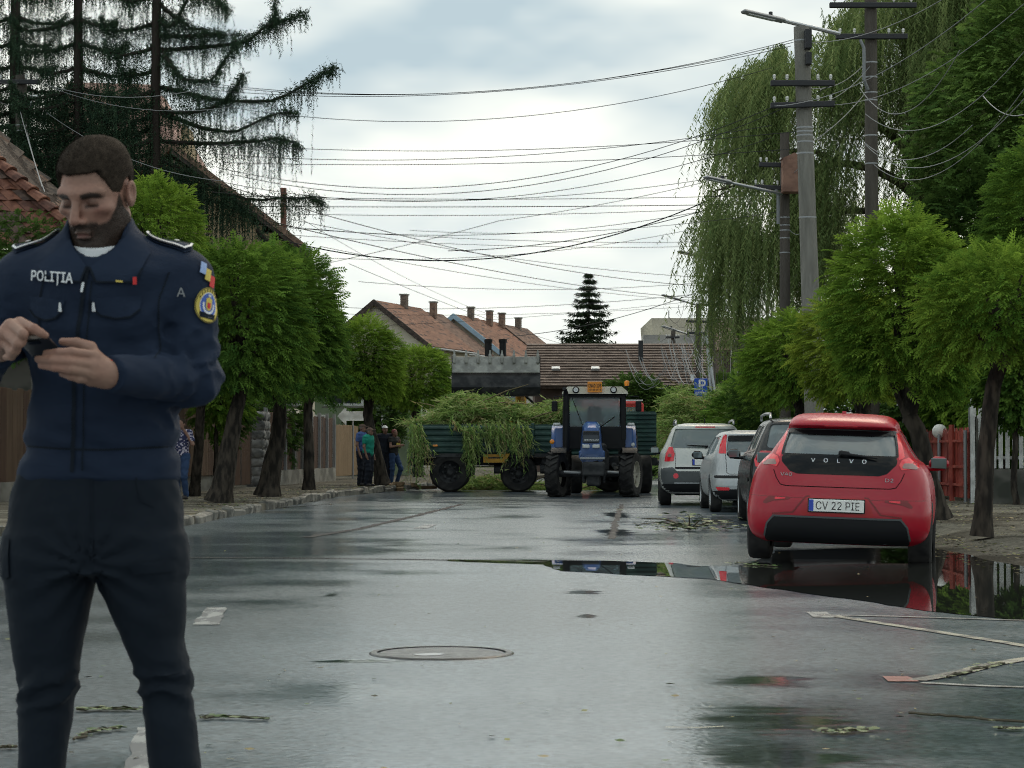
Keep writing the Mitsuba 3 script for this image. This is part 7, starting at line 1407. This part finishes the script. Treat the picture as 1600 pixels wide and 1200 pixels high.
allp = np.array([q for H, F in ((LHAND, LF),) for c_ in H + sum(F, []) for q in c_[:2]]); lh = surface_net(hand_sd(LHAND, LF), allp.min(0) - .035, allp.max(0) + .035, .0024)
allp = np.array([q for H, F in ((RHAND, RF),) for c_ in H + sum(F, []) for q in c_[:2]]); rh = surface_net(hand_sd(RHAND, RF), allp.min(0) - .035, allp.max(0) + .035, .0024)
un = surface_net(under_sd, (-1.32, 4.64, .06), (-.60, 5.22, 1.66), .016)
try:
    bm = to_man(un) + to_man(hd) + to_man(lh) + to_man(rh); body = from_man(bm)
    if len(body.vertices) < 1000: raise ValueError
except Exception:
    body = trimesh.util.concatenate([un, hd, lh, rh])
v = np.array(body.vertices); q = (v - HC) @ RH / HS; x, y, z = np.abs(q[:, 0]) / .955, q[:, 1], q[:, 2]; nz = fb(v, 60, 2, 3); fine = fb(v, 420, 4, 2)
col = np.tile(SK, (len(v), 1)) * (1 + .14 * fb(v, 30, 1, 3) + .22 * fb(v, 160, 9, 2))[:, None] * (1 + .10 * fb(v, 22, 8, 2)[:, None] * np.array([1, -1, -1.0]))
sm = lambda a, b, t: np.clip((t - a) / (b - a), 0, 1) ** 2 * (3 - 2 * np.clip((t - a) / (b - a), 0, 1))
ishead = (np.linalg.norm(q, axis=1) < .21) & (z > -.20)
pinkish = np.exp(-((x - .045) / .02) ** 2 - ((z + .02) / .02) ** 2) * (y < -.03) + np.exp(-(x / .014) ** 2 - ((z + .028) / .016) ** 2) * (y < -.09) + (x > .076) * .6
col = np.where(ishead[:, None], col * (1 - .12 * np.clip(pinkish, 0, 1)[:, None] * np.array([.1, .9, .8])), col)
line = np.interp(y, [-.10, -.085, -.06, -.035, -.02, .0, .03], [-.044, -.048, -.044, -.020, .010, -.03, -.09])
bd = sm(.006, -.010, z - line + .010 * nz) * sm(-.185, -.135, z) * (y < .03); bd = np.maximum(bd, sm(.012, -.004, np.abs(z + .046 + .004 * (x / .03) ** 2) - .0045) * (x < .034) * (y < -.07)); bd *= 1 - .85 * np.exp(-(x / .017) ** 2 - ((z + .064) / .0075) ** 2)
bd = np.clip(bd * (1.0 + .5 * fine), 0, .96) * ishead; col = col * (1 - bd[:, None]) + np.array([.028, .020, .016]) * bd[:, None]
br = sm(.0075, .002, np.abs(z - .0195 - .12 * (np.minimum(x, .036) - .014) + .30 * np.maximum(x - .036, 0)) - .0022) * sm(.012, .018, x) * sm(.060, .050, x) * (y < -.045) * ishead; br = np.clip(br * (1.05 + .5 * fine), 0, .97); col = col * (1 - br[:, None]) + np.array([.030, .022, .018]) * br[:, None]
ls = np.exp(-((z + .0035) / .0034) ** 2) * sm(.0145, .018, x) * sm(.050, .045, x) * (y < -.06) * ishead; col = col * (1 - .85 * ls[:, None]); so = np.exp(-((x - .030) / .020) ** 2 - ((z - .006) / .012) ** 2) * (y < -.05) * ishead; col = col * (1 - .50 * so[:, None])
lp = np.exp(-(x / .018) ** 2 - ((z + .066 + 9 * x * x) / .0055) ** 2) * (y < -.08) * ishead; col = col * (1 - lp[:, None]) + np.array([.17, .085, .075]) * lp[:, None]
bk_ = bd > .55; bv, bn = v[bk_], np.array(body.vertex_normals)[bk_]
obj('body', body, M_SKIN, cop, smooth=True, color=np.clip(col, .01, 1))
def hair_sd(p):
    q = (p - HC) @ RH / HS; x, y, z = np.abs(q[:, 0]) / .955, q[:, 1], q[:, 2]; s = np.column_stack([x, y, z]); top = np.clip((z - .02) / .08, 0, 1)
    st = .0016 * fb(q * [150, 40, 60], 1, 5, 2) + .004 * fb(q, 26, 6, 2)
    d = ell_sd(s, [0, .014, .032], [.0765, .097, .086]) - (.0025 + .0125 * top + st)
    hl = np.interp(y, [-.11, -.085, -.066, -.052, -.040, -.022, .0, .025, .04, .11], [.077, .072, .065, .053, .016, -.020, .034, .036, -.050, -.075]) + .012 * np.clip((x - .022) / .03, 0, 1) * (y < -.055) + .010 * fb(q, 90, 7, 2)
    return np.maximum(d, (hl - z) * .8) * HS
hm = surface_net(hair_sd, (-1.05, 4.82, 1.58), (-.84, 5.08, 1.84), .0027)
def fuzz(V, N, n, l, w, comb, r, jit=.5):
    i = r.integers(0, len(V), n); p = V[i]; d = unit(N[i] * .7 + np.asarray(comb) + r.normal(0, jit, (n, 3)) * .5); sd = unit(np.cross(d, r.normal(size=(n, 3)))) * w; ll = (l * r.uniform(.5, 1.3, n))[:, None]
    v = np.stack([p - sd - N[i] * .001, p + sd - N[i] * .001, p + d * ll], 1).reshape(-1, 3); return v, np.arange(len(v)).reshape(-1, 3)
hv, hn = np.array(hm.vertices), np.array(hm.vertex_normals); topk = ((hv - HC) @ RH)[:, 2] > .045; rz = np.random.default_rng(4)
hb = MB().tm(hm).add(*fuzz(hv[topk], hn[topk], 9000, .0055, .0006, RH @ np.array([.1, -1.4, -.1]), rz, .2)).add(*fuzz(hv[~topk], hn[~topk], 5000, .005, .0005, RH @ np.array([0, .2, -.8]), rz))
obj('hair', hb, M_HAIR, cop, smooth=True, label='short dark hair faded at the sides')
obj('beard', MB().add(*fuzz(bv, bn, 7000, .0045, .0005, RH @ np.array([0, -.1, -.9]), rz)), M_HAIR, cop, label='short trimmed beard')
obj('undershirt', surface_net(lambda p: np.maximum(cone_sd(p, [-.93, 4.965, 1.44], [-.935, 4.965, 1.552], .100, .066), p[:, 2] - 1.560 + .25 * np.clip(4.93 - p[:, 1], 0, .2)), (-1.05, 4.82, 1.40), (-.80, 5.10, 1.6), .006), M_WHITEC, cop, smooth=True)
ring = MB(); th = np.linspace(0, 2 * np.pi, 16); c_ = W5(152, 585, 4.722); ax_ = unit(WL - EL); e1 = unit(np.cross(ax_, [0, 0, 1.0])); e2 = np.cross(ax_, e1); ring.tube(c_ + .0215 * (np.cos(th)[:, None] * e1 + np.sin(th)[:, None] * e2), .0016, 5); obj('bracelet', ring, M_GOLD, cop)
# the phone he holds
ph = thing('mobile_phone', 'dark mobile phone in the officer\'s hands', 'phone'); b0, b1 = W5(74, 553, 4.80), W5(50, 528, 4.665); ay = unit(b1 - b0); axx = unit(np.array([1, 0, .06]) - ay * ay[0]); az = np.cross(axx, ay); Rp = np.stack([axx, ay, az], 1); cc_ = (b0 + b1) / 2
obj('case', MB().box(cc_, (.069, .146, .0085), Rp, bevel=.003), M_PHONE, ph); obj('rim', MB().box(cc_ + ay * .0735, (.066, .002, .0065), Rp), M_PHRIM, ph); obj('screen', MB().box(cc_ + (az if az[2] > 0 else -az) * .0046, (.064, .140, .001), Rp), M_WIN, ph); obj('camera_bump', MB().box(cc_ + ay * .052 - (az if az[2] > 0 else -az) * .0052, (.026, .026, .003), Rp @ np.eye(3), bevel=.001), M_GLOSSK, ph)

# ------------------------------------------------------------------ bystanders
def bystander(label, pos, yaw, cloth, hair, pose, build=1.0, hat=None, height=1.72, sleeves=.45, extra=None, skirt=False):
    """Joints in metres, facing -y before turning by yaw; body, shirt, trousers, shoes, hair and hat are shells of one figure."""
    k = thing('person', label, 'person'); S_ = height / 1.72; R = rotz(yaw); J = {'hipL': (-.09, .0, .90), 'hipR': (.09, 0, .90), 'kneeL': (-.10, -.02, .49), 'kneeR': (.10, -.02, .49), 'ankL': (-.10, .02, .08), 'ankR': (.10, .02, .08), 'shL': (-.185, 0, 1.40), 'shR': (.185, 0, 1.40), 'elL': (-.23, .03, 1.13), 'elR': (.23, .03, 1.13), 'wrL': (-.22, -.05, .88), 'wrR': (.22, -.05, .88), 'head': (0, -.03, 1.585)}
    J.update(pose); J = {a: np.array(b, float) for a, b in J.items()}; w = build
    legs = [(J['hip' + s], J['knee' + s], .085 * w, .058 * w) for s in 'LR'] + [(J['knee' + s], J['ank' + s], .056 * w, .040 * w) for s in 'LR']
    arms = lambda r_: [(J['sh' + s], J['el' + s], .052 * r_, .042 * r_) for s in 'LR'] + [(J['el' + s], J['wr' + s], .040 * r_, .030 * r_) for s in 'LR']
    def torso(p): d = smin(cone_sd(p * [1, 1.25, 1], [0, 0, 1.30], [0, 0, .98], .165 * w, .150 * w), cone_sd(p * [1, 1.3, 1], J['shL'] + [.05, 0, -.02], J['shR'] + [-.05, 0, -.02], .085 * w, .085 * w), .08); return d
    def body_sd(p):
        d = capsules(p, legs + arms(.92), .02); d = smin(d, torso(p) + .015, .03); h = J['head']
        d = smin(d, cone_sd(p, [0, 0, 1.36], h + [0, .02, -.08], .055, .050), .02); e = smin(ell_sd(p, h + [0, .01, .02], [.075, .095, .092]), ell_sd(p, h + [0, -.03, -.05], [.055, .055, .065]), .03); e = smin(e, cone_sd(p, h + [0, -.088, -.005], h + [0, -.105, -.035], .010, .013), .012)
        q = p.copy(); q[:, 0] = np.abs(q[:, 0] - h[0]); e = smin(e, ell_sd(q, [.078, h[1] + .012, h[2] - .01], [.012, .02, .03]), .008); d = smin(d, e, .015)
        for s in 'LR':
            u = unit(J['wr' + s] - J['el' + s]); hnd = J['wr' + s] + u * .05; d = smin(d, cone_sd(p, J['wr' + s], hnd, .028, .034), .02); sd = unit(np.cross(u, [0.3, 1, 0.2]))
            for f_ in (-1.5, -.5, .5, 1.5): d = smin(d, cone_sd(p, hnd + sd * f_ * .014, hnd + u * (.085 - .008 * abs(f_)) + sd * f_ * .017 + [0, -.02, 0], .011, .008), .004)
            d = smin(d, cone_sd(p, J['wr' + s] + u * .02, J['wr' + s] + u * .07 + sd * .045, .012, .009), .006)
        return d
    def shirt(p):
        d = torso(p) - .012
        for s_ in 'LR':
            arm = cone_sd(p, J['sh' + s_], J['el' + s_], .070, .060)
            if sleeves < 1: n_ = unit(J['el' + s_] - J['sh' + s_]); arm = np.maximum(arm, (p - (J['sh' + s_] + (J['el' + s_] - J['sh' + s_]) * (sleeves + .25))) @ n_)
            else: arm = smin(arm, cone_sd(p, J['el' + s_], J['wr' + s_], .056, .044), .02)
            d = smin(d, arm, .03)
        d = smax(d, -cone_sd(p, [0, -.01, 1.40], [0, -.03, 1.6], .055, .075), .01); return np.maximum(d - .006 * np.sin(p[:, 2] * 40 + 9 * fb(p, 6, 3, 2)), (.86 if not skirt else .80) - p[:, 2])
    def pants(p): a = [(x0, x1, r0 + .02, r1 + .022) for x0, x1, r0, r1 in legs]; d = smin(capsules(p, a, .03), cone_sd(p * [1, 1.15, 1], [-.06, 0, .95], [.06, 0, .95], .125 * w, .125 * w), .04); return np.maximum(d - .005 * np.sin(p[:, 2] * 46 + 8 * fb(p, 6, 5, 2)), np.maximum(p[:, 2] - .97, .055 - p[:, 2]))
    allj = np.array(list(J.values())); lo, hi = allj.min(0) - .24, allj.max(0) + .24; lo[2] = -.02
    def put(nm, sd, m, l_=None, h_=None, st=.0155, **kk):
        ms = surface_net(sd, lo if l_ is None else l_, hi if h_ is None else h_, st); vv = np.array(ms.vertices) * S_ @ R.T + np.array(pos); c = kk.pop('c', None)
        return obj(nm, trimesh.Trimesh(vv, ms.faces, process=False), m, k, smooth=True, color=None if c is None else np.tile(c, (len(vv), 1)), **kk)
    put('body', body_sd, M_SKIN, c=SK * .92); put('shirt', shirt, cloth[0]); put('trousers', pants, cloth[1])
    h = J['head']
    for s in 'LR': a = J['ank' + s]; put('shoe', lambda p, a=a: np.maximum(ell_sd(p, [a[0], a[1] - .06, .035], [.048, .13, .055]), .003 - p[:, 2]), cloth[2], a - [.1, .25, .09], a + [.1, .15, .08], .011)
    put('hair', lambda p: np.maximum(ell_sd(p, h + [0, .018, .028], [.080, .095, .092]), np.maximum(-(p[:, 1] - h[1] + .055 - (p[:, 2] - h[2] < .05) * .02), -.06 - (p[:, 2] - h[2]))), hair, h - .16, h + .16, .009)
    if hat: put('cap', lambda p: smin(np.maximum(ell_sd(p, h + [0, .012, .040], [.088, .106, .085]), h[2] + .045 - p[:, 2]), ell_sd(p, h + [0, -.125, .052], [.062, .065, .010]), .012), hat, h - [.18, .26, .1], h + [.18, .18, .2], .008)
    if extra: extra(k, lambda v_: np.asarray(v_, float) * S_ @ R.T + np.array(pos), J)
    return k
C_BLUE = CLOTH('shirt_blue', (.07, .12, .30), 300); C_TEAL = CLOTH('shirt_teal', (.02, .26, .19), 300); C_DARK = CLOTH('cloth_dark', (.02, .024, .036), 300); C_JEAN = CLOTH('jeans', (.035, .065, .14), 300); C_HOOD = CLOTH('vest_dark', (.03, .03, .03), 300); C_CAP = CLOTH('cap_brown', (.15, .10, .08), 300); C_WCAP = CLOTH('cap_white', (.72, .73, .74), 300); M_SHOE = mat('shoe', PR((.02, .018, .018), .5)); M_HAIRR = mat('hair_red', PR((.20, .045, .05), .6)); M_HAIRG = mat('hair_grey', PR((.12, .11, .10), .7)); M_TANSH = mat('shoe_tan', PR((.34, .22, .10), .6))
C_PRINT = mat('blouse_print', PR(mikit.proc(lambda p, n, uv: mikit.mix([.03, .035, .10], [.45, .42, .50], sstep(.55, .62, noise(p.x * 32, p.y * 32, p.z * 32)))), .8))
def ground_at(px, d): return (float(W(px, 700, d)[0]), d, PV)
bystander('man in a blue shirt and brown cap standing by the kerb', ground_at(565, 62.3), math.radians(68), (C_BLUE, C_DARK, M_SHOE), M_HAIRG, {'elR': (.25, .08, 1.13), 'wrR': (.20, -.02, .90)}, 1.1, C_CAP, 1.76)
bystander('man in a teal polo shirt and cap next to the man in blue', ground_at(575.5, 61.4), math.radians(62), (C_TEAL, C_DARK, M_SHOE), M_HAIRG, {'elL': (-.24, .0, 1.14), 'wrL': (-.20, -.06, .89), 'kneeL': (-.1, -.06, .49), 'head': (0, -.06, 1.575)}, 1.15, C_CAP, 1.66)
bystander('man in a white cap and dark jacket behind the tree trunk', ground_at(601, 64.2), math.radians(20), (C_DARK, C_DARK, M_SHOE), M_HAIRG, {}, 1.0, C_WCAP, 1.74, sleeves=1)
def vest(k, tf, J): obj('bib', MB().add(*(lambda g: (tf(g[0]), g[1]))(rbox((.15, .03, .12), .01)) if False else (tf(rbox((.16, .04, .12), .01)[0] + np.array([0, -.165, 1.22])), rbox((.16, .04, .12), .01)[1])), M_YELT, k)
bystander('red haired person in a dark vest with folded arms beside the trailer', ground_at(615.5, 64.2), math.radians(55), (C_HOOD, C_JEAN, M_TANSH), M_HAIRR, {'elL': (-.24, -.06, 1.16), 'wrL': (.02, -.22, 1.20), 'elR': (.24, -.05, 1.16), 'wrR': (.02, -.20, 1.32), 'kneeR': (.12, -.18, .50), 'ankR': (.12, -.02, .08)}, .92, None, 1.64, sleeves=.2, extra=vest)
def phone_up(k, tf, J): obj('phone', MB().add(tf(rbox((.02, .07, .14), .004)[0] + np.array([-.115, -.05, 1.58])), rbox((.02, .07, .14), .004)[1]), M_PHONE, k)
bystander('woman in a printed blouse and jeans holding a phone behind the officer', ground_at(284, 45.0), math.radians(-20), (C_PRINT, C_JEAN, M_SHOE), M_HAIR, {'elR': (.27, -.02, 1.16), 'wrR': (.15, -.10, 1.40), 'kneeR': (.11, -.10, .49)}, .95, None, 1.66, sleeves=.55, skirt=True)
# small clutter by the kerb
t = thing('rubble_heap', 'low heap of rubble and boards at the corner of the trailer', 'rubble'); r = np.random.default_rng(8); c = W(640, 762, 61.5); c[2] = 0
for k in range(14): q = c + [r.uniform(-.5, .8), r.uniform(-.5, .5), r.uniform(.04, .22)]; obj('board' if k % 3 else 'block', MB().box(q, (r.uniform(.2, .8), r.uniform(.08, .2), r.uniform(.04, .12)), rotz(r.uniform(0, 3)) @ rotx(r.uniform(-.3, .3)), bevel=.01), M_CONC if k % 3 == 0 else M_WOODL, t)
